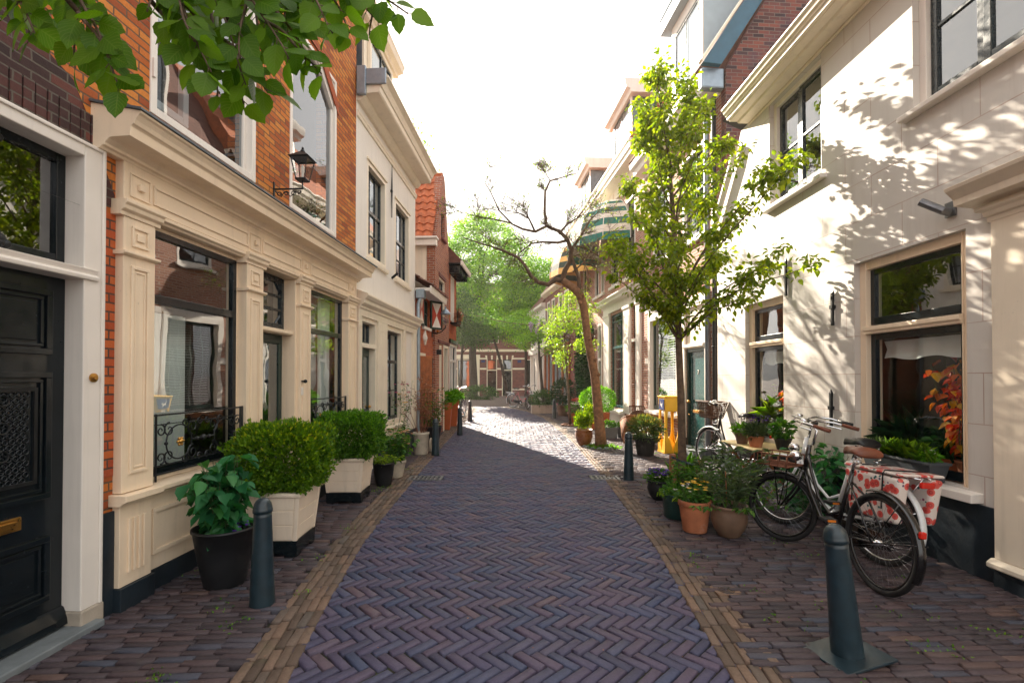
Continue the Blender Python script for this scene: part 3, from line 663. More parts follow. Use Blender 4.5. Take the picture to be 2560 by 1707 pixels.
q = mk(); q.box(1.85, 3.05, -0.27, 0.10, 0, 0.045); q.build('doorstep', 'bluestone', A, bevel=0.008)

# shopfront
class ShopMB(MB):      # the shopfront starts at t 3.20 and stands 6 cm proud of the brickwork
    def P(s, t, o, z): return (3.20+(t-3.15)*1.0147, s.sgn*(o-0.04), z)
mk0 = mk; mk = lambda: ShopMB(-1, 0)
SF = mk(); O = 0.10
PIL = [(3.15, 3.41), (4.48, 4.75), (5.48, 5.74), (6.86, 7.17)]
BAY = [(3.41, 4.48), (5.74, 6.86)]; DOORBAY = (4.75, 5.48)
# stall risers and sills
for a, b in BAY:
    SF.box(a, b, -0.05, 0.055, 0.16, 0.70); panel(SF, a+0.04, b-0.05, 0.27, 0.60, 0.055, 0.03, 0.016)
    SF.prof([(-0.05, 0.70), (0.085, 0.70), (0.085, 0.715), (0.11, 0.725), (0.13, 0.735), (0.13, 0.765), (0.0, 0.785), (-0.05, 0.785)], a, b)
for i, (a, b) in enumerate(PIL):
    SF.box(a, b, -0.1, O, 0.78, 2.62)
    SF.box(a, b, -0.1, O-0.01, 0.16, 0.70)
    for k in range(4):
        x = a+0.07+k*(b-a-0.14)/3; SF.box(x-0.008, x+0.008, O-0.01, O+0.004, 0.24, 0.60)
    SF.prof([(-0.1, 0.70), (O+0.02, 0.70), (O+0.03, 0.715), (O+0.06, 0.73), (O+0.06, 0.77), (-0.1, 0.785)], a-0.03, b+0.03)
    panel(SF, a+0.055, b-0.055, 0.90, 2.30, O, 0.022, 0.012); panel(SF, a+0.085, b-0.085, 0.935, 2.265, O, 0.012, 0.007)
    SF.prof([(-0.05, 2.36), (O+0.012, 2.36), (O+0.03, 2.372), (O+0.03, 2.388), (-0.05, 2.392)], a-0.02, b+0.02)
    panel(SF, a+0.06, b-0.06, 2.43, 2.57, O, 0.018, 0.012); SF.box(a+0.10, b-0.10, O, O+0.012, 2.475, 2.525)
    SF.prof([(-0.1, 2.62), (O+0.01, 2.62), (O+0.012, 2.645), (O+0.035, 2.66), (O+0.04, 2.685), (O+0.055, 2.70), (O+0.055, 2.722), (-0.1, 2.722)], a-0.035, b+0.035)
    panel(SF, a+0.045, b-0.045, 2.765, 2.925, O, 0.01, 0.006); SF.box((a+b)/2-0.022, (a+b)/2+0.022, O, O+0.022, 2.825, 2.869)
SF.box(3.15, 7.17, -0.1, O-0.003, 2.7225, 3.0)
for a, b in (*BAY, DOORBAY):
    SF.prof([(-0.08, 2.665), (O-0.02, 2.665), (O-0.01, 2.68), (O+0.012, 2.69), (O+0.012, 2.715), (-0.08, 2.72)], a, b)
    panel(SF, a-0.02, b+0.02, 2.775, 2.915, O-0.003, 0.022, 0.012)
crn = [(-0.1, 2.985), (O, 2.985), (O+0.01, 3.0), (O+0.03, 3.005), (O+0.035, 3.02), (O+0.06, 3.045), (O+0.075, 3.05), (O+0.20, 3.055), (O+0.205, 3.115), (O+0.215, 3.125), (O+0.225, 3.13), (O+0.235, 3.155), (O+0.255, 3.185), (O+0.27, 3.195), (O+0.27, 3.21), (-0.1, 3.30)]
SF.prof(crn, 2.97, 7.25)
# jambs of the door recess
SF.box(4.75, 4.79, -0.2, 0.06, 0.1, 2.66); SF.box(5.44, 5.48, -0.2, 0.06, 0.1, 2.66); SF.prof([(-0.14, 2.02), (0.02, 2.02), (0.04, 2.035), (0.04, 2.07), (-0.14, 2.075)], 4.79, 5.44)
sf = SF.build('shopfront', 'cream', A, bevel=0.004)
q = mk(); q.prof([(-0.1, 3.3005), (O+0.274, 3.211), (O+0.285, 3.211), (O+0.285, 3.224), (-0.1, 3.314)], 2.955, 7.265); q.build('lead_flashing', 'lead', sf)
q = mk()
for a, b in BAY: q.box(a, b, -0.05, 0.06, 0, 0.155)
for a, b in PIL: q.box(a-0.01, b+0.01, -0.1, O+0.012, 0, 0.158)
q.build('plinth', 'plinth_paint', sf, bevel=0.004)
for bi, (a, b) in enumerate(BAY):
    cur = [(a+0.06, a+0.62, 0.85, 2.05)] if bi == 0 else [(a+0.08, a+0.45, 0.85, 2.6), (b-0.45, b-0.1, 0.85, 2.6)]
    wi = window(mk, sf, a, b, 0.787, 2.664, o=0.02, fw=0.05, m='black_paint', hb=((0.72, 0.065),), frame=('cream', 0.03, -0.06, 0.012), curtain=cur)
    g = mk(); o_ = 0.075; x0, x1, z0, z1 = a+0.02, b-0.02, 0.84, 1.27      # wrought iron railing
    for z in (z0, z1): g.tube([(x0, o_, z), (x1, o_, z)], 0.007, 6)
    g.tube([(x0, o_, z0+0.06), (x1, o_, z0+0.06)], 0.005, 6); g.tube([(x0, o_, z1-0.07), (x1, o_, z1-0.07)], 0.004, 6)
    for x in (x0, x0+0.03, x1-0.03, x1): g.tube([(x, o_, z0-0.05), (x, o_, z1+0.01)], 0.008, 6)
    cx = (x0+x1)/2; zc = (z0+z1)/2
    def scroll(cx, cz, r0, a0, turns, dirn=1, r=0.0055):
        P_ = []
        for i in range(26):
            f = i/25; an = a0+dirn*turns*2*math.pi*f; rr = r0*(1-0.8*f); P_.append((cx+rr*math.cos(an), o_, cz+rr*math.sin(an)))
        g.tube(P_, [r*(1.25-0.5*i/25) for i in range(26)], 5)
    for sx in (-1, 1):
        g.torus((cx+sx*0.26, o_, zc), 0.13, 0.006, 'y', 30, 5)
        for sz in (-1, 1):
            scroll(cx+sx*0.36, zc+sz*0.10, 0.055, R(90)*sz, 1.2, -sx*sz); scroll(cx+sx*0.44, zc+sz*0.10, 0.045, R(90)*sz, 1.3, sx*sz)
            scroll(cx+sx*0.12, zc+sz*0.10, 0.06, R(-90)*sz, 1.4, sx*sz); scroll(cx+sx*0.20, zc+sz*0.135, 0.035, 0, 1.3, sz); scroll(cx+sx*0.045, zc+sz*0.145, 0.03, 0, 1.4, -sz)
        g.tube([(cx+sx*0.13, o_, zc), (cx+sx*0.02, o_, zc)], 0.009, 6); g.ball((cx+sx*0.07, o_, zc), 0.018, 5); g.ball((cx+sx*0.39, o_, zc), 0.014, 5)
    g.ball((cx, o_, zc), 0.026, 6)
    rl = g.build('railing', 'iron', sf)
    g2 = mk(); g2.ball((cx-0.26, o_+0.008, zc), 0.022, 6)
    for k in range(6): g2.ball((cx-0.26+0.026*math.cos(k*1.047), o_+0.01, zc+0.026*math.sin(k*1.047)), 0.012, 5)
    g2.build('gilt_flower', 'brass', rl, smooth=True)
# shop door
q = mk(); q.box(4.79, 5.44, -0.14, -0.09, 0.1, 2.02); panel(q, 4.86, 5.37, 0.2, 0.75, -0.09, 0.03, 0.015); panel(q, 4.86, 5.37, 0.85, 1.95, -0.09, 0.03, 0.015)
sdoor = q.build('door', 'green_paint', sf, bevel=0.005)
q = mk(); q.box(4.90, 5.33, -0.0895, -0.086, 0.89, 1.91); q.build('pane', 'glass_bright', sdoor)
q = mk(); q.ball((5.52, 0.145, 1.50), 0.022, 6); q.tube([(5.52, 0.10, 1.50), (5.52, 0.14, 1.50)], 0.01, 8); q.build('bell_pull', 'iron', sf, smooth=True)
q = mk(); q.box(5.50, 5.54, O, O+0.014, 1.34, 1.43); q.build('nameplate', 'white_paint', sf, bevel=0.003)
fl = mk()
for a, b, c, e in ((4.79, 4.84, 2.08, 2.66), (5.39, 5.44, 2.08, 2.66), (4.84, 5.39, 2.08, 2.14), (4.84, 5.39, 2.60, 2.66)): fl.box(a, b, -0.12, -0.07, c, e)
for pa, pb in (((4.84, 2.24), (4.94, 2.14)), ((5.39, 2.24), (5.29, 2.14)), ((4.84, 2.50), (4.94, 2.60)), ((5.39, 2.50), (5.29, 2.60))): fl.tube([(pa[0], -0.095, pa[1]), (pb[0], -0.095, pb[1])], 0.018, 4)
fl.box(4.84, 5.39, -0.115, -0.075, 2.285, 2.31); fl.box(4.84, 5.39, -0.115, -0.075, 2.44, 2.465)
fo = fl.build('fanlight', 'dark_sash', sf, bevel=0.004); q = mk(); q.quad((4.84, -0.095, 2.14), (5.39, -0.095, 2.14), (5.39, -0.095, 2.6), (4.84, -0.095, 2.6)); q.build('pane', 'glass', fo)
q = mk(); q.box(4.72, 5.51, -0.15, 0.12, 0, 0.1); q.build('doorstep', 'bluestone', sf, bevel=0.006)
mk = mk0
# upper windows
w1 = window(mk, A, 3.47, 4.76, 3.46, 5.62, o=-0.055, fw=0.035, m='white_paint', pane='glass_bright', frame=('white_paint', 0.06, -0.12, 0.012))
q = mk()
for a, b, c, e in ((3.57, 3.62, 3.6, 4.35), (3.92, 3.98, 3.6, 4.35), (3.62, 3.92, 3.6, 3.66), (3.62, 3.92, 4.27, 4.35)): q.box(a, b, -0.14, -0.09, c, e)
q.box(3.55, 4.0, -0.14, -0.06, 4.35, 4.40); q.build('casement', 'white_paint', w1, bevel=0.004)
q = mk(); q.box(3.475, 3.5, 0.012, 0.03, 3.72, 3.86); q.build('hinge', 'white_paint', w1, bevel=0.003)
w2 = window(mk, A, 5.42, 6.65, 3.46, 5.62, o=-0.03, fw=0.03, m='white_paint', pane='glass_bright', frame=('white_paint', 0.05, -0.12, 0.012))
q = mk(); q.poly([(6.12, 5.57), (6.57, 5.57), (6.57, 5.2)], -0.07, -0.005); q.build('corner_fillet', 'white_paint', w2)
q = mk(); q.poly([(6.10, 5.68), (6.70, 5.18), (6.70, 5.34), (6.22, 5.74), (5.42, 5.74), (5.42, 5.68)], 0.003, 0.02); q.build('arch_course', 'brick_scarlet', A)

# lantern on its bracket
LN = FL.thing('wall_lantern', 'black four-sided wall lantern on a scrolled iron bracket above the shop cornice', 'lantern', 5.10, 0, 3.39); LN.scale = (0.64, 0.64, 0.64)
lm = lambda: MB(-1, 0)
b = lm(); b.box(-0.02, 0.02, 0, 0.014, -0.02, 0.34); b.box(-0.012, 0.012, 0.014, 0.50, 0.21, 0.232)
P_ = [(0, 0.03+0.05*i, 0.19-0.10*math.sin(i*0.9)**2) for i in range(9)]; b.tube(P_, 0.008, 6)
for c_, z_, r_ in ((0.10, 0.14, 0.04), (0.22, 0.15, 0.038), (0.34, 0.15, 0.042), (0.44, 0.17, 0.03)):
    b.tube([(0, c_+r_*(1-0.02*k)*math.cos(k*0.5), z_+r_*(1-0.035*k)*math.sin(k*0.5)) for k in range(16)], 0.007, 5)
b.tube([(0, 0.49, 0.22), (0, 0.49, 0.36)], 0.012, 8); b.build('bracket', 'iron', LN)
h = lm(); c_ = 0.49
for sx in (-1, 1):
    for sy in (-1, 1): h.tube([(sx*0.075, c_+sy*0.075, 0.37), (sx*0.135, c_+sy*0.135, 0.70)], 0.009, 6)
for s_, z_ in ((0.08, 0.365), (0.14, 0.70)):
    for k in (-1, 1): h.box(-s_, s_, c_+k*s_-0.01, c_+k*s_+0.01, z_-0.01, z_+0.01); h.box(k*s_-0.01, k*s_+0.01, c_-s_, c_+s_, z_-0.01, z_+0.01)
h.box(-0.08, 0.08, c_-0.08, c_+0.08, 0.352, 0.364)
h.build('frame', 'iron', LN)
h = lm(); h.add([(-0.17, c_-0.17, 0.71), (0.17, c_-0.17, 0.71), (0.17, c_+0.17, 0.71), (-0.17, c_+0.17, 0.71), (-0.03, c_-0.03, 0.83), (0.03, c_-0.03, 0.83), (0.03, c_+0.03, 0.83), (-0.03, c_+0.03, 0.83)], [(0, 3, 2, 1), (4, 5, 6, 7), (0, 1, 5, 4), (1, 2, 6, 5), (2, 3, 7, 6), (3, 0, 4, 7)])
h.lathe([(0.04, 0.83), (0.03, 0.86), (0.012, 0.87), (0.022, 0.89), (0.002, 0.915)], (0, c_, 0), 12); h.build('lantern_roof', 'iron', LN)
h = lm()
for k in (-1, 1):
    h.quad((-0.075, c_+k*0.078, 0.37), (0.075, c_+k*0.078, 0.37), (0.133, c_+k*0.137, 0.70), (-0.133, c_+k*0.137, 0.70)); h.quad((k*0.078, c_-0.075, 0.37), (k*0.078, c_+0.075, 0.37), (k*0.137, c_+0.133, 0.70), (k*0.137, c_-0.133, 0.70))
h.build('panes', 'lamp_glass', LN); h = lm(); h.lathe([(0.018, 0.38), (0.018, 0.46), (0.03, 0.50), (0.03, 0.58), (0.01, 0.61)], (0, c_, 0), 12); h.build('bulb', 'white_paint', LN)

# --- white plastered house
B = FL.thing('white_house', 'white plastered house with heavy cream cornice and low cream ground floor front', 'house', 0)
w = mk(); w.wall(7.381, 10.9, 0, 6.15, [(7.55, 8.3, 0.05, 2.5), (8.8, 9.85, 0.62, 2.5), (7.85, 8.83, 3.5, 5.10), (9.36, 10.42, 3.47, 5.02)], 0.25); w.build('wall', 'white_plaster', B)
shell(mk, B, 7.381, 10.9, 6.1, 4.0, (3.0,))
q = mk(); q.prof([(0.0, 6.17), (0.0, 6.2), (-2.0, 8.6), (-4.2, 6.2), (-4.2, 6.1), (-0.2, 6.1)], 7.381, 10.9); q.build('roof', 'tile_dark', B)
q = mk()
q.prof([(0, 5.56), (0.02, 5.56), (0.03, 5.575), (0.03, 5.60), (0.045, 5.62), (0.045, 5.65), (0, 5.66)], 7.39, 10.9)
q.prof([(0, 5.80), (0.05, 5.80), (0.10, 5.84), (0.13, 5.90), (0.34, 5.91), (0.36, 5.93), (0.37, 6.0), (0.39, 6.01), (0.40, 6.03), (0.43, 6.09), (0.48, 6.13), (0.50, 6.14), (0.50, 6.17), (-0.1, 6.19)], 7.39, 10.9)
cn = q.build('cornice', 'cream_light', B, bevel=0.004)
q = mk(); q.box(7.33, 7.388, 0.02, 0.16, 5.86, 6.30); q.box(7.345, 7.387, 0.16, 0.47, 6.02, 6.26); q.build('lead_cap', 'zinc', B, bevel=0.01)
# dormer on the white house
q = mk(); q.box(7.75, 9.25, -1.6, -0.02, 6.25, 7.35)
dm = q.build('dormer', 'cream_light', B)
q = mk(); q.prof([(-0.1, 7.34), (0.06, 7.34), (0.08, 7.40), (0.16, 7.42), (0.18, 7.50), (0.2, 7.54), (-1.6, 7.58)], 7.65, 9.35); q.build('dormer_cornice', 'cream_light', dm, bevel=0.004)
q = mk(); q.box(7.74, 7.748, -1.6, -0.05, 6.25, 7.34); q.build('dormer_cheek', 'lead', dm)
window(mk, dm, 7.9, 9.1, 6.45, 7.3, o=0.02, fw=0.05, m='dark_sash', vb=(0.5,), frame=('cream_light', 0.07, -0.018, 0.035), pane='glass_bright')
for (a, b, c, e) in ((7.85, 8.83, 3.5, 5.10), (9.36, 10.42, 3.47, 5.02)):
    window(mk, B, a, b, c, e, o=-0.075, fw=0.045, m='dark_sash', vb=(0.34, 0.67), hb=((0.53, 0.06), 0.27), pane='glass_bright', frame=('cream_light', 0.07, -0.2, 0.004), curtain=[(a+0.12, a+0.3, c+0.1, e-0.1), (b-0.42, b-0.1, c+0.1, e-0.1)])
    q = mk(); q.prof([(0, c-0.075), (0.05, c-0.075), (0.055, c-0.01), (0, c)], a-0.03, b+0.03); q.prof([(0, e), (0.03, e), (0.035, e+0.035), (0, e+0.04)], a-0.02, b+0.02); q.build('sill', 'cream_light', B, bevel=0.004)
q = mk(); q.prof([(0, 2.5), (0.05, 2.5), (0.055, 2.60), (0.075, 2.62), (0.075, 2.65), (0.13, 2.69), (0.135, 2.74), (0.16, 2.76), (0.19, 2.80), (0.19, 2.83), (0, 2.90)], 7.40, 10.92)
for a, b in ((7.39, 7.54), (8.31, 8.79), (9.86, 10.02), (10.6, 10.88)):
    q.box(a, b, 0, 0.05, 0.42, 2.5); panel(q, a+0.03, b-0.03, 0.6, 2.35, 0.05, 0.012, 0.007)
q.box(8.79, 9.86, 0, 0.04, 0.42, 0.60); q.prof([(0, 0.60), (0.10, 0.60), (0.10, 0.63), (0, 0.645)], 8.79, 9.86)
q.build('ground_floor_front', 'cream_light', B, bevel=0.004)
q = mk(); q.box(7.385, 7.545, 0, 0.062, 0, 0.40); q.box(8.305, 10.9, 0, 0.062, 0, 0.40); q.build('plinth', 'plinth_paint', B, bevel=0.004)
q = mk(); q.box(7.62, 8.23, -0.13, -0.09, 0.1, 2.02); panel(q, 7.70, 8.15, 0.25, 0.85, -0.09, 0.03, 0.015); panel(q, 7.70, 8.15, 0.98, 1.92, -0.09, 0.03, 0.015)
dd = q.build('door', 'green_paint', B, bevel=0.004)
q = mk(); q.box(7.735, 8.115, -0.0895, -0.085, 1.02, 1.88); q.build('pane', 'glass', dd); q = mk(); q.ball((8.17, -0.06, 1.05), 0.028, 6); q.build('door_knob', 'brass', dd, smooth=True)
q = mk(); q.box(7.55, 7.62, -0.2, 0.02, 0.1, 2.5); q.box(8.23, 8.3, -0.2, 0.02, 0.1, 2.5); q.box(7.62, 8.23, -0.2, 0.02, 2.02, 2.09); q.box(7.62, 8.23, -0.2, 0.02, 2.43, 2.5); q.build('door_frame', 'cream_light', B, bevel=0.004)
window(mk, B, 7.62, 8.23, 2.09, 2.43, o=-0.09, fw=0.035, vb=(0.33, 0.66), name='fanlight')
window(mk, B, 8.8, 9.85, 0.645, 2.5, o=-0.06, fw=0.05, m='dark_sash', vb=(0.5,), hb=((0.66, 0.06), 0.33), frame=('cream_light', 0.09, -0.2, 0.015), curtain=[(9.2, 9.75, 0.8, 2.3)])
q = mk()
for (x, z0, z1) in ((9.10, 4.55, 5.55),): q.tube([(x, 0.025, z0), (x, 0.025, (z0+z1)/2), (x, 0.025, z1)], [0.008, 0.016, 0.006], 6); q.box(x-0.02, x+0.02, 0, 0.04, (z0+z1)/2-0.02, (z0+z1)/2+0.02)
q.tube([(9.18, 0, 3.42), (9.18, 0.12, 3.52)], 0.025, 8); q.build('wall_anchor', 'iron', B)
q = mk(); q.tube([(10.93, 0.07, 0.1), (10.93, 0.07, 3.2), (10.93, 0.12, 3.35)], 0.045, 12); q.box(10.84, 11.02, 0.03, 0.22, 3.32, 3.52); q.build('downspout', 'zinc', B, bevel=0.006)

# --- low brick cottage with shutters
Cc = FL.thing('cottage', 'low red brick cottage with red and white shutters under a pantiled eave', 'cottage', 0)
w = mk(); w.wall(10.901, 12.75, 0, 3.55, [(11.05, 11.85, 0.02, 2.12), (12.12, 12.62, 0.4, 2.05), (11.6, 12.28, 2.78, 3.46)], 0.22); w.build('wall', 'brick_scarlet', Cc)
shell(mk, Cc, 10.901, 12.75, 3.5, 3, (2.3,))
q = mk(); q.box(10.9, 12.72, 0.0, 0.34, 3.49, 3.56); q.prof([(0.34, 3.44), (0.36, 3.44), (0.38, 3.60), (0.34, 3.60)], 10.88, 12.74); q.build('eave_board', 'white_paint', Cc, bevel=0.004)
def tiles(fn, cols, rows, name, matname, par, amp=0.028):
    """pantiles: fn(u,v) -> (point, normal) over the roof plane, u across, v up"""
    m = MB(); vs = []; fs = []; nu = cols*6
    for r_ in range(rows):
        b0 = len(vs)
        for e, lift in ((0, 0.03), (1, 0.0)):
            for i in range(nu+1):
                u = i/nu; v = (r_+e*1.04)/rows; p_, n_ = fn(u, v); h_ = lift+amp*math.sin(i/6*2*math.pi); vs.append(tuple(Vector(p_)+Vector(n_)*h_))
        for i in range(nu+1):
            p_, n_ = fn(i/nu, r_/rows); vs.append(tuple(Vector(p_)+Vector(n_)*(-0.01)))
        for i in range(nu): fs += [(b0+i, b0+i+1, b0+nu+2+i, b0+nu+1+i), (b0+i, b0+2*(nu+1)+i, b0+2*(nu+1)+i+1, b0+i+1)]
    m.v = vs; m.f = fs; m.mi = [0]*len(fs); return m.build(name, matname, par, recalc=False)
tiles(lambda u, v: ((10.9+1.84*u, -(0.40-2.6*v), 3.60+1.5*v), (0, -0.5, 0.866)), 8, 8, 'roof', 'tile_dark', Cc)
q = mk(); q.box(11.02, 11.09, -0.15, 0.02, 0.02, 2.12); q.box(11.78, 11.85, -0.15, 0.02, 0.02, 2.12); q.box(11.09, 11.78, -0.15, 0.02, 2.05, 2.12); q.build('door_frame', 'cream_light', Cc, bevel=0.004)
q = mk(); q.poly([(0, 0.05), (0.34, 0.05), (0.34, 2.03), (0, 2.03)], -0.02, 0.02)
for k in range(4): q.box(0.02+0.08*k, 0.085+0.08*k, 0.02, 0.027, 0.08, 2.0)
dd = q.build('door', 'orange_wood', Cc, bevel=0.004); dd.location = (11.06, -0.03, 0); dd.rotation_euler = (0, 0, R(-55))
q = mk(); q.box(11.44, 11.78, -0.12, -0.08, 0.05, 2.05); q.build('door_leaf', 'green_paint', Cc, bevel=0.004)
window(mk, Cc, 11.6, 12.28, 2.78, 3.46, o=-0.04, fw=0.04, m='green_paint', vb=(0.2, 0.4, 0.6, 0.8), hb=(0.5,), pane='glass')
q = mk(); q.prof([(0, 2.70), (0.06, 2.70), (0.06, 2.77), (0, 2.78)], 11.55, 12.33); q.build('sill', 'white_paint', Cc, bevel=0.004)
for (a, b, rot) in ((11.08, 11.58, 0), (12.32, 12.72, 35)):
    wd = b-a; s_ = mk(); s_.box(0, wd, 0, 0.03, 0, 0.72); panel(s_, 0, wd, 0, 0.72, 0.03, 0.05, 0.01)
    so = s_.build('shutter', 'green_paint', Cc, bevel=0.003); so.location = (a, -0.015, 2.77); so.rotation_euler = (0, 0, R(-rot))
    q = mk(); q.add([(0.05, 0.034, 0.05), (wd/2, 0.034, 0.36), (0.05, 0.034, 0.67), (wd-0.05, 0.034, 0.05), (wd-0.05, 0.034, 0.67)], [(0, 1, 2), (3, 4, 1)]); q.build('red_triangles', 'red_paint', so, recalc=False)
    q = mk(); q.add([(0.05, 0.034, 0.05), (wd-0.05, 0.034, 0.05), (wd/2, 0.034, 0.36), (0.05, 0.034, 0.67), (wd-0.05, 0.034, 0.67)], [(0, 1, 2), (3, 2, 4)]); q.build('white_triangles', 'white_paint', so, recalc=False)
q = mk(); q.box(12.13, 12.36, 0, 0.03, 0.42, 2.03); q.box(12.38, 12.61, 0, 0.03, 0.42, 2.03); q.build('shutter', 'black_paint', Cc, bevel=0.004)
q = mk()
pts = [(11.79+0.13*math.cos(a*math.pi/12)*(1+0.16*math.cos(a*math.pi/3)), 2.50+0.16*math.sin(a*math.pi/12)*(1+0.16*math.cos(a*math.pi/3))) for a in range(24)]
q.poly(pts, 0, 0.035); q.ball((11.79, 0.045, 2.50), 0.06, 8, (1, 0.5, 1)); q.torus((11.79, 0.04, 2.50), 0.085, 0.012, 'y', 24, 6); q.build('stone_cartouche', 'white_paint', Cc)
# black wall lantern of the cottage
L2 = FL.thing('wall_lantern', 'small grey-topped street lantern on a curved bracket beside the cottage shutters', 'lantern', 12.60, 0, 2.70)
b = lm(); b.tube([(0, 0, 0.0), (0, 0.12, -0.03), (0, 0.25, 0.02), (0, 0.36, 0.13), (0, 0.36, 0.18)], 0.014, 8); b.torus((0, 0.12, 0.04), 0.05, 0.008, 'x', 16, 5); b.box(-0.03, 0.03, 0, 0.02, -0.12, 0.1); b.build('bracket', 'iron', L2)
h = lm(); h.lathe([(0.05, 0.18), (0.06, 0.2), (0.105, 0.48)], (0, 0.36, 0), 6); h.build('lamp_glass', 'lamp_glass', L2); h = lm(); h.lathe([(0.14, 0.48), (0.12, 0.52), (0.05, 0.60), (0.02, 0.62), (0.02, 0.66), (0.002, 0.69)], (0, 0.36, 0), 12); h.build('lantern_roof', 'zinc', L2)

# --- gabled house
D = FL.thing('gable_house', 'narrow red brick house with tall pointed gable and orange pantile roof', 'house', 0)
top = [(12.751, 5.05), (12.95, 5.40), (13.70, 7.20), (13.80, 7.32), (13.95, 7.32), (14.05, 7.20), (14.60, 5.45), (14.72, 5.05)]
w = mk(); w.wall(12.751, 14.72, 0, top, [(13.52, 14.02, 5.47, 6.20), (13.25, 14.12, 3.22, 4.32), (13.28, 13.52, 0.3, 2.42), (13.86, 14.52, 0.0, 2.46)], 0.22, o=0.05); w.build('wall', 'brick_red', D)
q = mk(); q.box(12.76, 12.9, -3.0, -0.18, 0, 5.0); q.box(14.6, 14.71, -3.0, -0.18, 0, 5.0); q.build('side_wall', 'cream_light', D)
q = mk()
for i in range(6): q.box(12.745, 12.757, -0.16+0.0, 0.045, 3.9+0.18*i, 3.9+0.18*i+0.10)
q.build('brick_quoins', 'brick_red', D)
shell(mk, D, 12.95, 14.58, 5.0, 3.0, (2.9,))
q = mk(); q.box(12.62, 12.80, -3.0, 0.10, 5.0, 5.17); q.prof([(-3, 5.17), (0.13, 5.17), (0.13, 5.22), (-3, 5.22)], 12.56, 12.82); q.build('gutter_board', 'white_paint', D, bevel=0.006)
sl = Vector((13.82-12.72, 0, 7.28-5.2)); nrm = Vector((-sl.z, 0, sl.x)).normalized()
tiles(lambda u, v: ((12.72+sl.x*v, -(-0.02-3.0*(1-u)), 5.2+sl.z*v), tuple(nrm)), 13, 9, 'roof', 'tile_orange', D, 0.03)
sl2 = Vector((13.92-14.8, 0, 7.28-5.1)); n2 = Vector((sl2.z, 0, -sl2.x)).normalized()
tiles(lambda u, v: ((14.8+sl2.x*v, -(-0.02-3.0*u), 5.1+sl2.z*v), tuple(n2)), 13, 9, 'roof', 'tile_orange', D, 0.03)
q = mk(); q.tube([(13.86, -3.0, 7.33), (13.86, 0.02, 7.33)], 0.09, 8); q.build('ridge_tiles', 'tile_orange', D)
window(mk, D, 13.52, 14.02, 5.47, 6.20, o=-0.03, fw=0.05, m='dark_sash', vb=(0.5,))
window(mk, D, 13.25, 14.12, 3.22, 4.32, o=-0.02, fw=0.05, m='dark_sash', vb=(0.5,), hb=((0.55, 0.05),), frame=('cream_light', 0.06, -0.15, 0.03), curtain=[(13.35, 13.6, 3.3, 4.2)])
q = mk(); q.box(13.18, 14.20, 0.05, 0.14, 3.13, 3.22); q.box(13.2, 14.17, 0.05, 0.075, 4.32, 4.42); q.box(13.5, 14.05, 0.05, 0.12, 5.40, 5.47); q.build('sill', 'brick_plum', D, bevel=0.004)
q = mk(); q.box(13.28, 13.34, -0.1, 0.065, 0.3, 2.42); q.box(13.46, 13.52, -0.1, 0.065, 0.3, 2.42); q.box(13.34, 13.46, -0.1, 0.065, 2.36, 2.42); q.box(13.84, 13.93, -0.1, 0.07, 0, 2.46); q.box(14.45, 14.54, -0.1, 0.07, 0, 2.46); q.box(13.93, 14.45, -0.1, 0.07, 2.38, 2.46); q.build('door_frame', 'cream_light', D, bevel=0.004)
q = mk(); q.box(13.34, 13.46, -0.06, -0.02, 0.3, 2.36); q.box(13.93, 14.45, -0.06, -0.02, 0.02, 2.38); q.build('door', 'green_paint', D)
q = mk(); q.box(13.1, 14.7, 0.05, 0.085, 2.48, 2.56); q.build('lintel', 'brick_plum', D, bevel=0.004)
q = mk(); q.box(12.95, 13.02, 0.05, 0.17, 2.15, 2.28); q.build('wall_light', 'black_plastic', D, bevel=0.01); q = mk(); q.box(12.92, 12.99, 0.05, 0.11, 2.72, 2.80); q.build('alarm_beacon', 'lamp_glass_amber', D, bevel=0.012)

# --- corner house with the bracketed eave
E_ = FL.thing('corner_house', 'bright orange corner house with deep bracketed eave and white upper window', 'house', 0)
w = mk(); w.wall(14.721, 16.15, 0, 5.0, [(15.12, 15.68, 3.3, 4.72), (14.86, 16.06, 0.0, 2.58)], 0.22, o=0.02); w.build('wall', 'brick_scarlet', E_)
q = mk(); q.box(16.0, 16.15, -4.0, -0.2, 0, 5.0); q.build('side_wall', 'brick_scarlet', E_)
shell(mk, E_, 14.73, 16.0, 4.95, 3.5, (2.8,))
q = mk(); q.box(14.62, 16.42, -0.2, 0.42, 4.96, 5.0)
for i in range(7): a = 14.72+0.24*i; q.poly([(a, 4.72), (a+0.05, 4.72), (a+0.05, 4.958), (a, 4.958)], 0.02, 0.38)
q.build('eave_brackets', 'black_paint', E_)
q = mk(); q.prof([(0.42, 4.93), (0.46, 4.93), (0.48, 5.06), (0.42, 5.06)], 14.6, 16.45); q.prof([(-4.0, 4.93), (0.46, 4.93), (0.46, 5.06), (-4, 5.06)], 16.42, 16.46); q.build('gutter_board', 'white_paint', E_, bevel=0.004)
q = mk(); q.prof([(0.44, 5.06), (0.44, 5.1), (-2.2, 7.9), (-5.0, 5.1), (-5.0, 5.0), (0.4, 5.0)], 14.73, 16.4); q.build('roof', 'tile_dark', E_)
window(mk, E_, 15.12, 15.68, 3.3, 4.72, o=-0.02, fw=0.05, m='white_paint', vb=(0.5,), hb=(0.5,), frame=('white_paint', 0.05, -0.1, 0.035))
q = mk(); q.box(15.05, 15.75, 0.02, 0.25, 3.2, 3.25)
for i in range(9): x = 15.06+0.085*i; q.box(x, x+0.012, 0.235, 0.247, 3.25, 3.62)
q.box(15.05, 15.75, 0.235, 0.247, 3.6, 3.62); bal = q.build('balcony', 'iron', E_)
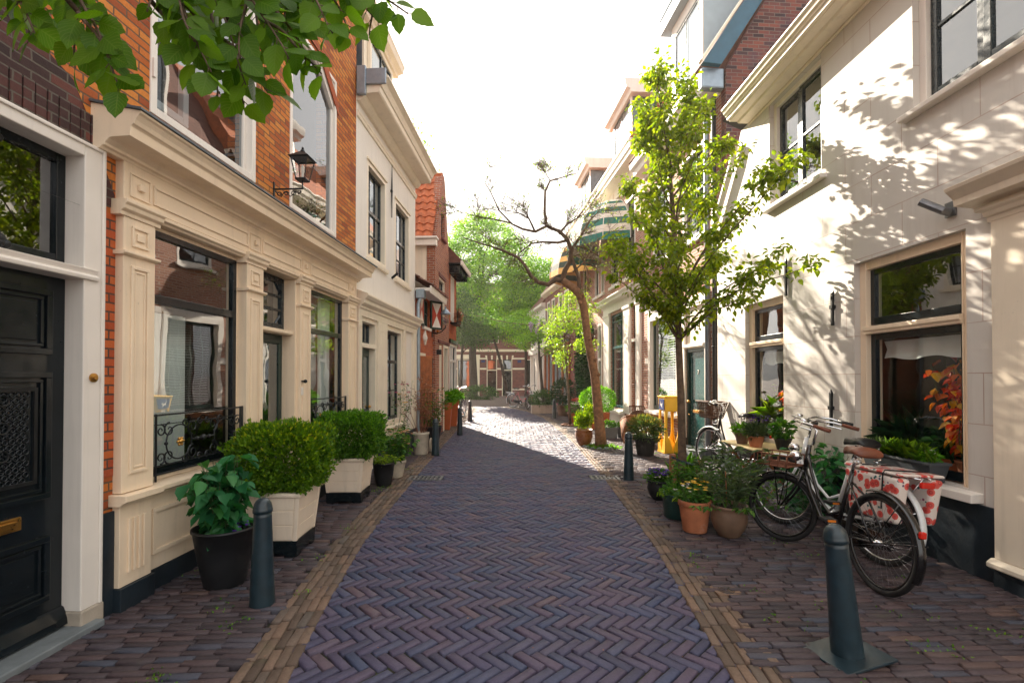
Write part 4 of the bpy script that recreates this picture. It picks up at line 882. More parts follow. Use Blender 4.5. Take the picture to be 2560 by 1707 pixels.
Pt, Dd = blob(260, (15.4, -0.22, 3.45), (0.36, 0.1, 0.28), 0.2); leaves('balcony_plant', Pt, Dd, 0.06, 'leaf_dry', bal)
q = mk(); q.box(14.86, 14.94, -0.1, 0.05, 0, 2.58); q.box(15.98, 16.06, -0.1, 0.05, 0, 2.58); q.box(14.94, 15.98, -0.1, 0.05, 2.50, 2.58); q.box(15.36, 15.43, -0.1, 0.04, 0, 2.5); q.box(14.94, 15.98, -0.1, 0.04, 2.02, 2.08); q.build('shopfront', 'white_paint', E_, bevel=0.004)
q = mk(); q.box(15.43, 15.98, -0.06, -0.02, 0.02, 2.02); q.build('door', 'green_paint', E_)
window(mk, E_, 14.94, 15.36, 0.4, 2.02, o=-0.02, fw=0.03); window(mk, E_, 14.94, 15.98, 2.08, 2.5, o=-0.02, fw=0.03, vb=(0.16, 0.33, 0.5, 0.66, 0.83))
q = mk(); q.box(14.94, 15.36, -0.08, 0.02, 0.0, 0.4); q.build('stall_riser', 'brick_scarlet', E_)
q = mk(); q.box(14.8, 16.12, 0.02, 0.09, 2.60, 2.72); q.build('lintel', 'black_paint', E_, bevel=0.006)
def rebase(th, F, t):
    th.location = F.W(t, 0)
    for c in th.children: c.location.x -= t
for th, t in ((A, 3.4), (B, 9.1), (Cc, 11.8), (D, 13.7), (E_, 15.4)): rebase(th, FL, t)

# ------------------------------------------------------------------ right row
# --- white stucco house
Rw = FR.thing('stucco_house', 'white stucco house with scored joints and big plant-filled windows', 'house', 0)
mr = lambda: FR.mb(0)
w = mr(); w.wall(1.0, 8.32, 0.0, [(1.0, 5.36), (7.45, 5.36), (7.75, 4.85), (8.32, 4.1)], [(3.83, 5.06, 0.66, 2.73), (6.35, 7.36, 0.73, 2.63), (5.56, 6.65, 3.88, 5.30), (3.2, 4.31, 3.92, 5.30), (1.6, 2.9, 0.6, 2.6)], 0.26)
w.build('wall', 'ashlar', Rw)
shell(mr, Rw, 1.0, 8.2, 4.0, 3.4, (3.1,)); q = mr(); q.quad((1.0, -3.4, 0), (8.2, -3.4, 0), (8.2, -3.4, 5.3), (1.0, -3.4, 5.3)); q.box(1.0, 8.2, -3.4, -0.26, 5.28, 5.3); q.build('back_wall', 'interior', Rw)
q = mr(); q.prof([(0.3, 5.50), (-3.4, 6.0), (-3.4, 5.36), (0.0, 5.36)], 1.0, 7.44); q.build('roof', 'roof_felt', Rw)
q = mr(); q.poly([(3.585, 0), (8.32, 0), (8.32, 0.40), (7.4, 0.40), (5.20, 0.57), (3.585, 0.57)], 0.0, 0.022); q.build('plinth', 'plinth_paint', Rw, bevel=0.005)
q = mr()
q.prof([(0.0, 5.305), (0.02, 5.305), (0.028, 5.32), (0.02, 5.335), (0.02, 5.36), (0.30, 5.365), (0.30, 5.375), (0.34, 5.38), (0.345, 5.415), (0.36, 5.425), (0.365, 5.445), (0.39, 5.46), (0.40, 5.49), (0.425, 5.52), (0.425, 5.535), (0.0, 5.56)], 1.0, 7.2)
q.prof([(0.02, 5.336), (0.17, 5.34), (0.19, 5.362), (0.02, 5.364)], 1.0, 7.2)
q.build('cornice', 'cream_light', Rw, bevel=0.003)
q = mr(); q.tube([(7.50, 0.07, 5.15), (7.62, 0.07, 4.9), (8.3, 0.075, 4.05)], 0.05, 10); q.build('rain_pipe', 'white_paint', Rw)
# ground floor windows
def rwin(t0, t1, z0, z1, zt, extra):
    fr = mr(); a, b = t0, t1
    fr.box(a, a+0.085, -0.22, -0.06, z0, z1); fr.box(b-0.085, b, -0.22, -0.06, z0, z1); fr.box(a+0.085, b-0.085, -0.22, -0.06, z1-0.085, z1)
    fr.prof([(-0.22, zt-0.045), (-0.035, zt-0.045), (-0.03, zt-0.02), (-0.015, zt-0.01), (-0.015, zt+0.03), (-0.22, zt+0.05)], a+0.085, b-0.085)
    for x0, x1 in ((a+0.085, a+0.095), (b-0.095, b-0.085)): fr.box(x0, x1, -0.22, -0.05, z0, z1)
    f = fr.build('window', 'cream', Rw, bevel=0.005)
    window(mr, f, a+0.096, b-0.096, zt+0.05, z1-0.086, o=-0.10, fw=0.055, m='black_paint', name='top_light', pane='glass')
    window(mr, f, a+0.096, b-0.096, z0+0.02, zt-0.046, o=-0.10, fw=0.06, m='black_paint', name='lower_light', pane='glass_clear')
    q = mr(); q.prof([(-0.22, z0-0.08), (0.10, z0-0.08), (0.10, z0-0.012), (-0.22, z0+0.015)], a-0.12, b+0.12); q.build('sill', 'white_paint', f, bevel=0.006)
    q = mr(); N = 24; vs = []
    for i in range(N+1):
        x = a+0.14+(b-a-0.28)*i/N; y = -0.20-0.012*math.sin(i*0.9)
        vs += [(x, y, zt-0.12), (x, y-0.02+0.01*math.sin(i*0.7), zt-0.20), (x, y, zt-0.30-0.015*math.sin(i*0.5))]
    q.add(vs, [(3*i+k, 3*i+3+k, 3*i+4+k, 3*i+1+k) for i in range(N) for k in (0, 1)]); q.build('roman_blind', 'curtain', f, smooth=True)
    return f
WB = rwin(3.83, 5.06, 0.66, 2.73, 2.03, 0); WS = rwin(6.35, 7.36, 0.73, 2.63, 2.03, 0)
# upper windows: pair of dark casements, far leaf open into the room
def upwin(t0, t1, z0, z1):
    fr = mr(); fr.box(t0, t0+0.07, -0.2, -0.06, z0, z1); fr.box(t1-0.07, t1, -0.2, -0.06, z0, z1); fr.box(t0+0.07, t1-0.07, -0.2, -0.06, z1-0.07, z1); fr.box(t0+0.07, t1-0.07, -0.2, -0.06, z0, z0+0.06)
    f = fr.build('window', 'white_paint', Rw, bevel=0.005); m_ = (t0+t1)/2
    window(mr, f, t0+0.075, m_-0.004, z0+0.065, z1-0.075, o=-0.08, fw=0.06, m='dark_sash', hb=((0.5, 0.03),), name='casement', pane='glass_bright')
    window(mr, f, m_+0.004, t1-0.075, z0+0.065, z1-0.075, o=-0.10, fw=0.06, m='dark_sash', hb=((0.5, 0.03),), name='casement', pane='glass_bright')
    q = mr(); q.prof([(-0.2, z0-0.06), (0.08, z0-0.06), (0.085, z0-0.01), (-0.2, z0+0.012)], t0-0.09, t1+0.09); q.build('sill', 'white_paint', f, bevel=0.01)
upwin(5.56, 6.65, 3.88, 5.30); upwin(3.2, 4.31, 3.92, 5.30)
q = mr()
for x, z0, z1 in ((6.25, 2.60, 3.10), (5.365, 2.12, 2.53), (5.40, 0.99, 1.42)):
    q.add([(x-0.012, 0.008, z0), (x+0.012, 0.008, z0), (x+0.012, 0.035, z0), (x-0.012, 0.035, z0), (x-0.016, 0.008, z1-0.05), (x+0.016, 0.008, z1-0.05), (x+0.016, 0.035, z1-0.05), (x-0.016, 0.035, z1-0.05), (x, 0.02, z1)],
      [(0, 1, 5, 4), (1, 2, 6, 5), (2, 3, 7, 6), (3, 0, 4, 7), (0, 3, 2, 1), (4, 5, 8), (5, 6, 8), (6, 7, 8), (7, 4, 8)]); q.box(x-0.024, x+0.024, 0, 0.045, (z0+z1)/2-0.02, (z0+z1)/2+0.02)
q.build('wall_anchors', 'iron', Rw)
q = mr(); q.box(4.19, 4.31, 0.022, 0.034, 0.30, 0.46); q.torus((4.25, 0.045, 0.36), 0.05, 0.008, 'y', 20, 6); q.tube([(4.25, 0.03, 0.42), (4.25, 0.06, 0.415)], 0.012, 6); q.build('mooring_ring', 'iron', Rw)
q = mr(); q.box(3.90, 3.99, 0, 0.02, 2.86, 2.98); q.tube([(3.95, 0.02, 2.90), (3.95, 0.07, 2.91), (4.05, 0.17, 3.02)], 0.032, 12); q.build('spotlight', 'steel', Rw)
# doorway surround at the near end
q = mr(); q.box(1.0, 3.58, 0.005, 0.055, 0.215, 2.72)
q.prof([(0.005, 2.70), (0.06, 2.70), (0.065, 2.735), (0.09, 2.74), (0.10, 2.77), (0.13, 2.785), (0.135, 2.80), (0.005, 2.805)], 1.0, 3.60)
q.prof([(0.005, 2.806), (0.06, 2.806), (0.07, 2.84), (0.22, 2.85), (0.225, 2.90), (0.25, 2.925), (0.29, 2.96), (0.30, 2.985), (0.005, 3.05)], 1.0, 3.70)
q.prof([(0.005, 0.14), (0.075, 0.14), (0.10, 0.155), (0.10, 0.185), (0.075, 0.205), (0.06, 0.213), (0.005, 0.214)], 1.0, 3.60)
q.build('door_surround', 'cream_light', Rw, bevel=0.004)
q = mr(); q.box(1.0, 3.583, 0.0, 0.06, 0, 0.139); q.build('surround_plinth', 'plinth_paint', Rw)
rebase(Rw, FR, 5.0)

# --- brick house with the green door
m2 = lambda: F2.mb(0)
G2 = F2.thing('brick_house', 'tall brick house with green front door and slatted blinds in its wide window', 'house', 0)
w = m2(); w.wall(8.45, 12.45, 0, 6.95, [(9.2, 10.05, 0.05, 2.95), (10.42, 12.19, 0.72, 3.06), (10.9, 11.9, 4.3, 6.1), (9.2, 10.2, 4.3, 6.1)], 0.25); w.build('wall', 'brick_pink', G2)
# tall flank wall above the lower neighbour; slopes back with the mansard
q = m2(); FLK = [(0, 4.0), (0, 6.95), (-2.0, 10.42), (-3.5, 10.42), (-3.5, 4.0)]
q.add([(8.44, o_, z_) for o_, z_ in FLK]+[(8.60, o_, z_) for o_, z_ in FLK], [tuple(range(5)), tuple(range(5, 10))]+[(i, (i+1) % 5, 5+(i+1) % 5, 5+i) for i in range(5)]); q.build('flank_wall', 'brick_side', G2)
q = m2()
a0, b0 = (0.46, 6.98), (-1.95, 10.6)
dx, dz = b0[0]-a0[0], b0[1]-a0[1]; L_ = math.hypot(dx, dz); nx, nz = dz/L_, -dx/L_
for t_, w_, m_ in ((8.36, 0.30, 0),):
    q.add([(8.34, a0[0], a0[1]), (8.34, b0[0], b0[1]), (8.34, b0[0]-0.27, b0[1]), (8.34, a0[0]-0.33, a0[1]-0.02), (8.439, a0[0], a0[1]), (8.439, b0[0], b0[1]), (8.439, b0[0]-0.27, b0[1]), (8.439, a0[0]-0.33, a0[1]-0.02)], [(0, 1, 2, 3), (4, 7, 6, 5), (0, 4, 5, 1), (3, 2, 6, 7), (0, 3, 7, 4), (1, 5, 6, 2)])
q.build('verge_board', 'blue_board', G2)
q = m2(); q.add([(8.30, a0[0]+0.02, a0[1]), (8.30, b0[0]+0.02, b0[1]), (8.43, b0[0]+0.02, b0[1]), (8.43, a0[0]+0.02, a0[1]), (8.30, a0[0]+0.05, a0[1]+0.03), (8.30, b0[0]+0.05, b0[1]+0.03), (8.43, b0[0]+0.05, b0[1]+0.03), (8.43, a0[0]+0.05, a0[1]+0.03)], [(0, 1, 2, 3), (4, 7, 6, 5), (0, 4, 5, 1), (1, 5, 6, 2), (2, 6, 7, 3), (3, 7, 4, 0)]); q.build('verge_trim', 'cream_light', G2)
q = m2(); q.prof([(0.40, 6.99), (0.43, 7.02), (-1.9, 10.5), (-3.6, 10.6), (-3.6, 6.99)], 8.61, 12.45); q.build('roof', 'tile_dark', G2)
q = m2(); q.prof([(0, 6.60), (0.04, 6.60), (0.06, 6.66), (0.30, 6.68), (0.32, 6.80), (0.40, 6.84), (0.42, 6.95), (0.40, 6.98), (0, 6.98)], 8.62, 12.45); q.build('cornice', 'white_paint', G2, bevel=0.004)
q = m2(); q.box(8.47, 8.62, 0.0, 0.42, 6.62, 6.98); q.build('gutter_end', 'zinc', G2, bevel=0.03)
q = m2(); q.tube([(9.05, 0.34, 6.62), (8.98, 0.12, 6.40), (8.96, 0.09, 6.2), (8.96, 0.09, 0.1)], 0.05, 12)
for z in (1.0, 2.6, 4.2, 5.8): q.torus((8.96, 0.09, z), 0.056, 0.01, 'z', 16, 4)
q.build('downspout', 'zinc', G2, smooth=True)
q = m2(); q.tube([(8.72, 0.08, 0.05), (8.72, 0.08, 6.6)], 0.042, 12)
for z in (0.9, 2.1, 3.6): q.torus((8.72, 0.08, z), 0.05, 0.01, 'z', 16, 4)
q.build('drainpipe', 'black_plastic', G2, smooth=True)
shell(m2, G2, 8.62, 12.42, 6.9, 3.4, (3.3,))
# dormer with pale boards
q = m2(); q.box(9.2, 10.6, -2.2, 0.02, 7.2, 9.2); dm = q.build('dormer', 'pale_blue_board', G2)
q = m2(); q.box(9.19, 9.3, 0.021, 0.05, 7.2, 9.2); q.box(10.5, 10.61, 0.021, 0.05, 7.2, 9.2); q.box(9.3, 10.5, 0.021, 0.05, 8.95, 9.2); q.build('dormer_front', 'white_paint', dm, bevel=0.004)
q = m2(); q.box(9.0, 10.85, -2.3, 0.22, 9.2, 9.52); q.build('dormer_fascia', 'pale_blue_board', dm, bevel=0.006); q = m2(); q.box(8.98, 10.87, -2.32, 0.24, 9.52, 9.55); q.build('roof_edge', 'blue_board', dm)
window(m2, dm, 9.32, 10.48, 7.4, 8.94, o=0.05, fw=0.06, vb=(0.5,), pane='glass_bright', th=0.025)
# white band with the door
q = m2(); q.box(10.06, 10.36, 0, 0.045, 0.30, 3.0); q.box(9.02, 9.19, 0, 0.045, 0.30, 3.0); q.box(9.02, 10.36, 0, 0.05, 3.0, 3.16); q.box(9.19, 10.06, 0, 0.04, 2.95, 3.0)
q.prof([(0, 2.12), (0.06, 2.12), (0.08, 2.15), (0.08, 2.20), (0, 2.22)], 9.19, 10.06); fs_ = q.build('door_surround', 'white_paint', G2, bevel=0.005)
q = m2(); q.box(9.19, 10.06, -0.05, -0.01, 2.22, 2.95); q.build('panel', 'cream_light', fs_)
q = m2(); q.box(10.05, 10.40, 0, 0.06, 0, 0.30); q.box(8.62, 9.2, 0, 0.06, 0, 0.30); q.build('plinth', 'plinth_paint', G2)
q = m2(); q.box(9.21, 9.27, -0.15, 0.0, 0.16, 2.12); q.box(9.98, 10.04, -0.15, 0.0, 0.16, 2.12); q.box(9.27, 9.98, -0.15, 0.0, 2.05, 2.12); q.build('door_frame', 'green_paint', fs_)
q = m2(); q.box(9.27, 9.98, -0.10, -0.05, 0.16, 2.05); panel(q, 9.33, 9.92, 0.3, 1.98, -0.05, 0.035, 0.012); gd = q.build('door', 'teal_paint', G2, bevel=0.004)
q = m2(); q.ball((9.93, 0.01, 1.05), 0.035, 7); q.ball((9.93, 0.0, 0.78), 0.02, 6); q.build('door_knob', 'brass', gd, smooth=True)
q = m2(); q.box(9.40, 9.85, -0.05, -0.035, 1.25-0.42, 1.25-0.36); q.build('letter_slot', 'brass', gd, bevel=0.004)
q = m2(); q.box(9.15, 10.08, -0.1, 0.25, 0, 0.155); q.build('doorstep', 'bluestone', G2, bevel=0.008)
cu = bpy.data.curves.new('house_number', 'FONT'); cu.body = '7'; cu.size = 0.13; cu.extrude = 0.004; cu.align_x = 'CENTER'
tn = bpy.data.objects.new('house_number', cu); COL.objects.link(tn)
me = bpy.data.meshes.new_from_object(tn.evaluated_get(bpy.context.evaluated_depsgraph_get())); bpy.data.objects.remove(tn)
tn = bpy.data.objects.new('house_number', me); me.materials.clear(); me.materials.append(M['white_paint']); COL.objects.link(tn); tn.parent = gd
tn.matrix_local = Matrix(((-1, 0, 0, 9.62), (0, 0, 1, -0.043), (0, 1, 0, 1.60), (0, 0, 0, 1)))
tn.matrix_local = Matrix.Translation((9.62, -0.043, 1.60)) @ Matrix(((-1, 0, 0, 0), (0, 0, 1, 0), (0, 1, 0, 0), (0, 0, 0, 1)))
# window with blinds
q = m2(); q.box(10.42, 10.52, -0.15, 0.035, 0.72, 3.06); q.box(12.06, 12.19, -0.15, 0.035, 0.72, 3.06); q.box(10.52, 12.06, -0.15, 0.035, 2.92, 3.06); q.prof([(-0.15, 0.66), (0.12, 0.66), (0.12, 0.72), (-0.15, 0.76)], 10.38, 12.24)
wf = q.build('window', 'white_paint', G2, bevel=0.005)
window(m2, wf, 10.525, 12.055, 0.77, 2.915, o=-0.06, fw=0.07, m='green_paint', name='sash')
q = m2()
for i in range(34): z = 0.88+i*0.06; q.add([(10.62, -0.17, z), (11.96, -0.17, z), (11.96, -0.205, z+0.022), (10.62, -0.205, z+0.022)], [(0, 1, 2, 3)])
for x in (10.8, 11.1, 11.4, 11.75): q.box(x-0.008, x+0.008, -0.165, -0.16, 0.86, 2.9)
q.build('slatted_blind', 'blind', wf, recalc=False)
q = m2(); q.box(10.41, 12.2, 0, 0.02, 3.06, 3.30); q.build('flat_arch', 'white_paint', G2)
q = m2()
for z0, z1 in ((1.88, 2.02), (3.15, 3.37)): q.box(12.2, 12.452, 0, 0.012, z0, z1)
q.build('stone_blocks', 'white_paint', G2, bevel=0.004)
for a, b in ((10.9, 11.9), (9.2, 10.2)):
    window(m2, G2, a, b, 4.3, 6.1, o=-0.06, fw=0.05, hb=((0.55, 0.05),), vb=(0.5,), frame=('white_paint', 0.07, -0.2, 0.006), pane='glass_bright')
    q = m2(); q.prof([(0, 4.22), (0.07, 4.22), (0.07, 4.29), (0, 4.30)], a-0.08, b+0.08); q.build('sill', 'white_paint', G2, bevel=0.005)
rebase(G2, F2, 10.4)

# --- brick house with the white shopfront and awnings
G3 = F2.thing('awning_house', 'brick house with tall white shopfront and two striped barrel awnings upstairs', 'house', 0)
OPEN = [(17.05, 17.6, 4.4, 6.6), (16.35, 16.75, 4.4, 6.6), (14.7, 15.5, 4.4, 6.6), (13.2, 14.0, 4.4, 6.6), (18.9, 19.5, 4.4, 6.6), (20.0, 20.5, 4.4, 6.6), (14.15, 15.58, 0.6, 3.5), (13.05, 13.5, 0.3, 3.5), (16.62, 17.12, 0.3, 3.4)]
w = m2(); w.wall(12.451, 20.9, 0, 7.6, OPEN, 0.25); w.build('wall', 'brick_pink', G3)
shell(m2, G3, 12.5, 20.85, 7.5, 3.4, (3.8,))
q = m2(); q.quad((12.46, 0, 6.9), (12.46, -3.5, 6.9), (12.46, -3.5, 7.7), (12.46, 0.0, 7.7)); q.build('gable_end', 'brick_pink', G3)
q = m2(); q.prof([(0, 7.02), (0.03, 7.02), (0.03, 7.30), (0.05, 7.32), (0.36, 7.36), (0.37, 7.44), (0.41, 7.48), (0.42, 7.58), (0.46, 7.66), (0.46, 7.69), (-0.2, 7.72)], 12.4, 20.95)
for i in range(4): a = 13.0+2.1*i; q.box(a, a+0.5, 0.031, 0.05, 7.08, 7.26)
q.build('cornice', 'cream_light', G3, bevel=0.004)
q = m2(); q.prof([(0.40, 7.72), (0.40, 7.75), (-1.8, 10.4), (-3.6, 10.5), (-3.6, 7.72)], 12.45, 20.9); q.build('roof', 'tile_orange', G3)
for (a, b, nm) in ((13.4, 15.2, 'dormer'), (18.2, 19.8, 'dormer')):
    q = m2(); q.box(a, b, -2.2, 0.0, 7.74, 9.35); dm = q.build(nm, 'lead', G3)
    q = m2(); q.box(a-0.005, a+0.12, 0.001, 0.03, 7.74, 9.35); q.box(b-0.12, b+0.005, 0.001, 0.03, 7.74, 9.35); q.build('dormer_front', 'white_paint', dm)
    q = m2(); q.prof([(-2.3, 9.35), (0.10, 9.35), (0.14, 9.45), (0.24, 9.48), (0.28, 9.62), (0.30, 9.72), (-2.3, 9.76)], a-0.22, b+0.22); q.build('dormer_cornice', 'white_paint', dm, bevel=0.005)
    window(m2, dm, a+0.125, b-0.125, 7.95, 9.34, o=0.03, fw=0.06, vb=(0.5,), pane='glass_bright', th=0.025)
q = m2(); q.lathe([(0.10, 0), (0.10, 0.5), (0.14, 0.5), (0.14, 0.6), (0.05, 0.68)], (16.4, -0.7, 8.4), 12); q.build('chimney_pot', 'terracotta', G3)
for a, b, c, e in OPEN[:6]:
    window(m2, G3, a, b, c, e, o=-0.06, fw=0.045, hb=((0.52, 0.05),), frame=('white_paint', 0.06, -0.2, 0.006), pane='glass_bright')
    q = m2(); q.prof([(0, c-0.09), (0.08, c-0.09), (0.085, c-0.01), (0, c)], a-0.1, b+0.1); q.build('sill', 'white_paint', G3, bevel=0.005)
def awning(t0, t1, zt, rad, cols, name='awning'):
    m = m2(); ns = 6; nb = 11; vs = []; fs = []
    tc = (t0+t1)/2; ht = (t1-t0)/2
    for i in range(ns+1):         # ribs round the half drum
        an = math.pi*i/ns
        for j in range(nb+1):
            e = 0.5*math.pi*j/nb; rr = math.sin(e)*0.985+0.015
            vs.append((tc-ht*math.cos(an)*rr, 0.03+rad*math.sin(an)*rr*1.0, zt-rad*0.15-(rad*1.1)*(1-math.cos(e))))
    for i in range(ns):
        for j in range(nb): fs.append((i*(nb+1)+j, (i+1)*(nb+1)+j, (i+1)*(nb+1)+j+1, i*(nb+1)+j+1))
    b_ = len(m.v); m.add(vs, fs); m.mi = [(k % nb) % 2 for k in range(len(fs))]
    o = m.build(name, cols, G3, recalc=False)
    sm = o.modifiers.new('cloth', 'SOLIDIFY'); sm.thickness = 0.008
    rb = m2()
    for i in range(ns+1): rb.tube([vs[i*(nb+1)+j] for j in range(nb+1)], 0.012, 5)
    rb.build('awning_ribs', 'white_paint', o)
awning(13.5, 17.1, 7.25, 1.45, ['awning_green', 'awning_white']); awning(17.2, 20.4, 7.15, 1.45, ['awning_amber', 'awning_dark'])
q = m2()
for a, b in ((15.6, 16.3), (13.55, 14.14), (12.72, 13.04)):
    q.box(a, b, 0, 0.06, 0.5, 3.5); panel(q, a+0.05, b-0.05, 0.7, 3.3, 0.06, 0.014, 0.008); q.box(a-0.02, b+0.02, 0, 0.09, 0.0, 0.42); q.box(a-0.02, b+0.02, 0, 0.09, 3.5, 3.58)
q.box(12.72, 16.3, 0, 0.055, 3.585, 3.78); q.box(14.14, 15.6, -0.05, 0.05, 0, 0.44); q.prof([(0, 0.44), (0.12, 0.44), (0.12, 0.52), (0, 0.58)], 14.15, 15.6)
q.prof([(0, 3.78), (0.06, 3.78), (0.08, 3.83), (0.24, 3.85), (0.25, 3.90), (0.31, 3.97), (0.31, 4.0), (0, 4.05)], 12.55, 16.45); panel(q, 14.3, 15.45, 0.08, 0.38, 0.05, 0.02, 0.012); q.box(13.05, 13.5, -0.15, 0.03, 2.52, 2.60)
s3 = q.build('shopfront', 'white_paint', G3, bevel=0.004)
window(m2, s3, 14.15, 15.58, 0.6, 3.5, o=-0.04, fw=0.07, m='teal_paint', vb=(0.36,), hb=((0.645, 0.08), (0.92, 0.05)))
q = m2(); q.box(13.06, 13.49, -0.12, -0.07, 0.3, 2.52); panel(q, 13.12, 13.43, 0.4, 0.95, -0.07, 0.02, 0.012); panel(q, 13.12, 13.43, 1.05, 2.42, -0.07, 0.02, 0.012); dd = q.build('door', 'teal_paint', s3); q = m2(); q.box(13.14, 13.41, -0.0695, -0.065, 1.08, 2.4); q.build('pane', 'glass_bright', dd)
q = m2(); q.tube([(13.45, -0.06, 1.35), (13.45, 0.0, 1.35), (13.38, 0.01, 1.35)], 0.012, 6); q.build('door_handle', 'chrome', dd); window(m2, s3, 13.06, 13.49, 2.6, 3.5, o=-0.06, fw=0.04, name='fanlight', pane='glass_bright')
q = m2(); q.box(16.62, 16.70, -0.1, 0.03, 0.3, 3.4); q.box(17.04, 17.12, -0.1, 0.03, 0.3, 3.4); q.box(16.70, 17.04, -0.1, 0.03, 3.32, 3.4); q.box(16.70, 17.04, -0.1, 0.05, 2.1, 2.2); q.build('door_frame', 'white_paint', G3, bevel=0.004)
q = m2(); q.box(16.70, 17.04, -0.08, -0.04, 0.3, 2.1); q.build('door', 'green_paint', G3); window(m2, G3, 16.7, 17.04, 2.2, 3.32, o=-0.03, fw=0.04, name='fanlight')
q = m2(); q.box(12.98, 13.55, -0.1, 0.2, 0, 0.28); q.box(16.5, 17.2, -0.1, 0.2, 0, 0.28); q.build('doorstep', 'bluestone', G3, bevel=0.008)
rebase(G3, F2, 16.0)

# --- plum brick house further along with the wood-framed shop
m3 = lambda: F3.mb(0)
G4 = F3.thing('plum_house', 'plum brick house beyond the trees with timber and teal shop windows', 'house', 0)
OP = [(22.23, 23.1, 4.3, 5.6), (23.4, 24.25, 4.3, 5.6), (24.9, 25.65, 4.3, 5.6), (26.0, 26.75, 4.3, 5.6), (22.4, 27.0, 0.1, 2.75)]
w = m3(); w.wall(20.9, 27.15, 0, 6.1, OP, 0.25); w.build('wall', 'brick_plum', G4); shell(m3, G4, 21.0, 27.1, 6.0, 3.4, (3.2,))
q = m3(); q.prof([(0, 5.9), (0.05, 5.9), (0.25, 6.02), (0.27, 6.14), (0, 6.18)], 20.9, 27.2); q.build('cornice', 'cream_light', G4)
q = m3(); q.prof([(0.2, 6.18), (0.2, 6.2), (-1.6, 8.6), (-3.4, 8.7), (-3.4, 6.18)], 20.9, 27.15); q.build('roof', 'tile_dark', G4)
for a, b, c, e in OP[:4]: window(m3, G4, a, b, c, e, o=-0.05, fw=0.05, m='green_paint', hb=((0.5, 0.06),), frame=('white_paint', 0.08, -0.2, 0.006), pane='glass_bright')
q = m3(); q.box(22.0, 27.1, 0, 0.10, 2.76, 3.15)
for a in (22.0, 23.18, 25.0, 26.1, 27.0): q.box(a, a+0.16, 0, 0.08, 0.05, 2.76)
s4 = q.build('shopfront', 'orange_wood', G4, bevel=0.006); q = m3(); q.box(22.0, 25.2, 0.0, 0.4, 3.16, 3.24); q.build('canopy', 'lead', s4)
for a, b in ((22.4, 23.18), (23.34, 25.0), (25.16, 26.1), (26.26, 27.0)):
    window(m3, s4, a, b, 0.45, 2.75, o=-0.03, fw=0.08, m='pale_blue_board', curtain=[(a+0.1, a+0.45, 0.6, 2.6)]); q = m3(); q.box(a, b, -0.05, 0.02, 0.05, 0.45); q.build('stall_riser', 'teal_paint', s4)
rebase(G4, F3, 24)
G5 = F3.thing('white_pilaster_house', 'white house front with narrow pilasters at the bend of the street', 'house', 0)
w = m3(); w.wall(27.151, 31.5, 0, 5.6, [(27.8, 28.7, 0.7, 2.7), (29.7, 30.6, 0.7, 2.7), (28.2, 29.1, 3.5, 4.9), (30, 30.9, 3.5, 4.9)], 0.25); w.build('wall', 'white_plaster', G5); shell(m3, G5, 27.2, 31.4, 5.5, 3, (3.1,))
q = m3()
for a in (27.2, 28.9, 29.35, 30.9): q.box(a, a+0.24, 0, 0.12, 0.0, 2.9)
q.box(27.16, 31.5, 0, 0.18, 2.9, 3.2); q.prof([(0, 5.4), (0.25, 5.5), (0.25, 5.65), (0, 5.7)], 27.16, 31.5); q.build('pilasters', 'white_paint', G5, bevel=0.005)
for a, b, c, e in ((27.8, 28.7, 0.7, 2.7), (29.7, 30.6, 0.7, 2.7), (28.2, 29.1, 3.5, 4.9), (30, 30.9, 3.5, 4.9)): window(m3, G5, a, b, c, e, o=-0.05, fw=0.06, vb=(0.5,))
q = m3(); q.prof([(0.2, 5.7), (-1.6, 7.8), (-3.2, 5.7)], 27.16, 31.5); q.build('roof', 'tile_dark', G5)
rebase(G5, F3, 29)

# --- terrace that closes the street (faces the camera)
FE = Facade(0, 0, 1); FE.p0 = Vector((0, 39.4, 0)); FE.u = Vector((1, 0.0, 0)); FE.rz = 0.0; FE.sgn = -1; FE.n = Vector((0, -1, 0))
me_ = lambda: FE.mb(0)
T = FE.thing('terrace_house', 'red brick terrace with cream bands and two dark doors closing the street', 'house', 0)
HO = [(-2.06, -1.22, 0, 2.96), (-0.82, 0.02, 0, 2.96), (-4.45, -3.0, 0.5, 2.96), (1.12, 1.78, 0.7, 2.96), (-4.2, -3.2, 4.3, 6.0), (-2.0, -1.1, 4.3, 6.0), (0.2, 1.1, 4.3, 6.0)]
w = me_(); w.wall(-9.0, 2.2, 0, 7.0, HO, 0.25); w.build('wall', 'brick_plum', T); shell(me_, T, -8.9, 2.1, 6.9, 3, (3.4,))
q = me_()
for z0, z1 in ((2.14, 2.28), (2.98, 3.10), (0.48, 0.60), (3.60, 3.80), (6.8, 7.05)):
    for a, b in ((-9, -4.47), (-2.62, -2.08), (-1.2, -0.84), (0.04, 1.1), (1.8, 2.2)):
        if z0 < 3.2: q.box(a, b, 0, 0.02, z0, z1)
    if z0 > 3.2: q.box(-9, 2.2, 0, 0.06, z0, z1)
for c_ in (-1.64, -0.4):
    for k in (-0.42, 0, 0.42): q.poly([(c_+k-0.06, 2.96), (c_+k+0.06, 2.96), (c_+k*1.12+0.08, 3.30), (c_+k*1.12-0.08, 3.30)], 0, 0.025)
q.box(-3.0, -2.64, 0, 0.08, 0.0, 3.25); q.box(-4.6, -2.6, 0, 0.09, 3.0, 3.35); q.build('stone_bands', 'cream_light', T)
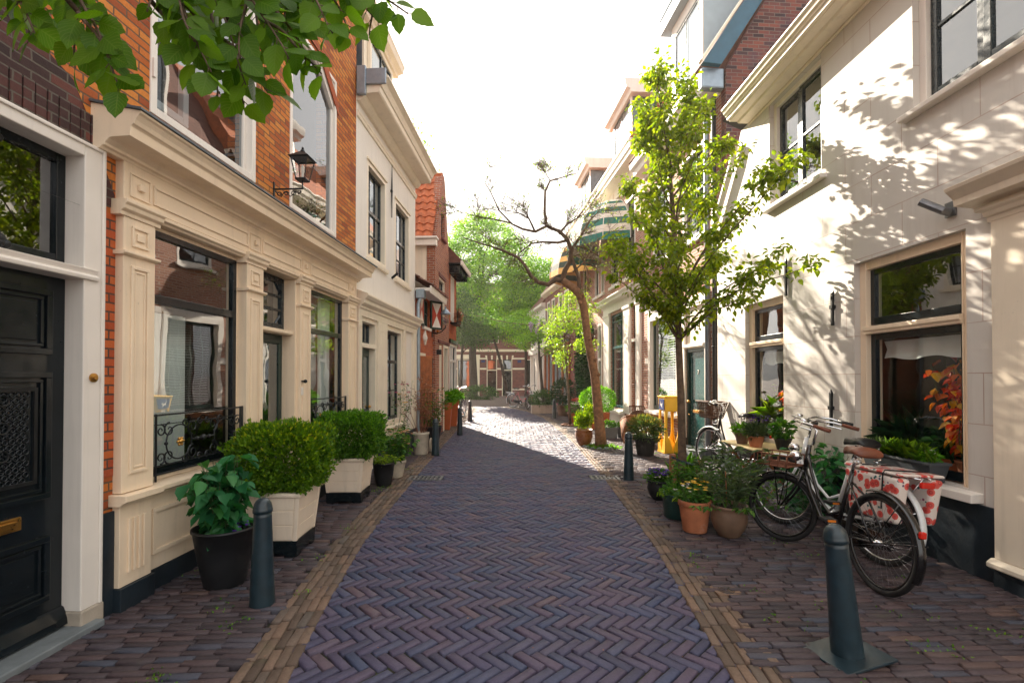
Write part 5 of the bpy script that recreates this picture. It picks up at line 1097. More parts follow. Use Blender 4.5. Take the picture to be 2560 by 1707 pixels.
for a, b in ((-2.06, -1.22), (-0.82, 0.02)):
    q = me_(); q.box(a, a+0.06, -0.2, 0.02, 0, 2.96); q.box(b-0.06, b, -0.2, 0.02, 0, 2.96); q.box(a+0.06, b-0.06, -0.2, 0.02, 2.06, 2.14); fr = q.build('door_frame', 'cream_light', T)
    q = me_(); q.box(a+0.06, b-0.06, -0.14, -0.1, 0.02, 2.06); panel(q, a+0.14, b-0.14, 0.2, 0.9, -0.1, 0.03, 0.02); panel(q, a+0.14, b-0.14, 1.0, 1.9, -0.1, 0.03, 0.02); q.build('door', 'black_paint', fr); window(me_, fr, a+0.06, b-0.06, 2.14, 2.93, o=-0.1, fw=0.04, name='fanlight')
for a, b, c, e in HO[2:]: window(me_, T, a, b, c, e, o=-0.08, fw=0.06, vb=(0.5,), frame=('cream_light', 0.05, -0.2, 0.01))
q = me_(); q.box(0.45, 0.75, 0.0, 0.015, 2.70, 2.92); q.box(-2.5, -2.2, 0.0, 0.015, 2.74, 2.9); q.build('street_sign', 'blue_sign', T); q = me_(); q.prof([(0.3, 7.05), (-3, 9.8), (-6, 7.05)], -9, 2.2); q.build('roof', 'tile_dark', T)
rebase(T, FE, -1)

# ------------------------------------------------------------------ trees
V = Vector
random.seed(11)
def curve(p0, p1, n=7, sag=0.0, wig=0.05):
    p0, p1 = V(p0), V(p1); L = (p1-p0).length; out = []
    ph = random.uniform(0, 6)
    for i in range(n+1):
        f = i/n; p = p0.lerp(p1, f); p.z += sag*L*math.sin(math.pi*f)
        k = wig*L*math.sin(math.pi*f); p += V((math.sin(ph+5*f), math.cos(ph*1.7+4*f), 0.4*math.sin(ph+7*f)))*k; out.append(p)
    return out
def taper(a, b, n): return [a+(b-a)*i/(n-1) for i in range(n)]
def twigs(m, pts, r0, depth, L, spread=0.9, n=3, ends=None, up=0.25):
    """recursive bare twigs off a branch line"""
    for k in range(n):
        i = random.randrange(max(1, len(pts)//3), len(pts)); p = V(pts[i]); d = (V(pts[i])-V(pts[i-1])).normalized()
        d = (d+V((random.uniform(-1, 1), random.uniform(-1, 1), random.uniform(-0.6, 1)+up))*spread).normalized(); l = L*random.uniform(0.5, 1.2)
        q = curve(p, p+d*l, 4, 0, 0.10); m.tube(q, taper(r0, r0*0.45, 5), 4)
        if ends is not None: ends.append(q)
        if depth > 1: twigs(m, q, r0*0.6, depth-1, L*0.6, spread, n, ends, up)

# --- young pear tree tied to two stakes
t = thing('street_tree', 'young upright pear tree with fresh yellow-green leaves tied between two stakes', 'tree', (2.37, 6.72, 0))
O_ = V((2.37, 6.72, 0))
tr = [V((0, 0, 0)), V((-0.01, 0, 0.5)), V((-0.015, 0.02, 1.2)), V((-0.04, 0.03, 2.0)), V((-0.05, 0.05, 2.8)), V((-0.10, 0.06, 3.8)), V((-0.17, 0.07, 4.8)), V((-0.25, 0.08, 5.4)), V((-0.30, 0.08, 5.85))]
m = MB(); m.tube(tr, [0.066, 0.058, 0.052, 0.047, 0.043, 0.034, 0.022, 0.012, 0.004], 10); m.build('trunk', 'bark', t, smooth=True)
TIPS = [(2.06, 6.8, 6.31), (2.37, 6.9, 6.0), (1.78, 6.7, 5.56), (2.0, 6.6, 5.84), (2.66, 6.9, 5.7), (1.92, 6.8, 4.85), (1.80, 6.6, 5.3), (1.72, 6.8, 3.86), (1.46, 6.9, 3.5), (1.50, 6.6, 3.18), (1.62, 6.8, 2.81), (1.99, 6.6, 2.56), (2.92, 6.8, 4.72), (3.0, 6.9, 5.0), (1.92, 6.5, 3.92),
        (3.20, 5.5, 3.93), (3.0, 5.7, 3.9), (3.16, 5.5, 2.72), (2.95, 5.7, 2.85), (2.79, 5.9, 2.45), (2.9, 6.1, 3.6), (2.1, 5.9, 3.3), (2.3, 6.0, 4.4), (2.5, 7.5, 3.6), (1.9, 7.5, 4.4), (2.2, 7.4, 5.2), (2.7, 7.3, 4.4), (1.75, 7.4, 3.2), (2.7, 7.2, 3.0), (2.9, 6.5, 4.3), (2.0, 6.1, 2.9), (2.45, 6.2, 5.2), (1.95, 6.5, 4.5), (2.6, 6.4, 3.0), (1.75, 6.2, 3.5), (2.2, 6.3, 2.6), (2.0, 6.3, 4.9), (2.65, 6.6, 5.2), (2.3, 7.2, 2.8), (3.0, 6.6, 3.3), (1.95, 7.0, 5.5), (2.45, 6.6, 5.5), (1.9, 7.0, 4.3), (2.75, 6.9, 3.9)]
def on_trunk(z):
    for a, b in zip(tr, tr[1:]):
        if a.z <= z <= b.z: return a.lerp(b, (z-a.z)/(b.z-a.z))
    return tr[-1]
bm_ = MB(); LP_, LD_ = [], []
def leafy(q, dens, a0=0.35, rad=0.16):
    q = [V(p) for p in q]
    for i in range(dens):
        f = random.uniform(a0, 1.0)*(len(q)-1); k = min(int(f), len(q)-2); p = q[k].lerp(q[k+1], f-k); d = V((random.gauss(0, 1), random.gauss(0, 1), random.gauss(0.1, 0.8))).normalized()
        LP_.append(p+d*random.uniform(0.0, rad)); LD_.append(d+V((0, 0, -0.45)))
for tp in TIPS:
    tp = V(tp)-O_; tp.z -= max(0, tp.z-4.6)*0.24; hd = math.hypot(tp.x, tp.y); z0 = max(2.05, tp.z-0.35-hd*0.75); b0 = on_trunk(z0)
    q = curve(b0, tp, 8, 0.10 if hd > 0.7 else 0.02, 0.03); bm_.tube(q, taper(0.017, 0.004, 9), 5)
    L = (tp-b0).length; leafy(q, int(48*L), 0.18)
    en = []; twigs(bm_, q, 0.006, 2, 0.26, 0.8, 3, en)
    for e in en: leafy(e, 14, 0.15, 0.12)
bm_.build('branches', 'bark', t, smooth=True)
leaves('foliage', LP_, LD_, 0.074, 'leaf_pear', t, width=0.62, up=0.7, droop=0.22)
# stakes and strap
def stake(x, y, h, label):
    s = thing('tree_stake', label, 'stake', (x, y, 0), random.uniform(0, 1), 'stakes holding the pear tree')
    m = MB(); m.lathe([(0.048, 0), (0.047, h-0.02), (0.040, h)], (0, 0, 0), 14); m.build('post', 'wood_stake', s, bevel=0.004)
    return s
s1 = stake(2.19, 6.60, 0.50, 'round timber tree stake on the road side of the pear trunk'); s2 = stake(2.56, 6.62, 0.42, 'round timber tree stake on the house side of the pear trunk')
m = MB(); m.torus((0, 0, 0.34), 0.053, 0.016, 'z', 20, 6); m.build('band', 'strap', s2)
st = MB(); st.tube([(2.16, 6.54, 0.47), (2.30, 6.63, 0.40), (2.40, 6.655, 0.37), (2.53, 6.565, 0.345)], 0.016, 6); st.tube([(2.18, 6.63, 0.43), (2.30, 6.79, 0.37), (2.44, 6.78, 0.35), (2.56, 6.68, 0.33)], 0.016, 6)
tag(st.build('tree_strap', 'strap'), 'dark rubber strap tying the pear trunk to its stakes', 'strap')

# --- crooked bare tree
t = thing('street_tree', 'crooked bare tree with twisting brown trunk and leafless twigs over the road', 'tree', (1.97, 10.7, 0)); O_ = V((1.97, 10.7, 0))
rel = lambda L: [V(p)-O_ for p in L]
def jit(L, s):
    k = random.uniform(0, 6); return [p+V((0, s*math.sin(k+i*0.9), 0)) for i, p in enumerate(rel(L))]
trunk = [(1.97, 10.70, -0.02), (1.95, 10.7, 0.3), (1.92, 10.70, 0.64), (1.83, 10.70, 1.60), (1.75, 10.7, 2.0), (1.68, 10.70, 2.37), (1.63, 10.7, 2.8), (1.58, 10.70, 3.15), (1.50, 10.70, 3.38), (1.36, 10.7, 3.52), (1.12, 10.70, 3.69)]
m = MB(); m.tube(rel(trunk), [0.14, 0.118, 0.108, 0.096, 0.09, 0.086, 0.086, 0.09, 0.095, 0.086, 0.074], 14)
for _ in range(7): i = random.randrange(2, 9); p = V(trunk[i])-O_; m.ball(tuple(p+V((random.uniform(-0.09, 0.09), -0.07, random.uniform(-0.1, 0.1)))), 0.045, 5)
m.build('trunk', 'bark_warm', t, smooth=True)
LIMBS = [([(1.12, 10.70, 3.69), (0.98, 10.70, 3.73), (0.80, 10.70, 3.61), (0.59, 10.70, 3.64), (0.42, 10.70, 3.76), (0.28, 10.70, 4.01), (0.14, 10.70, 4.19), (-0.18, 10.70, 4.36), (-0.46, 10.70, 4.47), (-0.74, 10.70, 4.54), (-1.09, 10.70, 4.64)], 0.064, 0.010),
 ([(1.12, 10.70, 3.69), (1.19, 10.70, 3.94), (1.29, 10.70, 4.12), (1.31, 10.70, 4.36), (1.22, 10.70, 4.57), (1.05, 10.70, 4.75), (0.77, 10.70, 4.89), (0.52, 10.70, 4.79), (0.24, 10.70, 4.86), (0, 10.70, 4.96), (-0.29, 10.70, 5.24), (-0.46, 10.70, 5.60), (-0.60, 10.70, 5.83)], 0.062, 0.007),
 ([(0.77, 10.70, 4.89), (0.72, 10.70, 5.21), (0.73, 10.70, 5.63), (0.84, 10.70, 5.88), (0.98, 10.70, 5.95), (1.23, 10.70, 6.05), (1.48, 10.70, 6.12)], 0.034, 0.006),
 ([(0.84, 10.70, 5.88), (0.74, 10.70, 6.08)], 0.012, 0.006), ([(1.31, 10.70, 4.36), (1.51, 10.70, 4.64), (1.72, 10.70, 5.00), (1.93, 10.70, 5.21)], 0.04, 0.01),
 ([(1.50, 10.70, 3.41), (1.50, 10.70, 3.76), (1.40, 10.70, 4.01), (1.31, 10.70, 4.26), (1.37, 10.70, 4.43), (1.61, 10.70, 4.40), (1.82, 10.70, 4.29), (2.07, 10.70, 4.15), (2.35, 10.70, 3.94)], 0.05, 0.008),
 ([(1.22, 10.70, 4.57), (1.01, 10.70, 4.50), (0.66, 10.70, 4.52), (0.42, 10.70, 4.50), (0.14, 10.70, 4.29)], 0.035, 0.01), ([(1.05, 10.70, 4.75), (1.23, 10.70, 4.96), (1.44, 10.70, 5.07), (1.65, 10.70, 5.31)], 0.03, 0.008),
 ([(0.52, 10.70, 4.79), (0.38, 10.70, 5.07), (0.14, 10.70, 5.17), (-0.11, 10.70, 5.14)], 0.025, 0.008), ([(0, 10.70, 4.96), (-0.39, 10.70, 5.07), (-0.74, 10.70, 5.14), (-1.09, 10.70, 5.21)], 0.02, 0.006),
 ([(1.36, 10.7, 3.9), (1.6, 10.7, 4.1), (1.9, 10.7, 4.6), (2.1, 10.7, 4.7)], 0.02, 0.006), ([(1.31, 10.7, 4.2), (1.5, 10.7, 4.3), (1.62, 10.7, 4.1), (1.75, 10.7, 3.7)], 0.02, 0.006)]
m = MB(); ends = []
for L, r0, r1 in LIMBS:
    q = jit(L, 0.10); m.tube(q, taper(r0, r1, len(q)), 8); twigs(m, q, 0.008, 3, 0.26 if L[-1][2] > 5.9 else 0.42, 1.0, 7, ends, -0.08)
m.build('limbs', 'bark', t, smooth=True)
LP_, LD_ = [], []
for e in ends[::9]: leafy(e, 2, 0.3, 0.06)
leaves('foliage', LP_, LD_, 0.05, 'leaf_lime', t, oval=False)

# --- generic leafy tree from crown lumps
def lump_tree(name, label, base, trunk, crown, n, size, lm_, bark, r0, group=None, dense=0.35):
    t = thing(name, label, 'tree', base, 0, group); O_ = V(base)
    tk = [V(p)-O_ for p in trunk]; m = MB(); m.tube(tk, taper(r0, r0*0.5, len(tk)), 12); m.build('trunk', bark, t, smooth=True)
    b = MB(); Pt, Dd = [], []
    tot = sum(c[3]*c[4] for c in crown)
    for cx, cy, cz, rx, rz in crown:
        c = V((cx, cy, cz))-O_; s0 = min(tk[len(tk)//2:], key=lambda p: (p-c).length)
        q = curve(s0, c, 5, 0.06, 0.05); b.tube(q, taper(r0*0.35, r0*0.06, 6), 6)
        k = int(n*rx*rz/tot)
        # clumps inside the lump leave gaps
        nc = max(4, int(k/26)); d0 = rand_unit(nc); cc = np.array(c)+d0*np.array([rx, rx, rz])*(rng.uniform(dense, 1, nc)[:, None]**0.6)
        idx = rng.integers(0, nc, k); cs = size*1.9
        Pt.append(cc[idx]+rng.normal(size=(k, 3))*np.array([cs, cs, cs*0.6])); Dd.append(rand_unit(k)*np.array([1, 1, 0.6])+np.array([0, 0, -0.3]))
        for j in range(0, nc, 3): b.tube(curve(c, V(cc[j]), 3, 0, 0.05), taper(r0*0.07, r0*0.02, 4), 4)
    b.build('branches', bark, t, smooth=True)
    leaves('foliage', np.concatenate(Pt), np.concatenate(Dd), size, lm_, t, oval=False, width=0.7, up=0.6)
    return t
lump_tree('street_tree', 'great leafy tree with a thick trunk standing before the closing terrace', (-2.75, 34.2, 0), [(-2.75, 34.2, -0.05), (-2.72, 34.2, 1.2), (-2.8, 34.2, 3.2), (-2.6, 34.2, 5.5), (-2.2, 34.2, 8)],
  [(-3.6, 34, 9.6, 1.9, 1.7), (-1.6, 34, 11.2, 2.1, 1.6), (-4.2, 34.5, 7.2, 1.5, 1.5), (-1.4, 33, 8.6, 2.0, 1.6), (0.2, 34, 9.8, 1.9, 1.6), (-2.6, 34, 12.0, 1.6, 1.2), (0.6, 33.5, 7.6, 1.8, 1.4), (-2.6, 33, 6.8, 1.6, 1.3), (-0.6, 33.5, 6.4, 1.6, 1.1), (-4.6, 34, 10.6, 1.2, 1.2), (-3.4, 32.5, 5.4, 1.4, 1.0), (-1.2, 32.5, 5.3, 1.4, 0.9), (0.8, 32.5, 5.6, 1.4, 0.9), (-4.6, 33.5, 8.6, 1.4, 1.4)], 34000, 0.15, 'leaf_tree', 'bark_dark', 0.34)
lump_tree('ivy_tree', 'dark ivy-clad tree at the corner beyond the orange house', (-3.1, 29.0, 0), [(-3.1, 29, -0.05), (-3.05, 29, 1.5), (-3.0, 29, 3.0), (-2.8, 29, 5)],
  [(-2.8, 28.6, 5.2, 1.2, 1.0), (-2.0, 28.6, 4.6, 1.1, 0.8), (-3.2, 29, 4.2, 1.1, 0.8), (-1.9, 28.5, 3.75, 0.8, 0.55), (-3.3, 28.8, 6.2, 1.0, 0.8), (-2.4, 28.4, 4.0, 1.0, 0.6), (-1.6, 28.4, 4.4, 0.8, 0.6)], 11000, 0.11, 'leaf_treedark', 'bark_dark', 0.12)
lump_tree('street_tree', 'leafy green tree rising behind the plane trees at the end of the street', (2.2, 33.0, 0), [(2.2, 33, -0.05), (2.1, 33, 2.5), (1.7, 33, 5), (1.2, 33, 7)],
  [(1.0, 33, 8.3, 1.7, 1.2), (2.2, 32, 7.2, 1.5, 1.1), (0.2, 32.5, 6.8, 1.5, 1.1), (1.6, 32.5, 5.8, 1.5, 0.9), (2.6, 33, 8.8, 1.2, 1.0)], 11000, 0.15, 'leaf_tree', 'bark_dark', 0.2)
lump_tree('street_tree', 'tall leafy tree in the yard behind the white house', (-6.1, 25.5, 0), [(-6.1, 25.5, -0.05), (-6.1, 25.5, 4), (-6.0, 25.5, 8), (-6.0, 25.5, 12)],
  [(-6.4, 25, 10.6, 1.4, 1.2), (-5.4, 25.5, 11.8, 1.3, 1.2), (-6.6, 25.5, 13.0, 1.4, 1.2), (-5.8, 24.5, 13.4, 1.2, 1.0), (-7.2, 25.5, 11.6, 1.3, 1.2)], 7500, 0.17, 'leaf_tree', 'bark_dark', 0.25)
# slim trees with flat crowns
lump_tree('plane_tree', 'leaning slim tree with dark trunk in front of the second dark door', (-0.16, 27.6, 0), [(-0.16, 27.6, -0.05), (-0.35, 27.6, 1.0), (-0.55, 27.6, 2.0), (-0.88, 27.6, 3.2), (-1.1, 27.6, 3.9)],
  [(-1.2, 27.4, 4.0, 0.8, 0.35), (-0.4, 27.2, 4.0, 0.9, 0.38), (0.4, 27.2, 4.15, 0.8, 0.32), (-0.8, 27.6, 4.6, 0.8, 0.3)], 2600, 0.10, 'leaf_mid', 'bark_dark', 0.11, 'slim flat-crowned trees at the bend')
lump_tree('plane_tree', 'slim tree with flat lime crown behind the parked bicycles', (0.75, 25.2, 0), [(0.75, 25.2, -0.05), (0.74, 25.2, 1.5), (0.72, 25.2, 2.8), (0.6, 25.2, 4.0)],
  [(0.2, 25, 4.1, 0.85, 0.32), (1.0, 24.8, 4.0, 0.85, 0.30), (0.6, 25, 4.7, 0.9, 0.25), (-0.4, 25, 4.3, 0.7, 0.26), (0.4, 24.6, 3.45, 0.7, 0.22)], 3200, 0.09, 'leaf_tree', 'bark_dark', 0.10, 'slim flat-crowned trees at the bend')
lump_tree('plane_tree', 'slim tree with layered lime crown beside the low dark bush', (1.5, 22.6, 0), [(1.5, 22.6, -0.05), (1.40, 22.6, 1.2), (1.28, 22.6, 2.4), (1.25, 22.6, 3.3)],
  [(0.9, 22.4, 3.4, 0.7, 0.26), (1.6, 22.2, 3.4, 0.7, 0.26), (1.2, 22.4, 4.0, 0.75, 0.22), (0.5, 22.4, 3.0, 0.45, 0.18), (1.9, 22.2, 2.8, 0.5, 0.18)], 2900, 0.085, 'leaf_tree', 'bark_dark', 0.085, 'slim flat-crowned trees at the bend')
lump_tree('young_tree', 'thin young tree with light airy leaves by the fallen-leaf ring', (1.86, 15.4, 0), [(1.86, 15.4, -0.05), (1.80, 15.4, 1.0), (1.72, 15.4, 2.0), (1.66, 15.4, 2.8)],
  [(1.35, 15.3, 3.15, 0.42, 0.22), (2.0, 15.2, 3.2, 0.48, 0.26), (1.7, 15.4, 3.6, 0.5, 0.22), (2.35, 15.3, 3.7, 0.42, 0.26), (1.25, 15.2, 2.65, 0.3, 0.16), (2.3, 15.1, 2.55, 0.36, 0.2), (1.62, 15.3, 2.2, 0.16, 0.4), (2.0, 15.6, 4.15, 0.45, 0.2)], 4200, 0.062, 'leaf_lime', 'bark', 0.05)
# wisteria strung across the street
t = thing('wisteria', 'wisteria with hanging lilac blossom strung from the houses across the street', 'climber', (2.45, 20.4, 0)); O_ = V((2.45, 20.4, 0))
m = MB(); q = curve((0, 0, 0), (-0.05, 0.1, 3.6), 10, 0, 0.03); m.tube(q, taper(0.05, 0.03, 11), 8); q2 = curve((-0.05, 0.1, 3.6), (-4.2, 0.6, 4.25), 14, -0.02, 0.02); m.tube(q2, taper(0.03, 0.012, 15), 6)
m.build('stem', 'bark', t, smooth=True)
Pt, Dd, Wp, Wd = [], [], [], []
for i in range(900):
    f = random.random()**1.3; k = min(int(f*14), 13); p = q2[k].lerp(q2[k+1], f*14-k); Pt.append(p+V((random.gauss(0, 0.12), random.gauss(0, 0.2), random.gauss(0.02, 0.13)))); Dd.append((random.gauss(0, 1), random.gauss(0, 1), random.gauss(-0.6, 0.5)))
for j in range(46):
    f = random.random()**1.2*0.42; k = min(int(f*14), 13); p = q2[k].lerp(q2[k+1], f*14-k)+V((random.gauss(0, 0.06), random.gauss(-0.22, 0.10), random.gauss(0.03, 0.09)))
    for i in range(46): g = random.random(); Wp.append(p+V((random.gauss(0, 0.05*(1-g*0.8)), random.gauss(0, 0.05*(1-g*0.8)), -0.26*g))); Wd.append((random.gauss(0, 1), random.gauss(0, 1), -0.5))
leaves('foliage', Pt, Dd, 0.09, 'leaf_mid', t, oval=False, width=0.5); leaves('blossom', Wp, Wd, 0.04, 'petal_wisteria', t, oval=False, width=0.9)
# ivy on the awning house
iv = F2.thing('ivy', 'dark ivy climbing the brick wall behind the clipped ball bush', 'climber', 18.2)
Pt, Dd = [], []
for c_, r_, k in (((0, 0.25, 1.5), (0.7, 0.28, 1.1), 1900), ((0.3, 0.2, 2.6), (0.6, 0.22, 0.8), 1000), ((-0.5, 0.3, 1.0), (0.45, 0.25, 0.7), 700), ((0.9, 0.2, 1.9), (0.5, 0.2, 0.9), 700), ((-0.2, 0.3, 3.3), (0.9, 0.25, 0.35), 600)):
    a, b = blob(k, c_, r_, 0.3); Pt.append(a); Dd.append(b+np.array([0, 0.4, -0.7]))
leaves('foliage', np.concatenate(Pt), np.concatenate(Dd), 0.095, 'leaf_ivy', iv, width=0.8)
m = MB()
for k in range(5): m.tube(curve((-0.6+0.35*k, 0.06, 0), (-0.5+0.4*k, 0.08, 3.0), 8, 0, 0.04), 0.018, 5)
m.build('stems', 'bark_dark', iv)

# --- leafy branch of the tree beside the camera
t = thing('linden_tree', 'linden tree overhead whose big fresh leaves hang into the top of the view', 'tree', (-2.35, -0.9, 0)); O_ = V((-2.35, -0.9, 0))
m = MB(); m.tube([(0, 0, -0.05), (0.03, 0, 1.0), (0.0, 0.05, 2.2), (0.1, 0.2, 3.2), (0.05, 0.3, 4.6)], [0.16, 0.14, 0.13, 0.10, 0.06], 14); m.build('trunk', 'bark', t, smooth=True)
K1 = 2560/2352
def at(px, py, Y): return V(((px*K1-1280)/1209*Y, Y, 1.55+(942-py*K1)/1209*Y))
bw = MB(); FP, FD, FS = [], [], []
hub = V((0.1, 0.2, 3.2))
SPR = [  # spray start, end in the crown, leaves
 (at(20, -180, 1.35), at(60, 90, 1.30), 13), (at(130, -160, 1.3), at(165, 150, 1.25), 13), (at(150, -60, 1.28), at(255, 170, 1.22), 14), (at(60, -120, 1.45), at(20, 40, 1.4), 9),
 (at(330, -150, 1.35), at(480, 160, 1.28), 15), (at(420, -120, 1.4), at(560, 190, 1.35), 17), (at(500, -120, 1.32), at(660, 130, 1.28), 15), (at(420, -60, 1.5), at(400, 110, 1.45), 12), (at(560, -60, 1.45), at(590, 120, 1.4), 15),
 (at(640, -100, 1.4), at(760, 70, 1.35), 11), (at(700, -80, 1.5), at(870, 45, 1.42), 13), (at(780, -60, 1.45), at(935, 25, 1.40), 10), (at(380, -120, 1.3), at(330, 20, 1.25), 8), (at(480, 20, 1.5), at(495, 225, 1.45), 6), (at(620, 0, 1.4), at(705, 150, 1.36), 10), (at(540, -100, 1.6), at(520, 60, 1.55), 12), (at(700, -90, 1.6), at(700, 40, 1.55), 12), (at(860, -80, 1.5), at(845, 75, 1.46), 6), (at(300, -120, 1.5), at(430, 40, 1.45), 10), (at(40, -60, 1.6), at(110, 60, 1.55), 12), (at(560, -40, 1.34), at(545, 130, 1.30), 8),
 (at(360, 20, 1.35), at(500, 210, 1.32), 13), (at(470, 60, 1.4), at(610, 205, 1.36), 14), (at(520, 40, 1.46), at(555, 235, 1.42), 10), (at(600, 40, 1.38), at(735, 165, 1.34), 11), (at(380, -40, 1.3), at(440, 90, 1.27), 10), (at(640, -40, 1.5), at(650, 70, 1.47), 12), (at(720, -60, 1.42), at(800, 70, 1.38), 11), (at(90, -60, 1.35), at(200, 60, 1.3), 12), (at(0, -60, 1.3), at(70, 70, 1.27), 11), (at(170, 20, 1.25), at(270, 200, 1.22), 9), (at(500, -60, 1.6), at(460, 40, 1.55), 12), (at(590, -60, 1.55), at(700, 30, 1.5), 12)]
for a, b, k in SPR:
    a, b = a-O_, b-O_; bw.tube(curve(hub, a, 8, 0.12, 0.03), taper(0.022, 0.007, 9), 6); q = curve(a, b, 9, 0.06, 0.03); bw.tube(q, taper(0.006, 0.002, 10), 5)
    for i in range(k):
        f = (i+0.6)/k; x = f*9; j = min(int(x), 8); p = q[j].lerp(q[j+1], x-j); dirn = (q[j+1]-q[j]).normalized(); side = dirn.cross(V((0, 1, 0))).normalized()*(1 if i % 2 else -1)
        d = (dirn*0.55+side*0.8+V((random.gauss(0, 0.25), random.gauss(0, 0.35), -0.45))).normalized(); st_ = p+d*0.018; bw.tube([p, st_], 0.0012, 4)
        FP.append(st_); FD.append(d); FS.append(random.uniform(0.05, 0.085))
bw.build('branches', 'bark', t, smooth=True)
lf = MB(); vs = []; fs = []
for p, d, s_ in zip(FP, FD, FS):     # broad toothed leaves folded along the midrib
    n_ = V((random.gauss(0, 0.45), -0.75+random.gauss(0, 0.35), 0.5+random.gauss(0, 0.4))); n_ = (n_-d*n_.dot(d)).normalized(); sd_ = d.cross(n_)
    b0 = len(vs); NL = 9; cup = random.uniform(0.05, 0.2); cr = random.uniform(-0.25, 0.1)
    for i in range(NL+1):
        f = i/NL; wv = s_*0.43*(math.sin(math.pi*min(1, f**0.72*1.0))**0.8)*(1-0.12*f); tooth = s_*0.018*(1 if i % 2 else -1) if 0 < i < NL else 0
        c_ = p+d*s_*f+n_*s_*cr*f*f
        vs += [tuple(c_+sd_*(wv+tooth)+n_*(wv*cup)), tuple(c_+sd_*(wv*0.5)+n_*(wv*cup*0.35+0.0015*(i % 2))), tuple(c_), tuple(c_-sd_*(wv*0.5)+n_*(wv*cup*0.35+0.0015*(i % 2))), tuple(c_-sd_*(wv+tooth)+n_*(wv*cup))]
    for i in range(NL):
        for j in range(4): fs.append((b0+5*i+j, b0+5*i+j+1, b0+5*i+5+j+1, b0+5*i+5+j))
lf.add(vs, fs); lo = lf.build('foliage', 'leaf_linden', t, smooth=True, recalc=False)
ul = lo.data.uv_layers[0].data; lv = np.zeros(len(lo.data.loops), dtype=np.int32); lo.data.loops.foreach_get('vertex_index', lv); lv = lv % 50
uvs = np.zeros(len(lv)*2, dtype=np.float32); uvs[0::2] = (lv % 5-2)*0.5; uvs[1::2] = (lv//5)/9; ul.foreach_set('uv', uvs)
# ------------------------------------------------------------------ bollards
def bollard_proto():
    t = thing('bollard', 'dark bollard beside the hydrangea pot and first square planter', 'bollard', (-1.70, 3.31, 0), 0, 'dark bollards along the road')
    m = MB(); m.lathe([(0.082, 0.0), (0.080, 0.02), (0.057, 0.60), (0.0565, 0.63)], (0, 0, 0), 32); m.build('post', 'bollard_paint', t, smooth=True)
    m = MB(); m.lathe([(0.056, 0.628), (0.062, 0.630), (0.0625, 0.650), (0.060, 0.655), (0.058, 0.668), (0.053, 0.690), (0.042, 0.708), (0.028, 0.720), (0.012, 0.726), (0.001, 0.727)], (0, 0, 0), 32); m.build('cap', 'bollard_paint', t, smooth=True)
    return t
B0 = bollard_proto()
for loc, lab in (((-1.52, 9.62, 0.0), 'dark bollard beside the tall white pot'), ((-1.40, 13.0, 0), 'dark bollard in front of the tall orange planters'), ((-1.47, 16.9, 0), 'dark bollard beside the parked bicycle at the corner house'),
                 ((1.75, 7.27, 0), 'dark bollard standing between the road and the pear tree'), ((1.58, 18.1, 0), 'dark bollard by the low dark bush'), ((2.02, 13.6, 0), 'dark bollard half hidden behind the glazed brown pot')):
    copy_thing(B0, loc, random.uniform(0, 3), lab)
bl = copy_thing(B0, (1.86, 2.70, 0.012), 0, 'large leaning dark bollard with an exposed base plate beside the bicycles'); bl.rotation_euler = (R(-1), R(-5.5), R(14))
m = MB(); m.box(-0.17, 0.17, -0.15, 0.15, 0.0, 0.016); m.build('base_plate', 'bollard_paint', bl, bevel=0.004)

# ------------------------------------------------------------------ pots and plants
def pot(t, prof, matname, soil=0.9, n=36, ribs=0):
    m = MB(); r_top, z_top = prof[-1]
    inner = [(r_top-0.018, z_top), (r_top-0.022, z_top*soil)]
    m.lathe(prof+inner, (0, 0, 0), n); m.build('pot', matname, t, smooth=True)
    m = MB(); m.lathe([(0.001, z_top*soil-0.02), (r_top-0.02, z_top*soil-0.02), (r_top-0.02, z_top*soil), (0.001, z_top*soil+0.01)], (0, 0, 0), n, cap=False); m.build('soil', 'soil', t)
def rim_pot(rb, rt, h): return [(rb*0.96, 0), (rb, 0.012), (rt*0.93, h*0.80), (rt*0.94, h*0.82), (rt, h*0.83), (rt, h*0.98), (rt*0.985, h)]
def smooth_pot(rb, rt, h): return [(rb*0.95, 0), (rb, 0.012), (rb+(rt-rb)*0.55, h*0.5), (rt*0.985, h*0.95), (rt+0.006, h*0.96), (rt+0.006, h)]
def belly_pot(rb, rm, rt, h): return [(rb*0.95, 0), (rb, 0.01), (rb+(rm-rb)*0.6, h*0.25), (rm, h*0.55), (rm*0.96, h*0.78), (rt*0.97, h*0.9), (rt+0.01, h*0.94), (rt+0.01, h)]
def stems(t, n, r, h, z0, matname='stem', rad=0.004, lean=0.3):
    m = MB(); tips = []
    for i in range(n):
        a = random.uniform(0, 6.28); q0 = V((math.cos(a)*r*0.35*random.random(), math.sin(a)*r*0.35*random.random(), z0)); hh = h*random.uniform(0.6, 1.05)
        q = curve(q0, q0+V((math.cos(a)*r*random.random()*1.1, math.sin(a)*r*random.random()*1.1, hh)), 5, 0, 0.04); m.tube(q, taper(rad, rad*0.5, 6), 5); tips.append(q)
    m.build('stems', matname, t); return tips
def clothe(tips, per, a0=0.15, rad=0.03, down=-0.3):
    P_, D_ = [], []
    for q in tips:
        for i in range(per):
            f = random.uniform(a0, 1)*(len(q)-1); k = min(int(f), len(q)-2); p = q[k].lerp(q[k+1], f-k); a = random.uniform(0, 6.28); d = V((math.cos(a), math.sin(a), random.uniform(-0.2, 0.6)+down*0.3)); P_.append(p+d*rad*random.random()); D_.append(d+V((0, 0, down)))
    return P_, D_
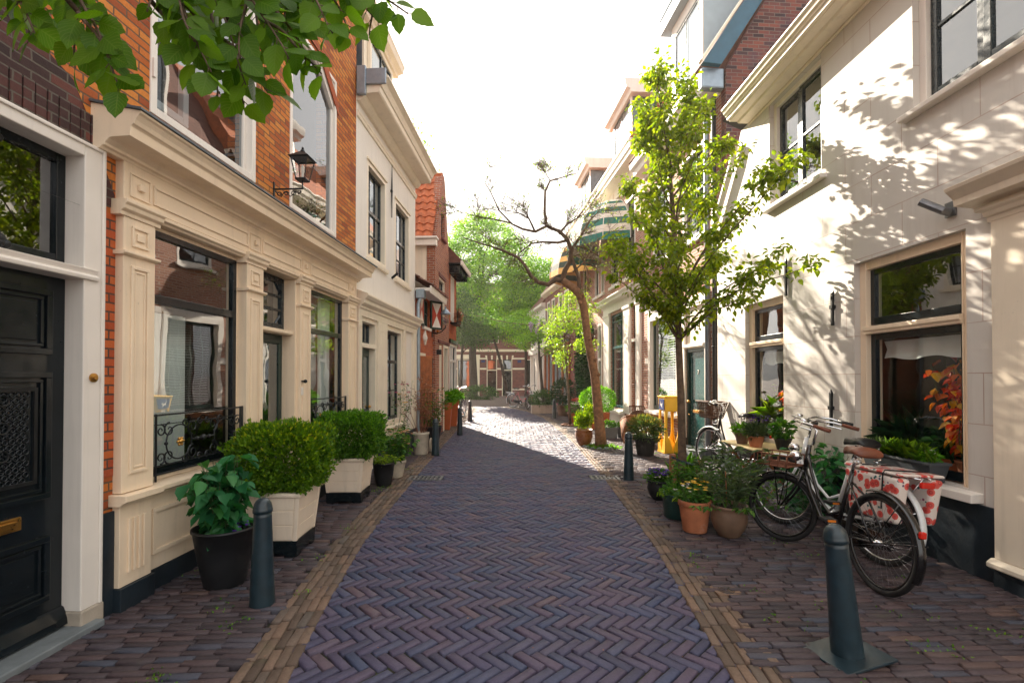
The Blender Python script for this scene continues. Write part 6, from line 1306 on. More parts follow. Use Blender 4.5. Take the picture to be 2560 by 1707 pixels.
def flowers(t, n, c, r, size, matname, name='flowers', petals=5):
    P_, D_ = [], []
    pts, _ = blob(n, c, r, 0.5)
    for p in pts:
        if p[2] < c[2]-r[2]*0.3: p[2] = c[2]+r[2]*0.5
        for k in range(petals): a = k*6.283/petals+random.random(); P_.append(p); D_.append((math.cos(a), math.sin(a), 0.35))
    return leaves(name, P_, D_, size, matname, t, width=0.9, up=0.8, oval=False)
def potted(name, label, cat, loc, prof, matname, group=None, rz=0.0):
    t = thing(name, label, cat, loc, rz, group); pot(t, prof, matname); return t

# hydrangea in the black pot
t = potted('potted_hydrangea', 'broad-leaved green hydrangea in a tall black pot by the shopfront', 'potted plant', (-2.15, 3.64, 0.006), smooth_pot(0.14, 0.215, 0.43), 'black_plastic')
tp = stems(t, 24, 0.20, 0.58, 0.34); P_, D_ = clothe(tp, 16, 0.08, 0.04, -0.5); leaves('foliage', P_, D_, 0.115, 'leaf_hydrangea', t, width=0.72, up=1.1, droop=0.25)
flowers(t, 9, (0.13, -0.05, 0.43), (0.06, 0.12, 0.03), 0.022, 'petal_purple')
# square planters with clipped box
def planter(loc, label, leafm, group, half, top):
    t = thing('square_planter', label, 'planter', loc, R(1.5), group)
    b, r_, z1 = 0.185, 0.262, 0.545
    f = lambda z: b+(r_-0.025-b)*(z/z1)
    m = MB(); zb = 0.135
    m.frustum(-f(zb)-0.004, f(zb)+0.004, -f(zb)-0.004, f(zb)+0.004, zb, -f(z1), f(z1), -f(z1), f(z1), z1-0.03); bd = m.build('box', 'planter_cream', t, bevel=0.006)
    m = MB()
    for k in range(1, 3):       # grooves between boards shown as proud boards
        pass
    for i in range(3):
        za, zc = zb+0.012+i*0.128, zb+0.012+i*0.128+0.121; ha, hc = f(za)-0.03, f(zc)-0.03
        for s in (-1, 1):
            oa, oc = f(za)+0.009, f(zc)+0.009
            m.add([(-ha, s*oa, za), (ha, s*oa, za), (hc, s*oc, zc), (-hc, s*oc, zc), (-ha, s*(oa-0.02), za), (ha, s*(oa-0.02), za), (hc, s*(oc-0.02), zc), (-hc, s*(oc-0.02), zc)], [(0, 1, 2, 3), (4, 7, 6, 5), (0, 4, 5, 1), (2, 6, 7, 3), (1, 5, 6, 2), (0, 3, 7, 4)])
            m.add([(s*oa, -ha, za), (s*oa, ha, za), (s*oc, hc, zc), (s*oc, -hc, zc), (s*(oa-0.02), -ha, za), (s*(oa-0.02), ha, za), (s*(oc-0.02), hc, zc), (s*(oc-0.02), -hc, zc)], [(0, 1, 2, 3), (4, 7, 6, 5), (0, 4, 5, 1), (2, 6, 7, 3), (1, 5, 6, 2), (0, 3, 7, 4)])
    m.build('boards', 'planter_cream', bd, bevel=0.003)
    m = MB()
    for sx in (-1, 1):
        for sy in (-1, 1):
            a, c = f(zb)+0.012, f(z1)+0.012; w = 0.035
            m.frustum(min(sx*a, sx*(a-w)), max(sx*a, sx*(a-w)), min(sy*a, sy*(a-w)), max(sy*a, sy*(a-w)), zb, min(sx*c, sx*(c-w)), max(sx*c, sx*(c-w)), min(sy*c, sy*(c-w)), max(sy*c, sy*(c-w)), z1-0.03)
    m.build('corner_posts', 'planter_cream', t, bevel=0.004)
    m = MB()
    for s in (-1, 1): m.box(-r_, r_, s*r_-(0.055 if s > 0 else 0), s*r_+(0.055 if s < 0 else 0), z1-0.03, z1+0.01); m.box(s*r_-(0.055 if s > 0 else 0), s*r_+(0.055 if s < 0 else 0), -r_+0.056, r_-0.056, z1-0.0299, z1+0.0099)
    m.build('rim', 'planter_cream', t, bevel=0.014, segs=3)
    m = MB(); g = f(0.07)+0.006
    for s in (-1, 1): 
        m.poly([(-g, 0), (-g+0.07, 0), (-g+0.10, 0.03), (g-0.10, 0.03), (g-0.07, 0), (g, 0), (f(zb)+0.016, zb), (-f(zb)-0.016, zb)], s*(g+0.002)-0.012, s*(g+0.002)+0.012)
        m.add([(s*(g-0.01), y, z) for y, z in ((-g, 0), (-g+0.07, 0), (-g+0.10, 0.03), (g-0.10, 0.03), (g-0.07, 0), (g, 0), (f(zb)+0.012, zb), (-f(zb)-0.012, zb))]+[(s*(g+0.012), y, z) for y, z in ((-g, 0), (-g+0.07, 0), (-g+0.10, 0.03), (g-0.10, 0.03), (g-0.07, 0), (g, 0), (f(zb)+0.012, zb), (-f(zb)-0.012, zb))], [tuple(range(8)), tuple(range(8, 16))]+[(i, (i+1) % 8, 8+(i+1) % 8, 8+i) for i in range(8)])
    m.build('base', 'black_paint', t)
    m = MB(); m.box(-r_+0.05, r_-0.05, -r_+0.05, r_-0.05, 0.45, 0.50); m.build('soil', 'soil', t)
    n = 17000; q = rng.uniform(-1, 1, (n, 3)); d = np.abs(q); k = (d**4).sum(1)**0.25; q = q/k[:, None]*(rng.uniform(0.45, 1.0, n)**0.5)[:, None]
    hz = (top-0.50)/2; nz = 1+0.07*np.sin(q[:, 0]*7+q[:, 1]*5)+0.06*np.sin(q[:, 1]*9+q[:, 2]*6)+rng.normal(0, 0.03, n)
    P_ = q*np.array([half[0], half[1], hz])*nz[:, None]*np.where(q[:, 2] < 0, 0.86+0.14*(1+q[:, 2]), 1)[:, None]+np.array([0, 0, 0.50+hz])
    leaves('foliage', P_, q+rng.normal(0, 0.6, (n, 3))+np.array([0, 0, 0.5]), 0.036, leafm, t, width=0.6, oval=False, up=0.2)
    k2 = (q[:, 2] > -0.35) & ((np.abs(q)**4).sum(1)**0.25 > 0.86) & (rng.random(n) < (0.42 if leafm == 'leaf_boxdark' else 0.6)*(0.3+0.7*(q[:, 2] > 0.3)))
    leaves('new_growth', P_[k2]*np.array([1.02, 1.02, 1.012]), q[k2]+rng.normal(0, 0.5, (k2.sum(), 3))+np.array([0, 0, 0.9]), 0.034, 'leaf_box' if leafm != 'leaf_boxdark' else 'leaf_boxbright', t, width=0.55, oval=False, up=0.2)
    return t
planter((-2.065, 4.37, 0.006), 'cream square planter with a yellow-tipped clipped box bush, nearest the bollard', 'leaf_boxmid', 'cream square planters along the shopfront', (0.385, 0.34), 1.11)
planter((-2.06, 6.12, 0.006), 'cream square planter with a darker clipped box bush, farther along the shopfront', 'leaf_boxdark', 'cream square planters along the shopfront', (0.40, 0.35), 1.08)
t = potted('potted_grass', 'low green tuft in a plain black pot behind the square planters', 'potted plant', (-1.84, 6.95, 0.006), smooth_pot(0.11, 0.155, 0.32), 'black_plastic')
tp = stems(t, 30, 0.2, 0.16, 0.28); P_, D_ = clothe(tp, 10); leaves('foliage', P_, D_, 0.06, 'leaf_lime', t, width=0.35)
t = potted('potted_hydrangea', 'flowering hydrangea with dusty pink heads in a pale clay pot', 'potted plant', (-1.80, 7.50, 0.006), rim_pot(0.11, 0.16, 0.26), 'pale_pot')
tp = stems(t, 24, 0.38, 0.55, 0.22); P_, D_ = clothe(tp, 15, 0.1, 0.06, -0.4); leaves('foliage', P_, D_, 0.085, 'leaf_mid', t, width=0.65, up=0.9); flowers(t, 46, (0, 0, 0.58), (0.32, 0.32, 0.25), 0.028, 'petal_peach')
t = potted('dry_shrub', 'sparse dry reddish shrub in a tall weathered white pot', 'potted plant', (-1.82, 9.70, 0.006), [(0.13, 0), (0.135, 0.02), (0.15, 0.38), (0.165, 0.40), (0.165, 0.44)], 'pale_pot')
tp = stems(t, 16, 0.42, 0.95, 0.40, 'rust', 0.005); tw = MB(); en = []
for q in tp: twigs(tw, q, 0.003, 2, 0.25, 0.8, 3, en)
tw.build('twigs', 'rust', t); P_, D_ = clothe(en, 4, 0.3, 0.03); leaves('foliage', P_, D_, 0.035, 'leaf_dry', t, width=0.6)
m = MB(); m.torus((0.13, 0.24, 0.16), 0.12, 0.02, 'x', 24, 8); m.torus((0.13, 0.24, 0.16), 0.07, 0.012, 'x', 20, 6); tag(m.build('stone_ring', 'stone'), 'round stone ring leaning behind the white pot', 'ornament'); bpy.data.objects[-1 if False else 'stone_ring'].location = (-1.80, 9.72, 0)
t = potted('potted_azalea', 'peach-flowered shrub in a dark round pot near the bollard', 'potted plant', (-1.86, 11.1, 0.006), smooth_pot(0.17, 0.25, 0.42), 'black_plastic')
tp = stems(t, 28, 0.5, 0.9, 0.36, 'bark_dark'); P_, D_ = clothe(tp, 22, 0.1, 0.10, -0.1); leaves('foliage', P_, D_, 0.06, 'leaf_mid', t, width=0.5); flowers(t, 120, (0, 0, 0.95), (0.45, 0.45, 0.5), 0.035, 'petal_peach')
# tall orange tapered planters
def tall_planter(loc, label):
    t = thing('tall_planter', label, 'planter', loc, R(4), 'tall orange planters')
    m = MB(); m.frustum(-0.15, 0.15, -0.15, 0.15, 0, -0.225, 0.225, -0.225, 0.225, 0.78); m.build('pot', 'orange_pot', t, bevel=0.012)
    m = MB()
    for s in (-1, 1): m.box(-0.235, 0.235, s*0.225-0.012, s*0.225+0.012, 0.765, 0.795); m.box(s*0.225-0.012, s*0.225+0.012, -0.213, 0.213, 0.765, 0.795)
    m.build('rim', 'orange_pot', t); P_, D_ = blob(900, (0, 0, 0.92), (0.34, 0.34, 0.2), 0.3); leaves('foliage', P_, D_+np.array([0, 0, 0.2]), 0.085, 'leaf_boxbright', t, width=0.6)
    return t
tall_planter((-1.98, 14.25, 0.006), 'tall tapered orange planter with bright green leaves, the nearer of two'); tall_planter((-1.90, 15.3, 0.006), 'tall tapered orange planter with bright green leaves, the farther of two')
t = potted('potted_rose', 'thin climbing rose with magenta and yellow blooms before the white house window', 'potted plant', (-2.12, 9.05, 0.006), smooth_pot(0.12, 0.16, 0.3), 'black_plastic')
tp = stems(t, 9, 0.25, 1.25, 0.25); P_, D_ = clothe(tp, 14); leaves('foliage', P_, D_, 0.05, 'leaf_mid', t); flowers(t, 7, (0, 0, 1.25), (0.2, 0.2, 0.3), 0.04, 'petal_pink'); flowers(t, 5, (0, 0, 1.1), (0.2, 0.2, 0.2), 0.04, 'petal_yellow', 'yellow_flowers')

# pots round the pear tree
t = potted('potted_pansies', 'dark purple pansies in a black bowl pot by the gutter', 'potted plant', (1.86, 6.12, 0.012), belly_pot(0.09, 0.15, 0.145, 0.24), 'black_plastic')
P_, D_ = blob(420, (0, 0, 0.27), (0.17, 0.17, 0.08), 0.2); leaves('foliage', P_, D_+np.array([0, 0, 0.4]), 0.05, 'leaf_mid', t, width=0.45); flowers(t, 55, (0, 0, 0.33), (0.15, 0.15, 0.05), 0.03, 'petal_purple')
t = potted('green_pot', 'low glossy dark green pot with trailing sedum beside the tree stake', 'potted plant', (1.84, 5.35, 0.012), [(0.15, 0), (0.16, 0.01), (0.175, 0.25), (0.18, 0.26)], 'dark_green_pot')
P_, D_ = blob(900, (0, 0, 0.27), (0.19, 0.19, 0.10), 0.2); leaves('foliage', P_, D_, 0.035, 'leaf_mid', t, width=0.5); tp = stems(t, 10, 0.3, 0.02, 0.26); P_, D_ = clothe(tp, 9, 0.3, 0.03, -0.8); leaves('runners', P_, D_, 0.07, 'leaf_lime', t, width=0.5)
t = potted('potted_violas', 'yellow and violet violas in a limewashed terracotta pot', 'potted plant', (1.83, 4.86, 0.012), rim_pot(0.115, 0.16, 0.31), 'terracotta')
tp = stems(t, 26, 0.19, 0.17, 0.27); P_, D_ = clothe(tp, 16, 0.1, 0.03); leaves('foliage', P_, D_, 0.055, 'leaf_mid', t, width=0.42); flowers(t, 16, (0, 0, 0.44), (0.19, 0.19, 0.08), 0.03, 'petal_yellow'); flowers(t, 7, (0, 0, 0.40), (0.2, 0.2, 0.07), 0.026, 'petal_white', 'pale_flowers')
t = potted('potted_oleander', 'tall lance-leaved shrub in a round grey-brown clay pot', 'potted plant', (2.11, 4.72, 0.012), belly_pot(0.10, 0.17, 0.165, 0.30), 'clay_brown')
tp = stems(t, 20, 0.34, 0.62, 0.26); P_, D_ = clothe(tp, 24, 0.15, 0.03, 0.1); leaves('foliage', P_, D_, 0.085, 'leaf_grey', t, width=0.26, up=0.5, droop=0.1)
tp = stems(t, 9, 0.55, 0.12, 0.28); P_, D_ = clothe(tp, 26, 0.2, 0.05, -0.6); leaves('drooping_foliage', P_, D_, 0.05, 'leaf_mid', t, width=0.4)
m = MB(); m.tube([(-0.02, 0, 0.25), (-0.03, 0.0, 0.62)], 0.006, 6); m.build('cane', 'wood_stake', t)
t = potted('potted_herbs', 'leafy herbs in a small terracotta pot tucked behind the violas', 'potted plant', (2.06, 5.35, 0.012), rim_pot(0.10, 0.14, 0.24), 'terracotta')
tp = stems(t, 30, 0.3, 0.42, 0.2); P_, D_ = clothe(tp, 20, 0.1, 0.05, -0.2); leaves('foliage', P_, D_, 0.06, 'leaf_mid', t, width=0.4)
t = thing('flag_iris', 'bright green sword leaves growing at the foot of the pear tree', 'plant', (2.45, 6.95, 0.0)); P_ = [(random.gauss(0, 0.07), random.gauss(0, 0.05), 0) for _ in range(60)]; leaves('foliage', P_, [(random.gauss(0, 0.25), random.gauss(0, 0.25), 1) for _ in P_], 0.42, 'leaf_boxbright', t, width=0.07, droop=0.05)
t = thing('leafy_shrub', 'bushy green shrub growing between the table and the bicycles', 'plant', (2.70, 5.75, 0)); tp = stems(t, 26, 0.42, 0.5, 0.0); P_, D_ = clothe(tp, 26, 0.1, 0.08, -0.2); leaves('foliage', P_, D_, 0.06, 'leaf_mid', t, width=0.42)
t = thing('broadleaf_shrub', 'broad-leaved plant against the plinth below the small window', 'plant', (3.22, 5.35, 0)); tp = stems(t, 26, 0.34, 0.82, 0.0); P_, D_ = clothe(tp, 18, 0.15, 0.06, -0.4); leaves('foliage', P_, D_, 0.10, 'leaf_hydrangea', t, width=0.7, up=0.9)
t = potted('basket_shrub', 'cream-tipped shrub in a dark ribbed basket pot before the yellow pedestal', 'potted plant', (2.62, 9.52, 0.012), smooth_pot(0.16, 0.205, 0.36), 'wicker_dark')
P_, D_ = blob(1500, (0, 0, 0.50), (0.36, 0.36, 0.26), 0.25); leaves('foliage', P_, D_+np.array([0, 0, 0.4]), 0.06, 'leaf_grey', t, width=0.42); P_, D_ = blob(420, (0, 0, 0.62), (0.32, 0.32, 0.18), 0.6); leaves('new_growth', P_, D_+np.array([0, 0, 0.7]), 0.055, 'leaf_pale', t, width=0.4)
t = potted('glazed_pot', 'yellow-green conifer sprigs in a glazed brown pot beside the crooked tree', 'potted plant', (1.62, 10.92, 0.012), belly_pot(0.12, 0.20, 0.195, 0.36), 'glazed_brown')
for c_, r_ in (((-0.08, 0, 0.56), (0.15, 0.15, 0.22)), ((0.12, 0.02, 0.66), (0.12, 0.12, 0.32)), ((0.0, 0.1, 0.5), (0.16, 0.12, 0.16))):
    P_, D_ = blob(520, c_, r_, 0.2); leaves('foliage', P_, D_*0.6+np.array([0, 0, 0.9]), 0.055, 'leaf_box', t, width=0.4)
def trough(loc, label, matname, rz, L=0.46, W=0.22, H=0.26):
    t = thing('plant_trough', label, 'planter', loc, rz, 'plastic troughs by the wicker seats')
    m = MB(); m.frustum(-L/2*0.88, L/2*0.88, -W/2*0.86, W/2*0.86, 0, -L/2, L/2, -W/2, W/2, H); m.build('pot', matname, t, bevel=0.008)
    m = MB()
    for s in (-1, 1): m.box(-L/2-0.01, L/2+0.01, s*W/2-0.008, s*W/2+0.012, H-0.02, H+0.012); m.box(s*L/2-0.008, s*L/2+0.012, -W/2+0.012, W/2-0.008, H-0.02, H+0.012)
    m.build('rim', matname, t); P_, D_ = blob(620, (0, 0, H+0.05), (L/2*0.95, W/2, 0.13), 0.2); leaves('foliage', P_, D_+np.array([0, 0, 0.4]), 0.05, 'leaf_mid', t, width=0.45); flowers(t, 8, (0, 0, H+0.10), (L/2*0.8, W/2, 0.05), 0.03, 'petal_white'); return t
trough((2.42, 12.2, 0.012), 'light grey plastic trough of seedlings beside the crooked tree', 'light_grey_plastic', R(5)); trough((2.88, 12.35, 0.012), 'dark plastic trough of seedlings beside the wicker seats', 'grey_plastic', R(5))
t = thing('clipped_ball_bush', 'bright green clipped ball bush in a square orange pot behind the crooked tree', 'potted plant', (2.58, 14.4, 0.012))
m = MB(); m.frustum(-0.24, 0.24, -0.24, 0.24, 0, -0.28, 0.28, -0.28, 0.28, 0.50); m.build('pot', 'orange_pot', t, bevel=0.012); P_, D_ = blob(4200, (-0.03, 0, 0.85), (0.55, 0.5, 0.42), 0.75); leaves('foliage', P_, D_+rng.normal(0, 0.5, P_.shape), 0.05, 'leaf_boxbright', t, width=0.6, oval=False)
t = potted('orange_bowl', 'round orange pot with red and white flowers under the thin young tree', 'potted plant', (2.05, 15.9, 0.012), smooth_pot(0.17, 0.22, 0.36), 'orange_pot'); P_, D_ = blob(500, (0, 0, 0.5), (0.3, 0.3, 0.2), 0.2); leaves('foliage', P_, D_, 0.06, 'leaf_mid', t); flowers(t, 30, (0, 0, 0.58), (0.28, 0.28, 0.14), 0.05, 'petal_white'); flowers(t, 20, (0.1, 0.1, 0.75), (0.2, 0.2, 0.1), 0.055, 'petal_red', 'red_flowers')
t = potted('rose_bush', 'dark rose bush in a brown tub near the parked bicycles', 'potted plant', (2.05, 19.2, 0.012), smooth_pot(0.22, 0.28, 0.42), 'clay_brown'); P_, D_ = blob(1300, (0, 0, 0.95), (0.5, 0.5, 0.55), 0.3); leaves('foliage', P_, D_, 0.09, 'leaf_ivy', t); flowers(t, 26, (-0.1, -0.2, 0.85), (0.42, 0.3, 0.4), 0.05, 'petal_white')
t = thing('low_bush', 'low dark spreading bush in a grey stone trough at the bend', 'potted plant', (1.32, 20.7, 0)); m = MB(); m.box(-0.5, 0.5, -0.25, 0.25, 0, 0.35); m.build('trough', 'stone', t, bevel=0.02); P_, D_ = blob(1500, (0, 0, 0.6), (0.6, 0.4, 0.36), 0.3); leaves('foliage', P_, D_+np.array([0, 0, 0.3]), 0.09, 'leaf_treedark', t, width=0.35)
t = thing('corner_hedge', 'dark low hedge at the foot of the great tree', 'hedge', (-1.9, 33.0, 0)); P_, D_ = blob(1800, (-0.3, 0, 0.4), (1.3, 0.5, 0.55), 0.3); leaves('foliage', P_, D_+np.array([0, 0, 0.3]), 0.13, 'leaf_treedark', t, width=0.5, oval=False)
# rings round the tree feet
def tree_ring(loc, r, label, matname):
    m = MB()
    for k in range(14): a = k*6.283/14; x, y = r*math.cos(a), r*math.sin(a); m.ball((x, y, 0.012), 0.055+0.012*(k % 3), 5, (1, 0.8, 0.5))
    o = m.build('cobble_ring', matname, None, smooth=True); o.location = loc; return tag(o, label, 'edging')
tree_ring((1.95, 10.72, 0), 0.34, 'ring of pale cobbles round the crooked tree', 'bluestone'); tree_ring((1.84, 15.3, 0.03), 0.24, 'heap of brown clinkers round the thin young tree', 'rust')
t = thing('ground_weeds', 'small green weeds at the foot of the crooked tree', 'weeds', (1.95, 10.7, 0)); t['kind'] = 'stuff'
P_, D_ = blob(380, (0.05, -0.1, 0.01), (0.42, 0.36, 0.05), 0.3); P_[:, 2] = np.abs(P_[:, 2]); leaves('weeds', P_, D_+np.array([0, 0, 0.5]), 0.05, 'leaf_boxbright', t)
# moss and seedlings in the joints, litter of petals
n = 900; xs = np.concatenate([rng.uniform(-2.6, -1.5, 400), rng.uniform(1.5, 3.5, 500)]); ys = 1.6+rng.gamma(1.6, 2.2, n)
ce = np.stack([rng.choice(xs, 60), rng.choice(ys, 60), np.zeros(60)], 1); ii = rng.integers(0, 60, n); P_ = ce[ii]+rng.normal(0, 0.05, (n, 3)); P_[:, 2] = 0.008
o = leaves('moss_tufts', P_, rand_unit(n)+np.array([0, 0, 0.5]), 0.02, 'leaf_boxbright', None, oval=False); tag(o, 'tiny green weeds sprouting between the paving bricks', 'weeds', kind='stuff')
n = 110; P_ = np.stack([rng.normal(0.6, 1.7, n), 1.9+rng.gamma(1.5, 2.3, n), np.full(n, 0.012)], 1); P_ = P_[np.abs(P_[:, 0]) < 3.2]; q = rand_unit(len(P_)); q[:, 2] *= 0.1
o = leaves('fallen_leaves', P_, q, 0.016, 'leaf_dry', None, oval=False, width=0.7, up=2, fold=0.03); tag(o, 'small dry fallen leaves scattered over the paving', 'leaves', kind='stuff')

# ------------------------------------------------------------------ furniture
t = thing('newspaper_pedestal', 'yellow metal pedestal box with a dark blue bird sign', 'pedestal', (3.22, 9.92, 0.012), R(8))
m = MB(); m.frustum(-0.15, 0.15, -0.15, 0.15, 0.84, -0.16, 0.16, -0.16, 0.16, 1.12); m.box(-0.175, 0.175, -0.175, 0.175, 1.12, 1.15); m.build('head', 'yellow_paint', t, bevel=0.008)
m = MB()
for sx in (-1, 1):     # four tapered corner posts curving in to the pyramid foot
    for sy in (-1, 1):
        L_ = [(0.155, 0.055, 0.84), (0.155, 0.042, 0.66), (0.158, 0.040, 0.48), (0.162, 0.060, 0.34), (0.168, 0.12, 0.20), (0.172, 0.17, 0.03)]
        for (ra, wa, za), (rb, wb_, zb) in zip(L_, L_[1:]):
            xs_ = lambda r_, w_: (min(sx*r_, sx*(r_-w_)), max(sx*r_, sx*(r_-w_))); ys_ = lambda r_, w_: (min(sy*r_, sy*(r_-w_)), max(sy*r_, sy*(r_-w_)))
            m.frustum(*xs_(rb, wb_), *ys_(rb, 0.022), zb, *xs_(ra, wa), *ys_(ra, 0.022), za); m.frustum(*xs_(rb, 0.022), *ys_(rb, wb_), zb, *xs_(ra, 0.022), *ys_(ra, wa), za)
m.build('legs', 'yellow_paint', t); m = MB(); m.add([(-0.15, -0.145, 0.04), (0.15, -0.145, 0.04), (0.15, 0.145, 0.04), (-0.15, 0.145, 0.04), (0, 0, 0.33)], [(0, 1, 4), (1, 2, 4), (2, 3, 4), (3, 0, 4), (0, 3, 2, 1)]); m.box(-0.18, 0.18, -0.16, 0.16, 0, 0.035); m.build('foot', 'yellow_paint', t)
m = MB(); m.box(-0.168, -0.157, -0.11, 0.11, 0.87, 1.09); sg = m.build('sign', 'blue_sign', t)
m = MB(); m.add([(-0.169, y, z) for y, z in ((0.05, 1.06), (0.02, 1.0), (-0.015, 0.985), (-0.06, 1.02), (-0.03, 0.95), (-0.045, 0.90), (0.0, 0.94), (0.04, 0.955), (0.035, 1.0))], [tuple(range(9))]); m.build('bird_mark', 'white_paint', sg, recalc=False)
def tub_chair(loc, label, rz, matname='wicker_tan', slat=False, h=0.66):
    t = thing('wicker_chair', label, 'chair', loc, rz, 'wicker seats by the shopfront')
    m = MB(); N = 14; vs = []
    for i in range(N+1):
        a = R(-110)+R(220)*i/N; w = 0.25; hh = h*(0.72+0.28*math.cos(a*0.75)**2)
        x, y = -math.cos(a)*w*0.95, math.sin(a)*w
        vs += [(x*0.9, y*0.9, 0.08), (x*1.06, y*1.06, hh), (x*0.94, y*0.94, hh), (x*0.8, y*0.8, 0.08)]
    fs = []
    for i in range(N):
        for k in range(4): fs.append((4*i+k, 4*i+(k+1) % 4, 4*i+4+(k+1) % 4, 4*i+4+k))
    m.add(vs, fs+[(0, 1, 2, 3), (4*N, 4*N+3, 4*N+2, 4*N+1)]); m.build('backrest', matname, t, smooth=True)
    m = MB(); m.lathe([(0.22, 0.28), (0.235, 0.30), (0.23, 0.36), (0.15, 0.38), (0.001, 0.385)], (0.02, 0, 0), 20); m.build('seat', matname, t, smooth=True)
    m = MB(); m.tube([tuple(V(vs[4*i+1])*0.5+V(vs[4*i+2])*0.5) for i in range(N+1)], 0.02, 8); m.build('rim', matname, t, smooth=True)
    for sx, sy in ((-1, -1), (-1, 1), (1, -1), (1, 1)): m = MB(); m.tube([(sx*0.15, sy*0.16, 0.3), (sx*0.17, sy*0.18, 0)], 0.018, 6); m.build('leg', matname, t)
    if slat:
        m = MB()
        for i in range(9): y = -0.2+0.05*i; m.box(-0.27, -0.24, y-0.012, y+0.012, 0.35, h+0.12)
        m.box(-0.275, -0.235, -0.23, 0.23, h+0.10, h+0.135); m.build('slats', 'wicker_brown', t, bevel=0.004)
    return t
tub_chair((2.80, 11.35, 0.012), 'tan wicker tub chair nearest the grey troughs, seen from behind', R(80)); tub_chair((3.22, 11.3, 0.012), 'tan wicker tub chair beside the yellow pedestal, seen from behind', R(85)); tub_chair((3.22, 12.3, 0.012), 'brown slatted-back wicker chair against the shopfront', R(-100), 'wicker_brown', True, 0.66)
# folding table under the small window
t = thing('folding_table', 'small pale yellow table on crossed wooden legs under the small window', 'table', (3.22, 6.25, 0.012), R(2))
m = MB(); m.box(-0.27, 0.30, -0.55, 0.55, 0.625, 0.655); m.build('tabletop', 'table_top', t, bevel=0.012)
for y in (-0.42, 0.42): m = MB(); m.tube([(-0.22, y, 0.0), (0.24, y, 0.625)], 0.016, 6); m.build('leg', 'orange_wood', t); m = MB(); m.tube([(0.22, y+0.03, 0.0), (-0.22, y+0.03, 0.625)], 0.016, 6); m.build('leg', 'orange_wood', t)
t = potted('potted_sedum', 'small green plant in an olive pot on the yellow table, left of the terracotta one', 'potted plant', (3.05, 6.42, 0.667), rim_pot(0.065, 0.095, 0.15), 'clay_brown'); P_, D_ = blob(300, (0, 0, 0.19), (0.12, 0.12, 0.07), 0.2); leaves('foliage', P_, D_+np.array([0, 0, 0.3]), 0.05, 'leaf_boxbright', t, width=0.4)
t = potted('potted_lavender', 'wispy lavender in a terracotta pot on the yellow table', 'potted plant', (3.08, 6.12, 0.667), rim_pot(0.07, 0.10, 0.14), 'terracotta'); P_, D_ = blob(420, (0, 0, 0.2), (0.14, 0.14, 0.09), 0.2); leaves('foliage', P_, D_+np.array([0, 0, 0.6]), 0.06, 'leaf_grey', t, width=0.2); tp = stems(t, 22, 0.22, 0.32, 0.12, 'stem', 0.002); P_, D_ = clothe(tp, 5, 0.8, 0.01); leaves('flower_spikes', P_, D_, 0.02, 'petal_purple', t)
t = potted('potted_geranium', 'bushy green geranium in a dark pot at the back of the yellow table', 'potted plant', (3.30, 5.9, 0.667), rim_pot(0.07, 0.10, 0.14), 'black_plastic'); P_, D_ = blob(260, (0, 0, 0.24), (0.13, 0.13, 0.11), 0.2); leaves('foliage', P_, D_, 0.055, 'leaf_mid', t, width=0.9)
# window box and plants behind the glass
wb = FR.thing('window_box', 'dark grey window box with a grassy tuft on the big window sill', 'planter', 4.42, 0.05, 0.66)
k = lambda: MB(1, 0)
m = k(); m.frustum(-0.36, 0.34, -0.07, 0.06, 0, -0.40, 0.38, -0.085, 0.09, 0.16); m.build('trough', 'grey_plastic', wb, bevel=0.006); m = k(); m.box(-0.41, 0.39, -0.095, 0.10, 0.15, 0.172); m.build('rim', 'grey_plastic', wb, bevel=0.005)
P_ = [(random.gauss(-0.02, 0.12), random.gauss(0, 0.03), 0.16) for _ in range(420)]; leaves('grass', P_, [(random.gauss(0, 0.5), random.gauss(0, 0.5), 1) for _ in P_], 0.15, 'leaf_boxmid', wb, width=0.03, droop=0.3)
P_, D_ = blob(260, (-0.27, 0, 0.2), (0.1, 0.07, 0.05), 0.2); leaves('foliage', P_, D_, 0.04, 'leaf_boxbright', wb); P_, D_ = blob(220, (0.28, 0, 0.19), (0.1, 0.06, 0.08), 0.2); leaves('sedge', P_, D_+np.array([0, 0, 0.7]), 0.07, 'leaf_grey', wb, width=0.2); flowers(wb, 10, (-0.27, 0, 0.24), (0.09, 0.06, 0.03), 0.02, 'petal_white')
sh = FR.thing('window_shelf', 'indoor shelf carrying plants inside the big window', 'shelf', 4.45, -0.42, 0)
m = k(); m.box(-0.62, 0.62, -0.15, 0.15, 0.66, 0.69); m.build('board', 'white_paint', sh); 
for s in (-0.55, 0.55): m = k(); m.box(s-0.02, s+0.02, -0.12, 0.12, 0.02, 0.66); m.build('leg', 'white_paint', sh)
def indoor(F, tt, o_, z, name, label, cat, profile, pm):
    p = F.W(tt, o_, z); return potted(name, label, cat, tuple(p), profile, pm)
t = indoor(FR, 4.14, -0.33, 0.69, 'potted_coleus', 'tall flame-red coleus glowing behind the big window', 'potted plant', rim_pot(0.08, 0.11, 0.14), 'terracotta')
tp = stems(t, 16, 0.27, 0.92, 0.12); P_, D_ = clothe(tp, 30, 0.12, 0.06, -0.5); leaves('foliage', P_, D_, 0.085, 'leaf_coleus', t, width=0.7, up=0.9, droop=0.35)
t = indoor(FR, 4.80, -0.38, 0.69, 'spider_plant', 'arching spider plant inside the left part of the big window', 'potted plant', rim_pot(0.08, 0.11, 0.14), 'clay_brown'); P_ = [(0, 0, 0.14)]*90; leaves('foliage', P_, [(random.gauss(0, 0.6), random.gauss(0, 0.6), 1) for _ in P_], 0.36, 'leaf_ivy', t, width=0.045, droop=0.5)
